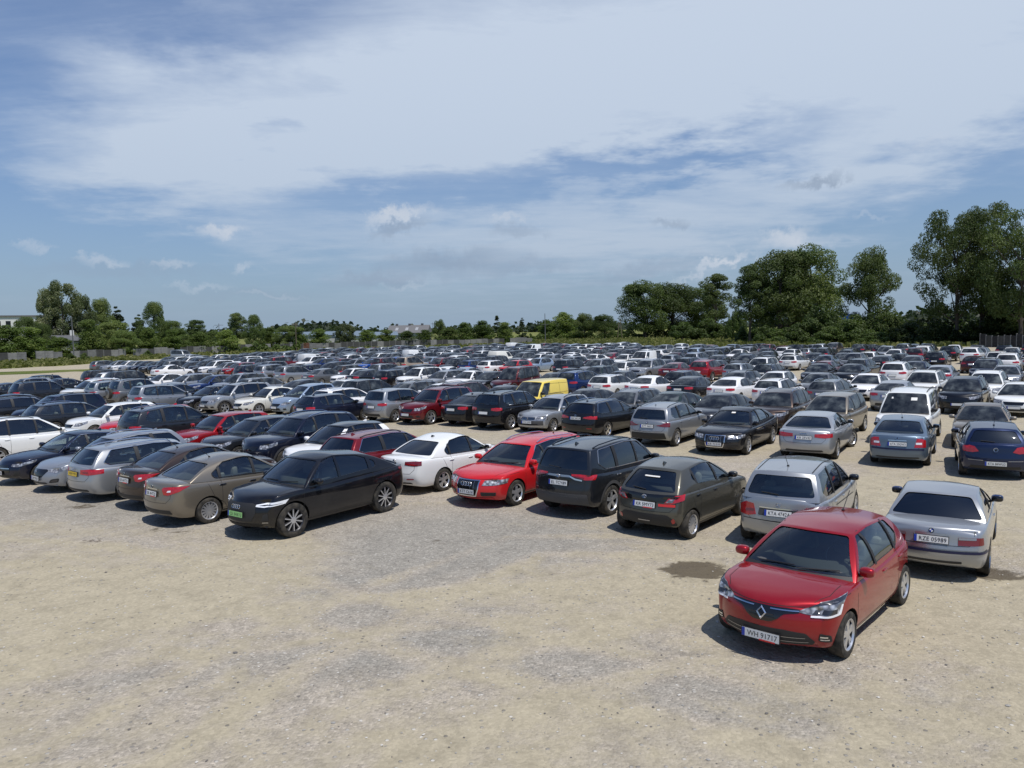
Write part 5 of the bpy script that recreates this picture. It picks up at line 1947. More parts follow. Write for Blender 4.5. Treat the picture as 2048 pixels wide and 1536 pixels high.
def build_ground():
    ground_material()
    grass_material('field_grass', (0.09, 0.115, 0.030), (0.15, 0.165, 0.05), (0.24, 0.22, 0.09), 0.05)
    grass_material('verge_grass', (0.045, 0.07, 0.016), (0.10, 0.125, 0.030), (0.20, 0.19, 0.08), 0.10)
    # one sheet out to the horizon
    v = [(-9000, -9000, -0.02), (9000, -9000, -0.02), (9000, 9000, -0.02), (-9000, 9000, -0.02)]
    o = link('ground', MB().add(v, [(0, 1, 2, 3)], 'field_grass').mesh('ground', smooth=False))
    o['kind'] = 'structure'
    # the dirt and gravel lot: fine near the camera, coarse far off
    edge = [at(x, y) for x, y in LOT_EDGE]
    rnd = random.Random(4)
    pts = []
    for i in range(len(edge) - 1):
        a, b = Vector(edge[i]), Vector(edge[i + 1])
        n = max(2, int((b - a).length / 2.5))
        for k in range(n):
            p = a.lerp(b, k / n)
            d = Vector((p.x, p.y)).normalized()
            j = rnd.uniform(-1, 1) * 1.3
            pts.append((p.x + d.x * j, p.y + d.y * j))
    poly = [(-330, -20), (260, -20)] + pts[::-1]
    inner = []
    y = -2.0
    while y < 60:
        st = 0.24 if y < 23 else 0.9 if y < 34 else 3.0
        half = 0.75 * (y + 6) + 3
        x = -half
        while x < half:
            inner.append((x + rnd.uniform(-0.1, 0.1) * st, y + rnd.uniform(-0.1, 0.1) * st))
            x += st
        y += st
    V, E, Fc, *_ = delaunay_2d_cdt([Vector(p) for p in poly + inner], [(i, (i + 1) % len(poly)) for i in range(len(poly))], [], 1, 1e-4)
    me = bpy.data.meshes.new('gravel_lot')
    me.from_pydata([(p.x, p.y, 0.0) for p in V], [], [tuple(f) for f in Fc])
    me.materials.append(MATS['gravel_dirt'])
    wear = me.attributes.new('wear', 'FLOAT', 'POINT')
    damp = me.attributes.new('damp', 'FLOAT', 'POINT')

    def world_blobs(lst):
        out = []
        for (px, py, rx, ry, w) in lst:
            c = Vector(at(px, py))
            ax = Vector(at(px + rx, py)) - c
            ay = Vector(at(px, py - ry)) - c
            out.append((c, ax.length, ay.length, w))
        return out
    S_, B_, D_ = world_blobs(STONE), world_blobs(BARE), world_blobs(DAMP)
    # wheel tracks: pairs of pressed, paler lines
    tracks = []
    for line in TRACKS:
        P = [Vector(at(x_, y_)) for x_, y_ in line]
        for side in (-0.75, 0.75):
            Q = []
            for i, a in enumerate(P):
                d = (P[min(i + 1, len(P) - 1)] - P[max(i - 1, 0)]).normalized()
                Q.append(a + Vector((-d.y, d.x)) * side)
            tracks.append(Q)

    def near_track(p):
        best = 9.0
        for Q in tracks:
            for a, b in zip(Q, Q[1:]):
                ab = b - a
                k = max(0.0, min(1.0, (p - a).dot(ab) / ab.length_squared))
                best = min(best, (a + ab * k - p).length)
        return best
    wv, dv = [], []
    for p in V:
        g = 0.34
        for c, a, b, w in S_:
            q = ((p.x - c.x) / a) ** 2 + ((p.y - c.y) / b) ** 2
            if q < 9:
                g += w * math.exp(-q)
        for c, a, b, w in B_:
            q = ((p.x - c.x) / a) ** 2 + ((p.y - c.y) / b) ** 2
            if q < 9:
                g -= w * math.exp(-q)
        if 4 < p.y < 30 and abs(p.x) < 24:
            td = near_track(Vector((p.x, p.y)))
            g -= 0.34 * math.exp(-(td / 0.20) ** 2) - 0.16 * math.exp(-((td - 0.42) / 0.16) ** 2)
        d = 0.0
        for c, a, b, w in D_:
            q = ((p.x - c.x) / a) ** 2 + ((p.y - c.y) / b) ** 2
            if q < 9:
                d = max(d, w * math.exp(-q * 0.7))
        wv.append(g)
        dv.append(d)
    wear.data.foreach_set('value', wv)
    damp.data.foreach_set('value', dv)
    o = link('gravel_lot', me)
    o['kind'] = 'structure'
    # grass strips growing into the lot on the left
    for strip in ([(-60, 752), (60, 748), (150, 743), (215, 744), (330, 738), (330, 735), (240, 737), (120, 740), (-60, 746)],
                  [(215, 738), (330, 728), (345, 726), (250, 731)], [(1640, 706), (1720, 704), (1800, 704), (1860, 703), (1860, 700.5), (1740, 701), (1640, 703)]):
        P = [at(x, y) for x, y in strip]
        vs = [(x, y, 0.008) for x, y in P]
        o = link('grass_verge', MB().add(vs, [tuple(range(len(vs)))], 'verge_grass').mesh('grass_verge', smooth=False))
        o['kind'] = 'structure'


build_ground()


# ------------------------------------------------------------------ trees, hedges, grass
def leaf_material(name, dark, mid, light, rough=0.55):
    m, nt, b = principled(name, rough=rough, spec=0.3)
    oi = N(nt, 'ShaderNodeObjectInfo')
    n1 = objnoise(nt, 0.55, 3, 0.6, rand=True)
    n2 = objnoise(nt, 3.5, 2, 0.5, rand=True)
    k = math_node(nt, 'ADD', math_node(nt, 'MULTIPLY', n1, 0.6), math_node(nt, 'MULTIPLY', n2, 0.4))
    c = ramp(nt, k, [(0.34, dark), (0.5, mid), (0.66, light)])
    v = math_node(nt, 'ADD', 0.78, math_node(nt, 'MULTIPLY', oi.outputs['Random'], 0.45))
    c = mixc(nt, 1.0, c, v, 'MULTIPLY')
    c = mixc(nt, 1.0, c, oi.outputs['Color'], 'MULTIPLY')
    nt.links.new(c, b.inputs['Base Color'])
    tl = N(nt, 'ShaderNodeBsdfTranslucent')
    nt.links.new(mixc(nt, 1.0, c, (1.0, 1.15, 0.5), 'MULTIPLY'), tl.inputs[0])
    mx = N(nt, 'ShaderNodeMixShader')
    mx.inputs[0].default_value = 0.38
    out = nt.nodes['Material Output']
    nt.links.new(b.outputs[0], mx.inputs[1])
    nt.links.new(tl.outputs[0], mx.inputs[2])
    nt.links.new(mx.outputs[0], out.inputs[0])


leaf_material('leaves_deep', (0.044, 0.070, 0.022), (0.084, 0.118, 0.036), (0.150, 0.180, 0.062))
leaf_material('leaves_fresh', (0.050, 0.080, 0.020), (0.100, 0.145, 0.034), (0.17, 0.21, 0.060))
leaf_material('leaves_pale', (0.048, 0.065, 0.028), (0.11, 0.135, 0.062), (0.27, 0.28, 0.17))
leaf_material('leaves_conifer', (0.028, 0.046, 0.020), (0.048, 0.070, 0.028), (0.085, 0.11, 0.045))
principled('bark', (0.075, 0.062, 0.05), 0.9)
principled('pale_bark', (0.25, 0.23, 0.20), 0.85)


def leaf_cloud(rng, lobes, n, size, up=0.35, droop=0.0):
    """leaf-sized quads spread through the shells of many clumps. lobes: (centre, radii, weight)"""
    V, Fc = [], []
    w = np.array([l[2] for l in lobes], float)
    w /= w.sum()
    cnt = rng.multinomial(n, w)
    for (c, r, _), k in zip(lobes, cnt):
        if k == 0:
            continue
        d = rng.normal(size=(k, 3))
        d /= np.linalg.norm(d, axis=1)[:, None]
        rad = rng.uniform(0.35, 1.0, size=k) ** 0.45
        pos = np.array(c) + d * rad[:, None] * np.array(r)
        nrm = d + rng.normal(size=(k, 3)) * 0.75 + np.array([0, 0, up])
        nrm /= np.linalg.norm(nrm, axis=1)[:, None]
        t = np.cross(nrm, rng.normal(size=(k, 3)))
        t /= np.linalg.norm(t, axis=1)[:, None]
        b = np.cross(nrm, t)
        s = size * rng.uniform(0.6, 1.4, size=k)[:, None]
        a = pos + t * s * 0.62
        bb = pos + b * s * 0.36 - nrm * s * 0.12
        cc = pos - t * s * 0.55 + np.array([0, 0, -droop]) * s
        dd = pos - b * s * 0.36 - nrm * s * 0.12
        o = len(V)
        q = np.stack([a, bb, cc, dd], 1).reshape(-1, 3)
        V.extend(map(tuple, q))
        Fc.extend((o + 4 * i, o + 4 * i + 1, o + 4 * i + 2, o + 4 * i + 3) for i in range(k))
    return V, Fc


def tree_template(kind, seed):
    """unit-height tree (1 m tall): crown and trunk meshes"""
    rng = np.random.default_rng(seed)
    rnd = random.Random(seed)
    lobes, limbs = [], []
    mat, bark = 'leaves_deep', 'bark'
    n, size = 5200, 0.026
    if kind == 'broad':            # full round-headed tree
        base, top, wid = 0.10, 1.0, 0.42
        n = 26000
        size = 0.0165
        for i in range(70):
            t = rnd.random()
            z = base + 0.05 + (top - base - 0.12) * t
            prof = math.sin(math.pi * min(1, 0.24 + 0.74 * t)) ** 0.55
            a, rr = rnd.uniform(0, 2 * math.pi), wid * prof * rnd.uniform(0.35, 0.92)
            s = rnd.uniform(0.075, 0.135)
            lobes.append(((rr * math.cos(a), rr * math.sin(a), z), (s, s, s * 0.78), s * s))
    elif kind == 'tall':           # tall open poplar with gaps
        base, wid = 0.24, 0.27
        size, n = 0.0145, 16000
        for i in range(48):
            t = rnd.random() ** 0.85
            z = base + 0.06 + (0.92 - base) * t
            prof = (0.55 + 0.45 * math.sin(math.pi * t)) * (1 - 0.45 * max(0, t - 0.6) / 0.4)
            a, rr = rnd.uniform(0, 2 * math.pi), wid * prof * rnd.uniform(0.2, 1.0)
            s = rnd.uniform(0.045, 0.085)
            lobes.append(((rr * math.cos(a), rr * math.sin(a), z), (s * 1.15, s * 1.15, s * 0.8), s * s))
        n = 16000
    elif kind == 'spread':         # wide, layered crown on a bare trunk, much sky between the layers
        base, wid = 0.20, 0.45
        size = 0.0135
        for i in range(92):
            t = rnd.random()
            z = base + 0.04 + (0.94 - base) * t
            prof = math.sin(math.pi * (0.12 + 0.80 * t)) ** 0.6
            a, rr = rnd.uniform(0, 2 * math.pi), wid * prof * rnd.uniform(0.25, 1.0) ** 0.7
            s = rnd.uniform(0.055, 0.10)
            lobes.append(((rr * math.cos(a), rr * math.sin(a), z), (s * 1.2, s * 1.2, s * 0.76), s * s))
        n = 30000
    elif kind == 'fresh':          # young light-green tree, conical to round
        mat = 'leaves_fresh'
        base, wid = 0.04, 0.30
        for i in range(60):
            t = rnd.random() ** 1.2
            z = base + 0.05 + (0.9 - base) * t
            prof = (1 - t) ** 0.5 * (0.75 + 0.25 * min(1, t * 4))
            a, rr = rnd.uniform(0, 2 * math.pi), wid * prof * rnd.uniform(0.2, 1.0)
            s = rnd.uniform(0.075, 0.13)
            lobes.append(((rr * math.cos(a), rr * math.sin(a), z), (s, s, s * 0.9), s * s))
        lobes.append(((0, 0, 0.93), (0.05, 0.05, 0.07), 0.004))
        n, size = 10000, 0.025
    elif kind == 'pale':           # big pale-tipped tree built of upswept plumes
        mat = 'leaves_pale'
        base, wid = 0.04, 0.34
        for i in range(90):
            t = rnd.random() ** 0.9
            z = base + 0.04 + (0.90 - base) * t
            prof = (0.75 + 0.25 * math.sin(math.pi * t)) * (1 - 0.35 * max(0, t - 0.7) / 0.3)
            a, rr = rnd.uniform(0, 2 * math.pi), wid * prof * rnd.uniform(0.3, 1.0) ** 0.6
            s = rnd.uniform(0.055, 0.09)
            lobes.append(((rr * math.cos(a), rr * math.sin(a), z), (s, s, s * 1.1), s * s))
        n, size = 20000, 0.019
    elif kind == 'conifer':
        mat = 'leaves_conifer'
        for i in range(44):
            t = rnd.random() ** 1.1
            z = 0.06 + 0.9 * t
            a, rr = rnd.uniform(0, 2 * math.pi), 0.26 * (1 - t) ** 0.85 * rnd.uniform(0.3, 1.0) + 0.01
            s = rnd.uniform(0.05, 0.085) * (1.1 - 0.5 * t)
            lobes.append(((rr * math.cos(a), rr * math.sin(a), z), (s * 1.2, s * 1.2, s * 0.6), s * s))
        n, size = 7000, 0.024
    elif kind == 'bush':
        mat = 'leaves_fresh'
        for i in range(30):
            t = rnd.random()
            a, rr = rnd.uniform(0, 2 * math.pi), 0.62 * rnd.uniform(0.1, 1.0)
            s = rnd.uniform(0.12, 0.22)
            z = max(s * 0.6, (1.0 - s) * (1 - 0.65 * (rr / 0.62) ** 2) * rnd.uniform(0.25, 1.0))
            lobes.append(((rr * math.cos(a), rr * math.sin(a), z), (s, s, s * 0.85), s * s))
        n, size = 6500, 0.050
    V, Fc = leaf_cloud(rng, lobes, n, size, 0.4)
    crown = MB().add(V, Fc, mat).mesh('crown', smooth=False)
    tr = MB()
    if kind in ('broad', 'tall', 'spread', 'pale'):
        k0 = {'broad': 0.022, 'tall': 0.016, 'spread': 0.020, 'pale': 0.020}[kind]
        zt = 0.72
        pts = [(0.0, 0.0, -0.01), (0.004, 0.0, 0.12), (-0.006, 0.005, 0.28), (0.004, -0.006, 0.45), (0.0, 0.004, 0.6), (0.0, 0.0, zt)]
        tr.add(*tube(pts, [k0 * 1.25, k0, k0 * 0.9, k0 * 0.7, k0 * 0.45, k0 * 0.15], 8), bark)
        big = sorted(lobes, key=lambda l: -l[2])[:16]
        for c, r, _ in big:
            z0 = max(0.16, min(0.60, c[2] - 0.10 - 0.5 * math.hypot(c[0], c[1])))
            mid = (c[0] * 0.5, c[1] * 0.5, (z0 + c[2]) / 2 + 0.01)
            tr.add(*tube([(0, 0, z0), mid, c], [k0 * 0.42, k0 * 0.26, k0 * 0.08], 5), bark)
    else:
        k0 = 0.016
        tr.add(*tube([(0, 0, -0.01), (0.004, 0.002, 0.3), (0, 0, 0.75)], [k0 * 1.2, k0 * 0.8, k0 * 0.15], 6), bark)
        for c, r, _ in lobes[:6]:
            tr.add(*tube([(0, 0, max(0.05, c[2] - 0.15)), c], [k0 * 0.4, k0 * 0.1], 4), bark)
    return crown, tr.mesh('trunk')


TREES = {}


def tree(kind, var, x, y, h, name, label, group=None, wide=1.0, tint=(1, 1, 1), rot=None, cat='tree'):
    key = (kind, var)
    if key not in TREES:
        TREES[key] = tree_template(kind, hash_seed(kind) + var * 13)
    crown, trunk = TREES[key]
    r = bpy.data.objects.new(name, None)
    COL.objects.link(r)
    r.location = (x, y, 0)
    r.rotation_euler = (0, 0, rot if rot is not None else (x * 1.7 + y * 0.9) % 6.28)
    r.scale = (h * wide, h * wide, h)
    tag(r, label, cat, group)
    c = link('crown', crown, r)
    c.color = tint + (1,)
    link('trunk', trunk, r)
    return r


def hash_seed(s):
    return sum(ord(c) * (i + 3) for i, c in enumerate(s))


def tree_px(kind, var, px, top, dist, name, label, wpx=None, **k):
    """tree whose foot is in photograph column px at a distance, tall enough to reach row top"""
    x, y = at_dist(px, dist)
    h = top_at(px, top, x, y)
    natural = {'broad': 0.80, 'tall': 0.52, 'spread': 0.90, 'fresh': 0.56, 'pale': 0.72, 'conifer': 0.46, 'bush': 1.35}[kind]
    wide = 1.0
    if wpx:
        wm = wpx * math.hypot(x, y) / CAM_F / (1 + ((px - 1024) / CAM_F) ** 2) ** 0.5
        wide = wm / (natural * h)
    return tree(kind, var, x, y, h, name, label, wide=wide, **k)


GT = 'trees behind the far edge of the lot'
GB = 'bushes along the far verge'


def build_trees():
    # ---- the right-hand groups
    T = tree_px
    T('broad', 0, 1290, 560, 322, 'broadleaf_tree', 'dark round-headed tree at the left end of the dense right-hand grove', 120, group=GT)
    T('broad', 1, 1345, 563, 333, 'broadleaf_tree', 'dark full-crowned tree in the middle of the dense grove behind the lot', 130, group=GT)
    T('broad', 2, 1392, 572, 345, 'broadleaf_tree', 'dark tree behind the pair of poplars at the right of the grove', 110, group=GT)
    T('tall', 0, 1432, 548, 318, 'poplar_tree', 'tall open poplar closing the right end of the dense grove', 75, group=GT)
    T('tall', 1, 1500, 528, 200, 'poplar_tree', 'slim open poplar with pale trunk left of the big dark crown', 80, group=GT)
    T('broad', 3, 1560, 498, 205, 'broadleaf_tree', 'broad dark tree left of the tallest crown in the central clump', 150, group=GT)
    T('broad', 0, 1622, 488, 210, 'broadleaf_tree', 'tallest dark round crown of the central clump behind the verge', 150, group=GT, rot=2.2)
    T('broad', 4, 1590, 545, 224, 'broadleaf_tree', 'dark tree filling the back of the central clump', 190, group=GT)
    T('broad', 1, 1738, 492, 195, 'broadleaf_tree', 'separate upright dark tree with a gap of sky on its left', 106, group=GT, rot=4.0)
    T('spread', 0, 1912, 422, 165, 'spreading_tree', 'very tall spreading tree with bare trunk beside the gap of sky', 158, group=GT)
    T('spread', 1, 1962, 414, 168, 'spreading_tree', 'very tall spreading tree behind the layered one near the frame edge', 150, group=GT)
    T('spread', 2, 2040, 420, 160, 'spreading_tree', 'very tall spreading tree cut by the right edge of the view', 180, group=GT)
    T('broad', 2, 2052, 520, 168, 'broadleaf_tree', 'dark lower tree under the spreading crowns at the right edge', 150, group=GT)
    # lower bushes along the right
    bs = [(1365, 640, 262, 60, 'round olive bush in front of the dense grove'), (1420, 632, 262, 90, 'wide bush below the poplar at the grove end'), (1472, 605, 255, 44, 'narrow pointed bush between the two groves'),
          (1530, 645, 190, 80, 'low bush under the slim poplar'), (1640, 602, 182, 90, 'tall pointed bush before the central clump'), (1600, 640, 178, 90, 'low spreading bush before the central clump'),
          (1700, 622, 176, 110, 'wide light bush below the separate dark tree'), (1760, 600, 178, 90, 'tall bush right of the separate dark tree'), (1660, 650, 172, 80, 'small bush at the verge before the tall pointed bush'),
          (1815, 640, 170, 100, 'dark bush left of the bare spreading trunk'), (1880, 636, 166, 100, 'dark bush at the foot of the spreading trunk'), (1950, 640, 164, 110, 'dark bush beside the right-hand fence'),
          (2020, 600, 166, 120, 'tall dark bush at the right edge behind the fence'), (1560, 655, 188, 90, 'low weedy bush left of the central clump'), (1740, 655, 170, 90, 'low bush at the verge under the separate tree')]
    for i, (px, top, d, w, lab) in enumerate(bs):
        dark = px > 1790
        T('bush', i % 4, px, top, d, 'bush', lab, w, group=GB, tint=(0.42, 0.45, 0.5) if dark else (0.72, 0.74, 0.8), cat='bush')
    # ---- middle of the far edge
    mid = [(1210, 628, 305, 60, 'broad', 'dark rounded tree beside the timber pole'), (1170, 625, 310, 46, 'broad', 'rounded tree left of the one by the timber pole'), (1128, 624, 318, 56, 'fresh', 'rounded green tree right of the transmission mast'),
           (1095, 640, 318, 40, 'fresh', 'low green tree under the transmission mast'), (1045, 634, 258, 26, 'conifer', 'slim pointed tree left of the transmission mast'), (1010, 645, 250, 40, 'fresh', 'low green tree left of the slim pointed one'),
           (995, 630, 262, 24, 'conifer', 'pointed tree above the hedge right of the barn'), (965, 642, 250, 52, 'fresh', 'wide hedge tree right of the lone dark one'), (930, 645, 250, 46, 'fresh', 'hedge tree beside the lone dark tree'),
           (880, 638, 262, 30, 'broad', 'lone dark tree right of the grey barn'), (900, 655, 246, 50, 'fresh', 'low hedge tree under the lone dark tree'), (850, 660, 240, 44, 'fresh', 'low hedge tree in front of the barn gable'),
           (815, 662, 238, 44, 'fresh', 'low hedge tree in front of the grey barn'), (775, 660, 238, 44, 'fresh', 'low hedge tree at the left of the grey barn'), (735, 660, 236, 46, 'fresh', 'low hedge tree before the long blue roof'),
           (690, 646, 236, 46, 'pale', 'silvery bush-like tree before the long blue roof'), (640, 658, 232, 50, 'fresh', 'low light-green tree left of the silvery one'), (600, 655, 230, 40, 'fresh', 'low tree right of the roadside pole'),
           (575, 650, 232, 56, 'broad', 'dark rounded tree behind the roadside pole'), (540, 655, 236, 44, 'fresh', 'low tree left of the roadside pole')]
    for i, (px, top, d, w, kd, lab) in enumerate(mid):
        T(kd, i % 4, px, top, d, {'broad': 'broadleaf_tree', 'fresh': 'young_tree', 'conifer': 'pointed_tree', 'pale': 'silvery_tree'}[kd], lab, w, group=GT, tint=(1.05, 1.05, 1.0) if kd != 'broad' else (1.15, 1.15, 1.1))
    # ---- the left side
    lef = [(130, 562, 225, 92, 'pale', 'tallest silvery tree over the small grey house'), (105, 575, 228, 60, 'pale', 'silvery tree leaning on the left of the tallest one'), (165, 590, 226, 60, 'pale', 'silvery tree on the right of the tallest one'),
           (205, 595, 230, 60, 'broad', 'bushy green tree right of the silvery group'), (240, 602, 236, 44, 'conifer', 'dark pointed tree between two bushy crowns'), (225, 640, 215, 90, 'broad', 'low bushy tree under the dark pointed one'),
           (310, 602, 232, 62, 'broad', 'dark uneven tree standing above the left hedge'), (278, 620, 236, 36, 'conifer', 'small pointed tree left of the dark uneven one'), (345, 640, 236, 60, 'broad', 'lower tree right of the dark uneven one'),
           (395, 640, 240, 54, 'tall', 'thin open tree alone above the left hedge'), (475, 625, 236, 46, 'tall', 'slim grey-green tree left of the dense dark pair'), (510, 628, 232, 44, 'broad', 'dense dark tree in the middle of the left hedge'),
           (300, 655, 214, 44, 'fresh', 'young light tree behind the concrete fence by the dark tree'), (345, 660, 216, 50, 'fresh', 'young light tree with many stems at the fence'), (400, 664, 220, 50, 'fresh', 'young light tree right of the many-stemmed one'),
           (455, 660, 222, 56, 'fresh', 'light-green tree before the slim grey-green one'), (180, 640, 206, 60, 'fresh', 'leafy tree right of the small grey house'), (250, 660, 208, 60, 'broad', 'dark low tree behind the fence panels'),
           (120, 675, 204, 70, 'fresh', 'bushy tree in front of the small grey house'), (60, 655, 204, 70, 'fresh', 'leafy tree left of the small grey house'), (10, 650, 204, 80, 'fresh', 'leafy tree at the left edge of the view'),
           (55, 632, 216, 60, 'broad', 'dark tree before the white building'), (90, 645, 212, 40, 'broad', 'dark tree between white building and silvery group'), (-40, 640, 206, 80, 'broad', 'dark tree just at the left margin'),
           (370, 668, 226, 40, 'broad', 'dark low tree between young light trees'), (430, 660, 232, 40, 'broad', 'dark low tree behind the light-green one')]
    for i, (px, top, d, w, kd, lab) in enumerate(lef):
        T(kd, (i * 3) % 5 if kd == 'broad' else i % 3, px, top, d, {'broad': 'broadleaf_tree', 'fresh': 'young_tree', 'conifer': 'pointed_tree', 'pale': 'silvery_tree', 'tall': 'open_tree'}[kd], lab, w, group=GT,
          tint=(1.45, 1.45, 1.35) if kd == 'broad' else (1.2, 1.2, 1.15))
    # shrubs at the foot of the left pole
    for px, d, w, lab in ((142, 186, 26, 'small shrub at the foot of the left pole'), (168, 184, 22, 'small shrub just right of the left pole'), (295, 196, 14, 'tiny reddish shrub on the left verge')):
        x, y = at_dist(px, d)
        tree('bush', 1, x, y, 1.7, 'shrub', lab, GB, wide=1.0, cat='bush')


build_trees()


def scatter_grass():
    """weeds and tall grass on the verges: beyond counting"""
    rng = np.random.default_rng(8)
    leaf_material('weed_leaves', (0.085, 0.10, 0.026), (0.165, 0.175, 0.055), (0.32, 0.29, 0.14))
    V, Fc = [], []
    bands = [(1290, 2100, 671, 695, 4200, 0.75), (1060, 1300, 677, 694, 2600, 0.7), (860, 1070, 687, 694, 900, 0.6), (400, 900, 686, 701, 2300, 0.55), (-100, 420, 704, 731, 2600, 0.5)]
    for x0, x1, y0, y1, n, hh in bands:
        px = rng.uniform(x0, x1, n)
        t = rng.random(n)
        for i in range(n):
            edge = np.interp(px[i], [p[0] for p in LOT_EDGE], [p[1] for p in LOT_EDGE])
            py = edge - 0.3 - t[i] * (edge - y0 if x0 > 0 else 20)
            if py < 668:
                continue
            x, y = at(px[i], py)
            if math.hypot(x, y) > 380:
                continue
            h = hh * rng.uniform(0.3, 1.3)
            for k in range(2):
                a = rng.uniform(0, math.pi)
                w = rng.uniform(0.25, 0.6)
                dx, dy = math.cos(a) * w, math.sin(a) * w
                lx, ly = rng.normal(0, 0.15, 2)
                o = len(V)
                V += [(x - dx, y - dy, -0.02), (x + dx, y + dy, -0.02), (x + dx * 0.7 + lx, y + dy * 0.7 + ly, h), (x - dx * 0.5 + lx, y - dy * 0.5 + ly, h * 0.8)]
                Fc.append((o, o + 1, o + 2, o + 3))
    o = link('grass', MB().add(V, Fc, 'weed_leaves').mesh('grass', smooth=False))
    tag(o, 'tall weeds and uncut grass along the far verge', 'grass', kind='stuff')


scatter_grass()


def undergrowth():
    """unbroken low growth behind the fence and under the groves"""
    rng = np.random.default_rng(33)
    for name, label, mat, spans in (('hedge_undergrowth', 'unbroken leafy undergrowth behind the left fence', 'leaves_fresh', [(-80, 215, 600, 224, 15000, 3.2), (590, 234, 1070, 250, 9000, 3.0), (1060, 312, 1260, 318, 4500, 4.0)]),
                                    ('grove_undergrowth', 'dark undergrowth filling the foot of the right-hand groves', 'leaves_deep', [(1230, 338, 1460, 318, 7000, 6.0), (1350, 268, 1480, 255, 3500, 4.0), (1470, 212, 1800, 196, 12000, 5.5), (1790, 182, 2110, 172, 9000, 5.0)])):
        VV, FF = [], []
        for x0, d0, x1, d1, n, hh in spans:
            k = rng.random(n)
            px = x0 + (x1 - x0) * k
            d = d0 + (d1 - d0) * k + rng.normal(0, 1.6, n)
            H = hh * (0.62 + 0.38 * np.sin(px * 0.11 + d0) * np.sin(px * 0.037 + 1.3)) * (0.8 + 0.2 * np.sin(px * 0.31))
            z = H * rng.random(n) ** 0.7
            pos = np.empty((n, 3))
            for i in range(n):
                pos[i, 0], pos[i, 1] = at_dist(px[i], d[i])
            pos[:, 2] = z
            nr = rng.normal(size=(n, 3)) + np.array([0, -0.4, 0.5])
            nr /= np.linalg.norm(nr, axis=1)[:, None]
            t = np.cross(nr, rng.normal(size=(n, 3)))
            t /= np.linalg.norm(t, axis=1)[:, None]
            b = np.cross(nr, t)
            s = (0.34 * rng.uniform(0.6, 1.4, n))[:, None]
            o = len(VV)
            VV.extend(map(tuple, np.stack([pos + t * s, pos + b * s * 0.6, pos - t * s, pos - b * s * 0.6], 1).reshape(-1, 3)))
            FF.extend((o + 4 * i, o + 4 * i + 1, o + 4 * i + 2, o + 4 * i + 3) for i in range(n))
        ob = link(name, MB().add(VV, FF, mat).mesh(name, smooth=False))
        tag(ob, label, 'undergrowth', kind='stuff')


undergrowth()


def loose_stones():
    """pebbles lying on the open ground near the camera"""
    rng = np.random.default_rng(77)
    ico = [(0, 0, 1), (0.9, 0, 0.25), (0.28, 0.85, 0.3), (-0.72, 0.53, 0.2), (-0.72, -0.53, 0.3), (0.28, -0.85, 0.2), (0, 0, -0.4)]
    fs = [(0, 1, 2), (0, 2, 3), (0, 3, 4), (0, 4, 5), (0, 5, 1), (6, 2, 1), (6, 3, 2), (6, 4, 3), (6, 5, 4), (6, 1, 5)]
    base = np.array(ico, float)
    for mat, c in (('stone_pale', (0.50, 0.475, 0.43)), ('stone_grey', (0.28, 0.27, 0.25)), ('stone_dark', (0.13, 0.12, 0.11))):
        principled(mat, c, 0.9)
    mb = MB()
    for mat, n in (('stone_pale', 1300), ('stone_grey', 2200), ('stone_dark', 900)):
        V, Fc = [], []
        for i in range(n):
            y = 5.5 + 17 * rng.random() ** 1.3
            x = rng.uniform(-0.75, 0.75) * (y + 3)
            s = min(0.03, 0.0075 * math.exp(rng.normal(0, 0.45)) + 0.003)
            sc = np.array([s * rng.uniform(0.8, 1.6), s * rng.uniform(0.8, 1.3), s * rng.uniform(0.5, 0.9)])
            a = rng.uniform(0, 6.28)
            P = base * sc * rng.uniform(0.85, 1.15, size=(7, 1))
            o = len(V)
            V += [(x + p[0] * math.cos(a) - p[1] * math.sin(a), y + p[0] * math.sin(a) + p[1] * math.cos(a), p[2] + sc[2] * 0.2) for p in P]
            Fc += [tuple(k + o for k in f) for f in fs]
        mb.add(V, Fc, mat)
    o = link('gravel', mb.mesh('gravel', smooth=False))
    tag(o, 'loose pebbles scattered over the bare ground', 'gravel', kind='stuff')


loose_stones()


def far_woods():
    """wooded rise on the horizon, far beyond the trees"""
    rng = np.random.default_rng(21)
    V, Fc = [], []
    spans = [(-300, 2400, 660, 1500, 2), (530, 720, 653, 1700, 4), (1060, 1240, 645, 1250, 3), (1740, 2150, 612, 420, 3)]
    for x0, x1, top, dist, _ in spans:
        n = 6000 if x1 - x0 > 1000 else 2600
        for i in range(n):
            px = rng.uniform(x0, x1)
            x, y = at_dist(px, dist * rng.uniform(0.95, 1.12))
            H = top_at(px, top, x, y)
            k = (px - x0) / (x1 - x0)
            H *= (0.72 + 0.28 * math.sin(px * 0.021 + dist) * math.sin(px * 0.0083)) * min(1, 0.35 + 3.0 * min(k, 1 - k))
            r = dist * 0.0022 * rng.uniform(0.6, 1.4)
            z = max(r * 0.5, (H - r * 0.5) * rng.random() ** 0.6)
            m = 4
            for q in range(m):
                c = np.array([x, y, z]) + rng.normal(0, r * 1.3, 3)
                d = rng.normal(size=3)
                d /= np.linalg.norm(d)
                d[2] = abs(d[2]) + 0.3
                t = np.cross(d, rng.normal(size=3))
                t /= np.linalg.norm(t)
                b = np.cross(d, t)
                b /= np.linalg.norm(b)
                o = len(V)
                V += [tuple(c + t * r), tuple(c + b * r), tuple(c - t * r), tuple(c - b * r)]
                Fc.append((o, o + 1, o + 2, o + 3))
    leaf_material('wood_leaves', (0.030, 0.046, 0.030), (0.046, 0.065, 0.040), (0.07, 0.09, 0.05))
    o = link('distant_woods', MB().add(V, Fc, 'wood_leaves').mesh('distant_woods', smooth=False))
    tag(o, 'wooded rise along the horizon', 'woods', kind='stuff')


far_woods()


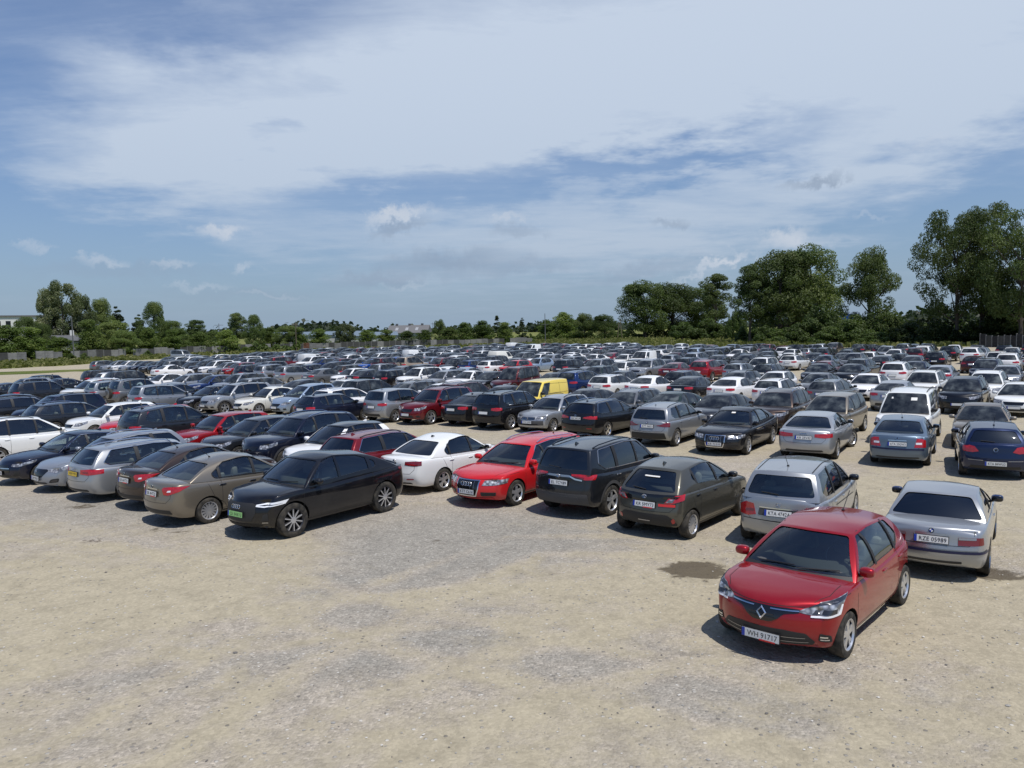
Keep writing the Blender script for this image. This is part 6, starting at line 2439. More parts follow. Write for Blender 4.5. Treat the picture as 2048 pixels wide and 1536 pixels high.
# ------------------------------------------------------------------ fences, buildings, poles
def build_fences():
    for nm, c in (('concrete_pale', (0.29, 0.285, 0.27)), ('concrete_mid', (0.22, 0.22, 0.215)), ('concrete_dark', (0.075, 0.075, 0.072)), ('rust_panel', (0.16, 0.07, 0.045)), ('dark_board', (0.03, 0.03, 0.032))):
        m, nt, b = principled(nm, c, 0.9)
        n = objnoise(nt, 1.2, 6, 0.7, rand=True)
        nt.links.new(mixc(nt, ramp(nt, n, [(0.35, 0.0), (0.7, 1.0)]), tuple(k * 0.6 for k in c), c), b.inputs['Base Color'])
    rnd = random.Random(5)

    def fence(label, pts, cnt, mats, hgt, wts):
        P = [Vector(at_dist(px, d)) for px, d in pts]
        root = bpy.data.objects.new('concrete_fence', None)
        COL.objects.link(root)
        root.location = (P[0].x, P[0].y, 0)
        tag(root, label, 'fence')
        seg = [(P[i + 1] - P[i]).length for i in range(len(P) - 1)]
        tot = sum(seg)

        def along(s):
            for i, L in enumerate(seg):
                if s <= L or i == len(seg) - 1:
                    return P[i].lerp(P[i + 1], s / L)
                s -= L
        for k in range(cnt):
            a, b = along(tot * k / cnt), along(tot * (k + 1) / cnt)
            d = (b - a)
            L = d.length
            if rnd.random() < 0.06:
                continue
            mat = rnd.choices(mats, wts)[0]
            h = hgt * rnd.uniform(0.86, 1.05)
            mb = MB()
            rows = 4
            for r in range(rows):
                mb.add(*box(L / 2, 0, h * (r + 0.5) / rows, L - 0.16, 0.05 + 0.006 * (r % 2), h / rows - 0.012), mat)
            mb.add(*box(0.0, 0, h * 0.52, 0.14, 0.14, h * 1.04), 'concrete_mid')
            o = link('fence_panel', mb.mesh('fence_panel', smooth=False), root)
            o.location = (a.x - P[0].x, a.y - P[0].y, 0)
            o.rotation_euler = (0, 0, math.atan2(d.y, d.x))
    fence('long weathered concrete panel fence below the trees on the left', [(-60, 190), (0, 193), (170, 200), (420, 218), (560, 226), (720, 232), (920, 240), (1065, 246)], 84,
          ['concrete_pale', 'concrete_mid', 'concrete_dark', 'rust_panel'], 1.95, [4, 4, 4, 0.5])
    fence('dark board fence in the shade at the far right', [(1960, 150), (2020, 146), (2110, 140)], 12, ['dark_board', 'concrete_dark'], 2.1, [3, 2])


build_fences()


def gable_roof(mb, x0, x1, y0, y1, z0, z1, mat, over=0.4, hip=0.0):
    ym = (y0 + y1) / 2
    v = [(x0 - over, y0 - over, z0), (x1 + over, y0 - over, z0), (x1 + over, y1 + over, z0), (x0 - over, y1 + over, z0), (x0 - over + hip, ym, z1), (x1 + over - hip, ym, z1)]
    f = [(0, 1, 5, 4), (2, 3, 4, 5), (0, 4, 3), (1, 2, 5), (0, 3, 2, 1)]
    mb.add(v, f, mat)


def build_buildings():
    principled('render_white', (0.66, 0.66, 0.63), 0.85)
    principled('render_grey', (0.42, 0.43, 0.42), 0.85)
    principled('roof_grey', (0.13, 0.13, 0.132), 0.85)
    principled('roof_dark', (0.10, 0.105, 0.115), 0.75)
    principled('roof_blue', (0.13, 0.175, 0.22), 0.7)
    principled('skylight', (0.30, 0.31, 0.32), 0.6)
    principled('pane_dark', (0.02, 0.025, 0.03), 0.1)
    m, nt, b = principled('timber', (0.12, 0.095, 0.07), 0.9)
    principled('steel_grey', (0.12, 0.125, 0.13), 0.6)

    def base(name, label, px, dist, rz):
        x, y = at_dist(px, dist)
        r = bpy.data.objects.new(name, None)
        COL.objects.link(r)
        r.location = (x, y, 0)
        face = math.atan2(y, x) - math.pi / 2
        r.rotation_euler = (0, 0, face + rz)
        tag(r, label, 'building')
        return r, math.hypot(x, y)

    # white office block far left
    r, d = base('office_block', 'white flat-roofed building with a row of windows at far left', 20, 330, 0.06)
    h = top_at(20, 633, *r.location[:2])
    link('wall', MB().add(*box(0, 6, h / 2, 34, 12, h), 'render_white').mesh('wall', smooth=False), r)
    link('roof', MB().add(*box(0, 6, h + 0.15, 34.8, 12.8, 0.5), 'roof_grey').mesh('roof', smooth=False), r)
    for k in range(11):
        w = link('window', MB().add(*box(-15 + 3 * k, -0.02, h - 2.6, 1.5, 0.1, 2.0), 'pane_dark').mesh('window', smooth=False), r)
    # small grey house with a low roof
    r, d = base('small_house', 'small pale house with a low grey roof among the left trees', 125, 216, 0.1)
    h = top_at(125, 682, *r.location[:2])
    h2 = top_at(125, 670, *r.location[:2])
    link('wall', MB().add(*box(0, 4, h / 2, 9, 8, h), 'render_grey').mesh('wall', smooth=False), r)
    mb = MB()
    gable_roof(mb, -4.5, 4.5, 0, 8, h + 0.02, h2, 'roof_dark', 0.6)
    rf = link('roof', mb.mesh('roof', smooth=False), r)
    link('chimney', MB().add(*box(2.6, 4, h2 + 0.3, 0.9, 0.9, 1.7), 'render_white').mesh('chimney', smooth=False), rf)
    link('window', MB().add(*box(-1.5, -0.02, h * 0.6, 1.6, 0.1, 1.2), 'pane_dark').mesh('window', smooth=False), r)
    # long low sheds with blue roofs
    for px, dist, L, top, lab in ((640, 300, 34, 663, 'long low shed with a blue metal roof behind the left hedge'), (735, 290, 22, 664, 'second low blue-roofed shed just left of the grey barn')):
        r, d = base('low_shed', lab, px, dist, 0.03)
        h2 = top_at(px, top, *r.location[:2])
        h = h2 - 1.4
        link('wall', MB().add(*box(0, 5, h / 2, L, 10, h), 'render_grey').mesh('wall', smooth=False), r)
        mb = MB()
        gable_roof(mb, -L / 2, L / 2, 0, 10, h + 0.02, h2, 'roof_blue', 0.5)
        link('roof', mb.mesh('roof', smooth=False), r)
        for k in range(3):
            link('window', MB().add(*box(-L / 2 + L * (k + 0.5) / 3, -0.02, h * 0.6, 3.0, 0.1, 1.3), 'pane_dark').mesh('window', smooth=False), r)
    # big grey barn with skylights
    r, d = base('grey_barn', 'big grey barn with a broad pitched roof and pale skylights', 815, 300, -0.16)
    h2 = top_at(815, 650, *r.location[:2])
    h = top_at(815, 666, *r.location[:2])
    link('wall', MB().add(*box(0, 7, h / 2, 15, 14, h), 'render_grey').mesh('wall', smooth=False), r)
    mb = MB()
    gable_roof(mb, -7.5, 7.5, 0, 14, h + 0.02, h2, 'roof_grey', 0.5)
    rf = link('roof', mb.mesh('roof', smooth=False), r)
    sl = (h2 - h) / 7.5
    for k in range(3):
        x0 = -5.0 + 3.9 * k
        v = [(x0, 2.0, h + 2.5 * sl + 0.06), (x0 + 1.1, 2.0, h + 2.5 * sl + 0.06), (x0 + 1.1, 4.6, h + 5.1 * sl + 0.06), (x0, 4.6, h + 5.1 * sl + 0.06)]
        vv = v + [(a, b_, c - 0.05) for a, b_, c in v]
        link('skylight', MB().add(vv, [(0, 1, 2, 3), (0, 4, 5, 1), (1, 5, 6, 2), (2, 6, 7, 3), (3, 7, 4, 0)], 'skylight').mesh('skylight', smooth=False), rf)
    for k in range(3):
        link('roof_vent', MB().add(*box(-5 + 5 * k, 7, h2 + 0.25, 0.9, 0.9, 0.7), 'roof_dark').mesh('roof_vent', smooth=False), rf)

    def pole(px, foot_d, top, label, mat='timber', r0=0.16, arms=None, name='utility_pole'):
        x, y = at_dist(px, foot_d)
        h = top_at(px, top, x, y)
        root = bpy.data.objects.new(name, None)
        COL.objects.link(root)
        root.location = (x, y, 0)
        root.rotation_euler = (0, 0, math.atan2(y, x) - math.pi / 2)
        tag(root, label, 'pole')
        link('shaft', MB().add(*tube([(0, 0, -0.1), (0, 0, h * 0.5), (0, 0, h)], [r0, r0 * 0.85, r0 * 0.65], 8), mat).mesh('shaft'), root)
        for z, w in arms or []:
            link('crossarm', MB().add(*box(0, 0, h - z, w, 0.12, 0.14), mat).mesh('crossarm', smooth=False), root)
        return root
    pole(147, 190, 632, 'slim bare pole in front of the small grey house', 'steel_grey', 0.13)
    pole(593, 222, 646, 'timber pole standing in the middle of the left hedge', 'timber', 0.15, [(0.5, 1.3)])
    pole(440, 300, 647, 'far pole with a crossarm above the left hedge', 'steel_grey', 0.14, [(0.6, 3.0)])
    pole(1091, 258, 627, 'slender mast with short crossarms above the middle trees', 'steel_grey', 0.15, [(2.2, 1.8), (3.6, 2.4)], 'transmission_mast')
    pole(867, 300, 645, 'thin pole between the barn and the lone dark tree', 'steel_grey', 0.12, [(0.5, 1.6)])
    # A-shaped timber pole
    x, y = at_dist(1240, 312)
    h = top_at(1240, 640, x, y)
    root = bpy.data.objects.new('timber_frame_pole', None)
    COL.objects.link(root)
    root.location = (x, y, 0)
    root.rotation_euler = (0, 0, math.atan2(y, x) - math.pi / 2)
    tag(root, 'two-legged timber pole in front of the dense right-hand grove', 'pole')
    for s in (-1, 1):
        link('leg', MB().add(*tube([(s * 0.95, 0, -0.1), (s * 0.25, 0, h)], [0.14, 0.10], 7), 'pole_timber').mesh('leg'), root)
    link('crossarm', MB().add(*box(0, 0.0, h * 0.62, 1.1, 0.30, 0.12), 'pole_timber').mesh('crossarm', smooth=False), root)
    # blue container far behind the right trees
    x, y = at_dist(1698, 330)
    z = top_at(1698, 626, x, y)
    root = bpy.data.objects.new('blue_shed', None)
    COL.objects.link(root)
    root.location = (x, y, 0)
    root.rotation_euler = (0, 0, math.atan2(y, x) - math.pi / 2)
    tag(root, 'blue-walled shed glimpsed between the right-hand trees', 'building')
    principled('wall_blue', (0.03, 0.12, 0.42), 0.6)
    link('wall', MB().add(*box(0, 3, z / 2 - 0.2, 7, 6, z - 0.4), 'wall_blue').mesh('wall', smooth=False), root)
    mb = MB()
    gable_roof(mb, -3.5, 3.5, 0, 6, z - 0.38, z + 0.3, 'roof_blue', 0.3)
    link('roof', mb.mesh('roof', smooth=False), root)


principled('pole_timber', (0.20, 0.17, 0.12), 0.9)
build_buildings()

# ------------------------------------------------------------------ the parked cars
near_specs()
DIR = R(52)                          # every car is parked along this line, nose either way
CA, SA = math.cos(DIR), math.sin(DIR)


def along_across(x, y):
    return x * CA + y * SA, x * SA - y * CA


def from_aa(al, ac):
    return al * CA + ac * SA, al * SA - ac * CA


GEN = {
    'supermini': [dict(), dict(H=1.49, wheel='multi', aerial='rod')],
    'hatch': [dict(), dict(dlo_trim='chrome', privacy=True, wheel='double'), dict(H=1.44, wheel='ten', rails=None)],
    'saloon': [dict(wheel='double'), dict(dlo_trim='chrome', wheel='ten'), dict(L=4.86, wb=2.84, wheel='seven', privacy=True)],
    'estate': [dict(wheel='double'), dict(rails='black_plastic', privacy=True, wheel='ten', dlo_trim='chrome')],
    'suv': [dict(privacy=True), dict(cladding=None, dlo_trim='chrome', wheel='double'), dict(H=1.72, rails='chrome', wheel='ten', top=[('r', 0, 1.12), ('r', 0.4, 1.16), ('r', 1.2, 1.13), ('a', 0.3, 1.09), ('f', 1.10, 1.11), ('f', 0.7, 1.09), ('f', 0.3, 1.04), ('f', 0.09, 0.97), ('f', 0, 0.90)])],
    'csuv': [dict(privacy=True)],
    'mpv': [dict(), dict(rails='gloss_black', privacy=True, wheel='double')],
    'van': [dict(wheel='multi')],
    'coupe': [dict()],
}
KINDNAME = {'supermini': 'hatchback', 'hatch': 'hatchback', 'saloon': 'saloon_car', 'estate': 'estate_car', 'suv': 'suv', 'csuv': 'coupe_suv', 'mpv': 'people_carrier', 'van': 'panel_van', 'coupe': 'coupe_car'}
KINDWORD = {'supermini': 'small hatchback', 'hatch': 'hatchback', 'saloon': 'saloon', 'estate': 'estate', 'suv': 'SUV', 'csuv': 'coupe SUV', 'mpv': 'people carrier', 'van': 'van', 'coupe': 'coupe'}
KINDOF = {'clio': 'supermini', 'q4': 'csuv', 'tipo': 'saloon', 'a6sil': 'estate', 'a6red': 'estate', 'a6': 'saloon', 'i30': 'estate', 'merc': 'saloon', 'jetta': 'saloon', 'rav': 'suv', 'yaris': 'supermini', 'mercb': 'mpv', 'bmw': 'coupe',
          'x1': 'suv', 'a4': 'saloon', 'octavia': 'saloon', 'golf': 'hatch', 'superb': 'estate', 'golfw': 'estate', 'kangoo': 'van', 'doblo': 'mpv', 'fiatw': 'supermini', 'scenic': 'mpv', 'spare': 'suv', 'rifter': 'mpv', 'minibus': 'van'}


def van_side(sp, k):
    """pressed outline of the closed load bay and the sliding door"""
    xr = k['xr']
    for line in ([(xr + 0.18, 1.16), (xr + 0.16, 1.62), (0.05, 1.66), (0.10, 1.16), (xr + 0.18, 1.16)], [(0.10, 0.40), (0.12, 1.70)], [(-0.85, 0.75), (-0.85, 1.68)]):
        v, f = k['skin'].strip('s', line, 0.014, 0.002)
        k['body'].add(v, f, 'seam', mirror=True)


def spare_wheel(sp, k):
    """wheel carried on the tail gate"""
    xr = k['xr']
    prof = [(0.0, 0.10), (0.20, 0.11), (0.30, 0.08), (0.345, 0.02), (0.345, -0.10), (0.0, -0.12)]
    v, f = lathe_y(prof, 22)
    M = Matrix.Translation((xr - 0.02, -0.08, 0.92)) @ Matrix.Rotation(math.pi / 2, 4, 'Z')
    k['body'].add([M @ Vector(p) for p in v], f, sp.get('spare_mat', 'car_paint'))
    v, f = lathe_y([(0.30, 0.082), (0.352, 0.02), (0.352, -0.11), (0.28, -0.12)], 22)
    k['body'].add([M @ Vector(p) for p in v], f, 'tyre')


def windscreen_paper(*spots):
    def put(sp, k):
        for y, z, w, h in spots:
            v, f = k['gskin'].patch('f', [(y - w, z - h), (y + w, z - h), (y + w, z + h), (y - w, z + h)], 0.004 if k['lod'] == 0 else 0.02, 0.1, 0.0)
            if f:
                k['parts'].append(Part('windscreen_paper', MB().add(v, f, 'paper').mesh('windscreen_paper')))
    return put


def more_specs():
    D = NEAR
    D['a6']['extra'] = [windscreen_paper((0.05, 1.33, 0.07, 0.02))]
    D['kangoo'] = finish('van', 'plain', 'plain', L=4.21, W=1.83, H=1.83, extra=[van_side], mirror=dict(back=0.42, up=0.14, mat='black_plastic'), wheel='multi')
    D['doblo'] = finish('mpv', None, 'plain', L=4.45, W=1.87, H=1.90, wb=2.755, fo=0.88, zh=1.81, zre=1.85, rtop=0.2, wr=0.72, cowl=0.92, head=1.62, rails='black_plastic', extra=[windscreen_paper((0.28, 1.60, 0.10, 0.05), (-0.45, 1.62, 0.03, 0.03))], mirror=dict(back=0.36, up=0.15, mat='black_plastic'),
        top=[('r', 0, 1.10), ('r', 0.4, 1.10), ('r', 1.2, 1.09), ('a', 0.3, 1.06), ('f', 1.0, 1.12), ('f', 0.7, 1.08), ('f', 0.3, 1.00), ('f', 0.09, 0.92), ('f', 0, 0.85)], dlo=[(0.06, 0.14), (0.12, 0.10), (0.958, 0.10), (0.952, 0.90), (0.07, 0.90)],
        xfeats=[F('headlight', 'o', [('f', 0.60, 0.68), ('f', 0.72, 0.66), ('s', 2.2575 - 0.30, 0.78), ('s', 2.2575 - 0.36, 0.98), ('f', 0.74, 0.95), ('f', 0.62, 0.86)], 'lamp_clear', ang=40),
                F('grille', 'f', sym([(0.44, 0.70), (0.48, 0.76)]), 'gloss_black', mir=False), F(None, 'f', sym([(0.80, 0.30), (0.80, 0.54)]), 'black_plastic', mir=False, off=0.006)])
    D['fiatw'] = finish('supermini', 'plain', 'plain', roof_mat='gloss_black', H=1.52, zh=1.455, zre=1.43, wheel='double')
    D['scenic'] = finish('mpv', 'plain', 'plain', L=4.13, wb=2.58, W=1.72, H=1.62, wheel='multi')
    D['spare'] = finish('suv', 'plain', 'plain', L=4.3, H=1.80, zh=1.70, zre=1.70, wr=0.68, extra=[spare_wheel], wheel='five')
    D['rifter'] = finish('mpv', 'plain', 'plain', L=4.40, W=1.85, H=1.83, zh=1.74, zre=1.77, rtop=0.2, wr=0.70, cowl=0.98, head=1.66, rails='gloss_black', cladding='grey_cladding')
    D['minibus'] = finish('mpv', 'plain', 'plain', L=5.0, wb=3.1, W=1.92, H=1.96, zh=1.86, zre=1.92, rtop=0.15, wr=0.74, cowl=0.85, head=1.55,
        top=[('r', 0, 1.15), ('r', 0.4, 1.15), ('r', 1.2, 1.14), ('a', 0.3, 1.12), ('f', 1.0, 1.15), ('f', 0.7, 1.10), ('f', 0.3, 1.02), ('f', 0.09, 0.93), ('f', 0, 0.86)])


more_specs()
TEMPL = {}


def template(key, var, lod):
    k = (key, var, lod)
    if k not in TEMPL:
        sp = NEAR[key] if key in NEAR else finish(key, **GEN[key][var])
        TEMPL[k] = build_car(sp, lod)
    return TEMPL[k]


def spec_of(key, var=0):
    if key in NEAR:
        return NEAR[key]
    d = dict(BASE[key])
    d.update(GEN[key][var])
    return d


def place(sp, ref, px, py, hd):
    L, W, H, wb, fo = sp['L'], sp['W'], sp['H'], sp['wb'], sp['fo']
    p = {'FL': (wb / 2, W / 2 - .02, 0), 'FR': (wb / 2, -W / 2 + .02, 0), 'RL': (-wb / 2, W / 2 - .02, 0), 'RR': (-wb / 2, -W / 2 + .02, 0),
         'PF': (wb / 2 + fo, 0, .46), 'PR': (-(L - wb / 2 - fo), 0, .80), 'RC': (-.15, 0, H)}[ref]
    gx, gy = at(px, py, p[2])
    c, s = math.cos(hd), math.sin(hd)
    return gx - (p[0] * c - p[1] * s), gy - (p[0] * s + p[1] * c)


T_, A_ = -128, 52
# row, shape, colour, reference point, column, row, heading, label
CARS = [
    ('S', 'clio', 'red', 'FL', 1698, 1315, -132, 'dusty red hatchback with diamond badge standing alone in front of the rows'),
    ('A', 'bmw', 'silver', 'RR', 1979, 1148, 56, 'old silver two-door saloon with dark blue mirrors behind the lone red hatchback'),
    ('A', 'mercb', 'silver', 'PR', 1555, 1025, 57, 'silver people carrier with star badge and rod aerial behind the lone red hatchback'),
    ('A', 'yaris', 'olive', 'RR', 1386.5, 1077, 50, 'olive grey small hatchback with black tail band and silver wheel covers'),
    ('A', 'rav', 'dark grey', 'RR', 1225, 1030.6, 52, 'dark grey SUV with chrome strip between tail lamps beside the red estate'),
    ('A', 'a6red', 'bright red', 'FL', 1035, 1011, -128, 'bright red estate with four-ring grille and chrome roof rails'),
    ('A', 'jetta', 'white', 'RR', 889, 982, 52, 'white saloon showing its tail between the black coupe SUV and red estate'),
    ('Q', 'q4', 'black', 'FL', 590, 1074.6, -127, 'black coupe SUV with green number plate and two-tone wheels'),
    ('Q', 'tipo', 'beige', 'RR', 421, 1046.7, 50, 'beige saloon with silver wheel covers beside the black coupe SUV'),
    ('Q', 'tipo', 'brown', 'PR', 224.5, 956.5, 52, 'brown saloon showing its tail between beige saloon and silver estate'),
    ('Q', 'a6sil', 'silver', 'PR', 146, 948, 52, 'silver estate with yellow rear number plate'),
    ('Q', 'i30', 'light grey', 'PF', 67.7, 955.4, -128, 'blue-grey estate facing out beside the estate with a yellow plate'),
    ('Q', 'merc', 'navy', 'PF', 8.6, 945.8, -128, 'dark navy saloon with star on its wide grille at the left edge'),
    ('Q', 'mpv', 'white', 'RC', 45, 848, 52, 'big white people carrier behind the navy saloon with star grille'),
    ('A', 'estate', 'dark red', 'RC', 724, 868, 52, 'dark red estate with chrome window frame behind the black coupe SUV'),
    ('A', 'fiatw', 'white', 'RC', 676, 846, -128, 'white hatchback with black roof between dark red estate and navy SUV'),
    ('A', 'suv', 'navy', 'RC', 618, 832, -128, 'navy SUV facing the camera beside the black-roofed white hatchback'),
    ('A', 'hatch', 'dark grey', 'RC', 508, 838, -128, 'dark grey hatchback with chrome window line between navy SUV and red hatchback'),
    ('A', 'hatch', 'red', 'RC', 440, 826, -128, 'red hatchback facing the camera between dark grey hatchback and grey SUV'),
    ('A', 'suv', 'dark grey', 'RC', 345, 824, 52, 'dark grey SUV showing its tail between two red cars'),
    ('A', 'hatch', 'bright red', 'RC', 292, 818, -128, 'bright red hatchback half hidden behind the grey SUV, next to white hatchback'),
    ('A', 'hatch', 'white', 'RC', 222, 816, -128, 'white hatchback with dark windscreen between bright red hatchback and dark estate'),
    ('A', 'estate', 'dark grey', 'RC', 150, 813, 52, 'dark grey estate showing red tail lamps beside the dark-screened white hatchback'),
    ('A', 'suv', 'navy', 'RC', 110, 805, -128, 'navy SUV facing out, left of the estate with red tail lamps'),
    ('A', 'estate', 'dark grey', 'RC', 50, 808, 52, 'dark grey estate with silver rails near the left edge'),
    ('A', 'saloon', 'navy', 'RC', 5, 806, -128, 'navy saloon cut by the left edge behind the big white people carrier'),
    # second rank, left to right
    ('B', 'suv', 'grey', 'RC', -45, 772, 52, None), ('B', 'hatch', 'silver', 'FL', 25, 797, -128, None), ('B', 'saloon', 'dark grey', 'RC', 60, 768, 52, None), ('B', 'suv', 'dark grey', 'RC', 112, 763, 52, None), ('B', 'saloon', 'black', 'FL', 132, 802, -128, None), ('B', 'suv', 'white', 'PF', 139, 801, -128, None),
    ('B', 'mpv', 'light grey', 'PR', 175, 790, 52, None), ('B', 'spare', 'grey', 'RR', 254, 815, 52, 'grey off-roader carrying its spare wheel on the tail gate'), ('B', 'mpv', 'light grey', 'PR', 269, 802, 52, None),
    ('B', 'saloon', 'navy', 'RR', 339, 817, 52, None), ('B', 'saloon', 'black', 'FL', 395, 825, -128, None), ('B', 'suv', 'silver', 'PF', 420, 815, -128, None), ('B', 'saloon', 'pearl', 'FL', 521, 830, -128, None),
    ('B', 'scenic', 'light blue', 'FL', 593, 831, -128, 'pale blue old people carrier facing the camera beside a pearl white saloon'), ('B', 'hatch', 'navy', 'PR', 616, 821, 52, None), ('B', 'estate', 'white', 'RR', 714.5, 836, 52, None),
    ('B', 'mpv', 'silver', 'RR', 783, 844, 52, None), ('B', 'suv', 'dark red', 'FL', 861, 849, -128, 'dark red SUV facing the camera beside a silver people carrier'), ('B', 'saloon', 'black', 'PR', 898, 819.5, 52, None), ('B', 'suv', 'black', 'RR', 1017, 859, 52, None),
    ('B', 'golfw', 'silver', 'FL', 1108, 865, -128, 'silver old estate with grey bumper facing out in front of the yellow van'), ('B', 'superb', 'black', 'RR', 1216.5, 875, 52, 'black estate with chrome-edged windows and bright wheels'),
    ('B', 'x1', 'silver', 'RR', 1355, 892.5, 55, 'silver SUV with black lower tail between black estate and dark saloon'), ('B', 'a6', 'black', 'FL', 1498, 909, -125, 'black saloon with four-ring chrome grille facing the camera'),
    ('B', 'a4', 'silver', 'RR', 1676, 917.5, 57, 'silver saloon with front wheels turned and wide red tail lamps'), ('B', 'octavia', 'steel blue', 'RR', 1861, 930, 58, 'blue-grey liftback with tall red tail lamps in front of the white van'), ('B', 'golf', 'deep blue', 'PR', 1992, 905, 62, 'dark blue hatchback with round badge at the right edge'),
    # third rank
    ('C', 'suv', 'black', 'RC', 215, 753, 52, None), ('C', 'suv', 'dark grey', 'RC', 262, 752, 52, None), ('C', 'estate', 'white', 'RC', 240, 762, 52, None), ('C', 'saloon', 'white', 'RC', 326, 755, -128, None), ('C', 'estate', 'silver', 'RC', 372, 758, -128, None), ('C', 'hatch', 'blue', 'RC', 425, 758, -128, 'deep blue hatchback in the left part of the third rank'),
    ('C', 'suv', 'light grey', 'RC', 478, 758, -128, None), ('C', 'estate', 'silver', 'RC', 535, 760, 52, None), ('C', 'saloon', 'dark grey', 'RC', 615, 762, 52, None), ('C', 'hatch', 'white', 'RC', 684, 766, -128, None), ('C', 'mpv', 'dark grey', 'RC', 744, 762, 52, None),
    ('C', 'estate', 'grey', 'RC', 812, 764, -128, None), ('C', 'hatch', 'white', 'RC', 885, 769, -128, None), ('C', 'suv', 'maroon', 'RC', 955, 772, 52, None), ('C', 'saloon', 'dark grey', 'RC', 1010, 775, -128, None),
    ('C', 'kangoo', 'yellow', 'RC', 1074, 759, -128, 'yellow panel van in the middle of the lot'), ('C', 'saloon', 'dark grey', 'RC', 1174, 776, -128, None), ('C', 'estate', 'grey', 'RC', 1261, 782, -128, None), ('C', 'saloon', 'green', 'RC', 1339, 788, -128, None),
    ('C', 'saloon', 'dark grey', 'RC', 1436, 792, -128, None), ('C', 'suv', 'brown', 'RC', 1562, 783, -128, 'brown SUV facing the camera behind the black ring-badged saloon'), ('C', 'mpv', 'beige', 'RC', 1664, 794, -128, 'beige people carrier facing out, left of the white high-roofed van'),
    ('C', 'doblo', 'white', 'RC', 1820, 781, -125, 'white high-roofed van with roof rails and black bumper'), ('C', 'saloon', 'beige', 'RC', 1968, 808, -123, 'pale beige saloon facing out, right of the white high-roofed van'),
    # fourth rank
    ('D', 'saloon', 'white', 'RC', 345, 744, 52, 'lone white saloon at the end of the rank above the deep blue hatchback'), ('D', 'suv', 'navy', 'RC', 511, 742, 52, None), ('D', 'suv', 'silver', 'RC', 551, 745, 52, None), ('D', 'mpv', 'silver', 'RC', 592, 740, 52, None), ('D', 'saloon', 'grey', 'RC', 655, 747, 52, None), ('D', 'supermini', 'white', 'RC', 702, 745, -128, None),
    ('D', 'saloon', 'dark grey', 'RC', 742, 746, 52, None), ('D', 'suv', 'white', 'RC', 838, 739, -128, None), ('D', 'estate', 'silver', 'RC', 886, 746, -128, None), ('D', 'saloon', 'white', 'RC', 940, 746, -128, None), ('D', 'saloon', 'dark grey', 'RC', 982, 747, -128, None),
    ('D', 'rifter', 'maroon', 'RC', 1030, 741, -128, 'maroon high-roofed people carrier behind the yellow van'), ('D', 'saloon', 'dark grey', 'RC', 1112, 749, -128, None), ('D', 'suv', 'blue', 'RC', 1159, 748, 52, None), ('D', 'estate', 'white', 'RC', 1231, 753, 52, None), ('D', 'saloon', 'white', 'RC', 1306, 753, 52, None),
    ('D', 'saloon', 'black', 'RC', 1388, 753, 52, None), ('D', 'saloon', 'white', 'RC', 1472, 753, 52, None), ('D', 'estate', 'white', 'RC', 1560, 751, 52, None), ('D', 'estate', 'grey', 'RC', 1668, 759, 52, None), ('D', 'saloon', 'silver', 'RC', 1795, 763, 52, None), ('D', 'suv', 'black', 'RC', 1936, 761, -128, None), ('D', 'hatch', 'white', 'RC', 2036, 766, -128, None),
    # fifth rank
    ('E', 'saloon', 'silver', 'RC', 236, 728, -128, None), ('E', 'saloon', 'white', 'RC', 253, 728, -128, None), ('E', 'saloon', 'silver', 'RC', 272, 728, -128, None), ('E', 'saloon', 'navy', 'RC', 290, 729, -128, None), ('E', 'hatch', 'dark grey', 'RC', 310, 729, -128, None), ('E', 'suv', 'navy', 'RC', 330, 727, -128, None),
    ('E', 'suv', 'white', 'RC', 432, 725, -128, None), ('E', 'hatch', 'light grey', 'RC', 452, 727, -128, None), ('E', 'hatch', 'red', 'RC', 478, 727, -128, None), ('E', 'saloon', 'beige', 'RC', 585, 727, -128, None),
    ('E', 'saloon', 'dark grey', 'RC', 1137, 732, -128, None), ('E', 'suv', 'green', 'RC', 1196, 734, -128, None), ('E', 'coupe', 'dark grey', 'RC', 1250, 738, 52, None), ('E', 'estate', 'black', 'RC', 1376, 739, 52, None), ('E', 'estate', 'grey', 'RC', 1475, 742, -128, None), ('E', 'hatch', 'white', 'RC', 1552, 734, -128, None),
    ('E', 'saloon', 'grey', 'RC', 1639, 745, -128, None), ('E', 'saloon', 'white', 'RC', 1738, 745, -128, None), ('E', 'suv', 'white', 'RC', 1851, 742, -128, None), ('E', 'suv', 'white', 'RC', 1976, 750, -128, None),
    # further ranks: the cars that stand out
    ('F', 'hatch', 'blue', 'RC', 643, 727, -128, None), ('F', 'saloon', 'silver', 'RC', 709, 724, -128, None), ('F', 'hatch', 'bright blue', 'RC', 745, 726, -128, None), ('F', 'suv', 'maroon', 'RC', 777, 727, 52, None), ('F', 'spare', 'gold', 'RC', 823, 722, 52, 'gold off-roader with its spare wheel on the tail gate'),
    ('F', 'suv', 'dark red', 'RC', 881, 724, -128, None), ('F', 'suv', 'dark grey', 'RC', 913, 724, -128, None), ('F', 'estate', 'blue', 'RC', 955, 726, 52, None), ('F', 'estate', 'white', 'RC', 993, 727, 52, None), ('F', 'hatch', 'bright red', 'RC', 1030, 726, -128, None), ('F', 'suv', 'dark grey', 'RC', 1144, 720, 52, None),
    ('F', 'hatch', 'white', 'RC', 1244, 724, -128, None), ('F', 'suv', 'silver', 'RC', 1295, 719, -128, None), ('F', 'saloon', 'dark red', 'RC', 1356, 726, 52, None), ('F', 'suv', 'red', 'RC', 1417, 723, 52, 'bright orange-red SUV showing its tail in the middle of the far rows'), ('F', 'estate', 'silver', 'RC', 1485, 726, 52, None),
    ('F', 'saloon', 'dark grey', 'RC', 1639, 727, -128, None), ('F', 'saloon', 'black', 'RC', 1704, 727, -128, None), ('F', 'suv', 'white', 'RC', 1797, 721, 52, 'white SUV showing its tail on the open gravel aisle at the right'), ('F', 'saloon', 'light grey', 'RC', 1885, 728, 52, None),
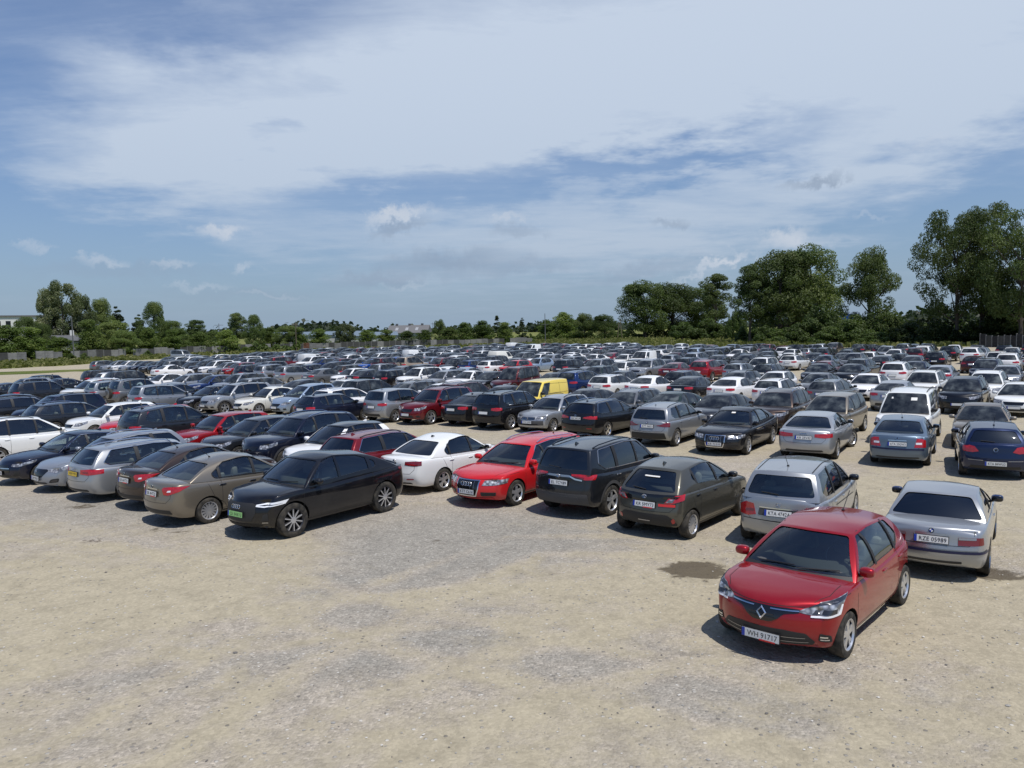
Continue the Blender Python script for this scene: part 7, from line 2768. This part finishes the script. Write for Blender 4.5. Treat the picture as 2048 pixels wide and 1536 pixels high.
    ('G', 'suv', 'white', 'RC', 694, 715, -128, None), ('G', 'van', 'white', 'RC', 625, 718, 52, None), ('G', 'hatch', 'bright blue', 'RC', 788, 715, -128, None), ('G', 'hatch', 'light blue', 'RC', 862, 716, -128, None), ('G', 'hatch', 'light blue', 'RC', 1076, 718, -128, None), ('G', 'saloon', 'silver', 'RC', 1032, 719, -128, None),
    ('G', 'hatch', 'red', 'RC', 1199, 717, 52, None), ('G', 'suv', 'white', 'RC', 1523, 718, -128, None), ('G', 'hatch', 'dark red', 'RC', 1655, 722, 52, None), ('G', 'suv', 'black', 'RC', 1726, 712, 52, None), ('G', 'suv', 'navy', 'RC', 1975, 711, -128, None),
    ('H', 'saloon', 'white', 'RC', 1251, 712, -128, None), ('H', 'van', 'white', 'RC', 1284, 706, -128, None), ('H', 'hatch', 'white', 'RC', 825, 712, -128, None), ('H', 'van', 'pearl', 'RC', 1004, 714, 52, None), ('H', 'hatch', 'maroon', 'RC', 1951, 706, 52, None), ('H', 'suv', 'white', 'RC', 2018, 706, 52, None), ('H', 'saloon', 'white', 'RC', 1188, 710, -128, None),
    ('I', 'suv', 'black', 'RC', 1876, 698, 52, None), ('I', 'estate', 'red', 'RC', 658, 709, 52, None), ('I', 'suv', 'dark grey', 'RC', 1421, 705, -128, None), ('I', 'saloon', 'white', 'RC', 1142, 703, -128, None), ('J', 'hatch', 'white', 'RC', 1581, 707, -128, None),
    ('J', 'suv', 'maroon', 'RC', 1829, 694, 52, None), ('J', 'suv', 'white', 'RC', 1945, 693, 52, None), ('J', 'estate', 'red', 'RC', 945, 704, 52, None), ('K', 'hatch', 'white', 'RC', 2024, 688, -128, None), ('K', 'suv', 'silver', 'RC', 1773, 694, -128, None), ('K', 'mpv', 'white', 'RC', 1359, 698, -128, None), ('J', 'saloon', 'white', 'RC', 1797, 700, -128, None),
    ('X', 'minibus', 'silver', 'RL', 362, 719.5, -28, 'silver minibus standing apart on the dirt beyond the left rows'),
]
ROWAL = {'C': 32.6, 'D': 43.6, 'E': 48.9, 'F': 60.0, 'G': 65.3, 'H': 76.5, 'I': 81.8, 'J': 93.0, 'K': 98.3, 'L': 109.5, 'M': 114.8, 'N': 126.0, 'O': 131.3, 'P': 142.5, 'R': 147.8, 'T': 159}
ROWAL_A = {'A': 16.6, 'Q': 11.35}
ORD = {'A': 'front rank', 'Q': 'front rank', 'B': 'second rank', 'C': 'third rank', 'D': 'fourth rank', 'E': 'fifth rank', 'F': 'sixth rank', 'G': 'seventh rank', 'H': 'eighth rank', 'I': 'ninth rank', 'J': 'tenth rank', 'K': 'eleventh rank', 'L': 'twelfth rank',
       'M': 'thirteenth rank', 'N': 'fourteenth rank', 'O': 'fifteenth rank', 'P': 'sixteenth rank', 'R': 'seventeenth rank', 'T': 'last rank'}
NTH = 'first second third fourth fifth sixth seventh eighth ninth tenth eleventh twelfth thirteenth fourteenth fifteenth sixteenth seventeenth eighteenth nineteenth twentieth'.split()


def nth(n):
    if n < 20:
        return NTH[n]
    tens, u = divmod(n + 1, 10)
    t = {2: 'twenty', 3: 'thirty', 4: 'forty', 5: 'fifty', 6: 'sixty'}[tens]
    return (t + '-' + NTH[u - 1]) if u else {2: 'twentieth', 3: 'thirtieth', 4: 'fortieth', 5: 'fiftieth', 6: 'sixtieth'}[tens]


def layout():
    rnd = random.Random(11)
    out = []
    for row, key, colour, ref, px, py, hd, label in CARS:
        var = 0
        if key in GEN:
            var = rnd.randrange(len(GEN[key]))
        sp = spec_of(key, var)
        x, y = place(sp, ref, px, py, R(hd))
        al, ac = along_across(x, y)
        if ref == 'RC' and (row in ROWAL or row in ROWAL_A):
            # same column of the photograph, but on the rank's own line
            want = ROWAL.get(row, ROWAL_A.get(row)) + rnd.uniform(-0.25, 0.25)
            gx, gy = at(px, 700)
            a0, c0 = along_across(gx, gy)
            ac = c0 * want / a0
            al = want
        jit = rnd.uniform(-1.6, 1.6) if key in GEN else 0
        out.append(dict(row=row, key=key, var=var, colour=colour, al=al, ac=ac, hd=R(hd + jit), label=label, hand=True, facing='T' if hd < 0 else 'A'))
    # keep neighbours apart
    rows = {}
    for c in out:
        rows.setdefault(c['row'], []).append(c)
    for r, lst in rows.items():
        if r in 'SX':
            continue
        lst.sort(key=lambda c: c['ac'])
        gap = 2.28
        for _ in range(60):
            for a, b in zip(lst, lst[1:]):
                d = b['ac'] - a['ac']
                if d < gap:
                    m = (gap - d) / 2
                    fa, fb = a['key'] in NEAR, b['key'] in NEAR
                    if fa and not fb:
                        b['ac'] += 2 * m
                    elif fb and not fa:
                        a['ac'] -= 2 * m
                    else:
                        a['ac'] -= m
                        b['ac'] += m
    # fill the ranks
    pal = ['black'] * 12 + ['dark grey'] * 12 + ['navy'] * 6 + ['grey'] * 6 + ['light grey'] * 2 + ['silver'] * 8 + ['white'] * 9 + ['green'] * 1 + ['steel blue'] * 2 + ['blue'] * 1 + ['dark red'] * 2 + ['red'] * 1 + ['brown'] * 2 + ['beige'] * 1 + ['maroon'] * 1 + ['light blue'] * 1
    kinds = ['hatch'] * 5 + ['saloon'] * 6 + ['estate'] * 5 + ['suv'] * 6 + ['mpv'] * 2 + ['supermini'] * 2
    left = lambda al: np.interp(al, [32, 43.6, 47, 60, 85, 110, 160], [-66, -62, -106, -118, -146, -160, -178])
    for r, al in sorted(list(ROWAL.items()) + [('A', 16.6), ('B', 27.0), ('Q', 11.3)]):
        have = sorted(rows.get(r, []), key=lambda c: c['ac'])
        ac = left(al) if r not in 'ABQ' else {'A': -47.0, 'B': -72, 'Q': -31}[r]
        right = -1.0 if r not in 'ABQ' else -60
        flow = rnd.choice('TA')
        while ac < right:
            step = rnd.uniform(2.45, 2.8)
            if rnd.random() < (0.035 if al < 90 else 0.07):
                ac += step
                continue
            if rnd.random() < 0.3:
                flow = 'T' if flow == 'A' else 'A'
            if all(abs(c['ac'] - ac) > 2.3 for c in have):
                x, y = from_aa(al, ac)
                col = px_of(x, y)
                if -70 < col < 2120 and lot_ok(x, y, col):
                    key = rnd.choice(kinds)
                    if rnd.random() < 0.012:
                        key = 'van'
                    f = flow if al > 40 else 'T'
                    out.append(dict(row=r, key=key, var=rnd.randrange(len(GEN[key])), colour=rnd.choice(pal) if key != 'van' else 'white', al=al + rnd.uniform(-0.35, 0.35), ac=ac,
                                    hd=R((T_ if f == 'T' else A_) + rnd.uniform(-2, 2)), label=None, hand=False, facing=f))
            ac += step
    return out


def px_of(x, y):
    """column of the photograph for a ground point"""
    a = math.atan2(x, y)
    return 1024 + CAM_F * math.tan(a) if y > 0 else -999


def lot_ok(x, y, col):
    d = math.hypot(x, y)
    lim = float(np.interp(col, [-60, 200, 380, 520, 700, 1000, 1280, 1300, 1480, 1700, 1900, 2050], [112, 118, 132, 148, 168, 166, 160, 142, 132, 128, 112, 118]))
    return d < lim


def make_labels(cs):
    rows = {}
    for c in cs:
        rows.setdefault(c['row'], []).append(c)
    for r, lst in rows.items():
        lst.sort(key=lambda c: px_of(*from_aa(c['al'], c['ac'])))
        for i, c in enumerate(lst):
            c['idx'] = i
            if c['label']:
                continue
            k = KINDWORD.get(c['key']) or KINDWORD[KINDOF[c['key']]]
            nm = lambda q: q['colour'] + ' ' + (KINDWORD.get(q['key']) or KINDWORD[KINDOF[q['key']]])
            nb = []
            if i > 0:
                nb.append(nm(lst[i - 1]))
            if i < len(lst) - 1:
                nb.append(nm(lst[i + 1]))
            fc = 'nose-on' if c['facing'] == 'T' else 'tail-on'
            near = 'between ' + ' and '.join(nb) if len(nb) == 2 else 'beside ' + nb[0] if nb else ''
            c['label'] = f"{c['colour']} {k} {fc}, {near}, {ORD.get(r, 'far rank')}".replace(', ,', ',')
    seen = {}
    for c in cs:
        seen.setdefault(c['label'], []).append(c)
    for l, g in seen.items():
        if len(g) > 1:
            for c in g:
                k = KINDWORD.get(c['key']) or KINDWORD[KINDOF[c['key']]]
                c['label'] = f"{c['colour']} {k} {'nose-on' if c['facing'] == 'T' else 'tail-on'}, {nth(c['idx'])} from the left end of the {ORD.get(c['row'], 'far rank')}"


def park():
    cs = layout()
    for c in cs:
        c['x'], c['y'] = from_aa(c['al'], c['ac'])
        c['d'] = math.hypot(c['x'], c['y'])
        c['px'] = px_of(c['x'], c['y'])
    cs.sort(key=lambda c: c['d'])
    make_labels(cs)
    mass = MB()
    rnd = random.Random(3)
    LIMIT = 300
    masscol = {}
    for n, c in enumerate(cs):
        lod = 0 if c['row'] in 'SAQB' else 1 if c['d'] < 92 else 2
        tm = template(c['key'], c['var'], lod)
        col, met = PAINT[c['colour']]
        q = rnd.uniform(0.85, 1.12)
        col = tuple(min(0.8, k * q) for k in col)
        if n < LIMIT or c['row'] == 'X':
            kind = c['key'] if c['key'] in KINDNAME else KINDOF[c['key']]
            cat = 'van' if kind == 'van' or c['key'] in ('doblo', 'minibus') else 'car'
            spawn(tm, KINDNAME[kind], (c['x'], c['y']), c['hd'], col, c['label'], cat, 'vehicles parked in ranks on the lot', met)
        else:
            M = Matrix.Translation((c['x'], c['y'], 0)) @ Matrix.Rotation(c['hd'], 4, 'Z')
            me = tm[0].mesh
            names = [m.name for m in me.materials]
            pm = 'far_paint_' + c['colour'].replace(' ', '_')
            if pm not in MATS:
                principled(pm, PAINT[c['colour']][0], 0.35, PAINT[c['colour']][1], coat=0.9, coat_rough=0.06)
            o = len(mass.v)
            mass.v += [tuple(M @ p.co) for p in me.vertices]
            for p in me.polygons:
                mass.f.append(tuple(i + o for i in p.vertices))
                nmx = names[p.material_index]
                mass.m.append(mass.mi(pm if nmx == 'car_paint' else nmx))
    if mass.v:
        o = link('far_parked_cars', mass.mesh('far_parked_cars'))
        tag(o, 'mass of small parked cars in the farthest ranks', 'cars', kind='stuff')
    print('CARS', len(cs), 'templates', len(TEMPL))


park()
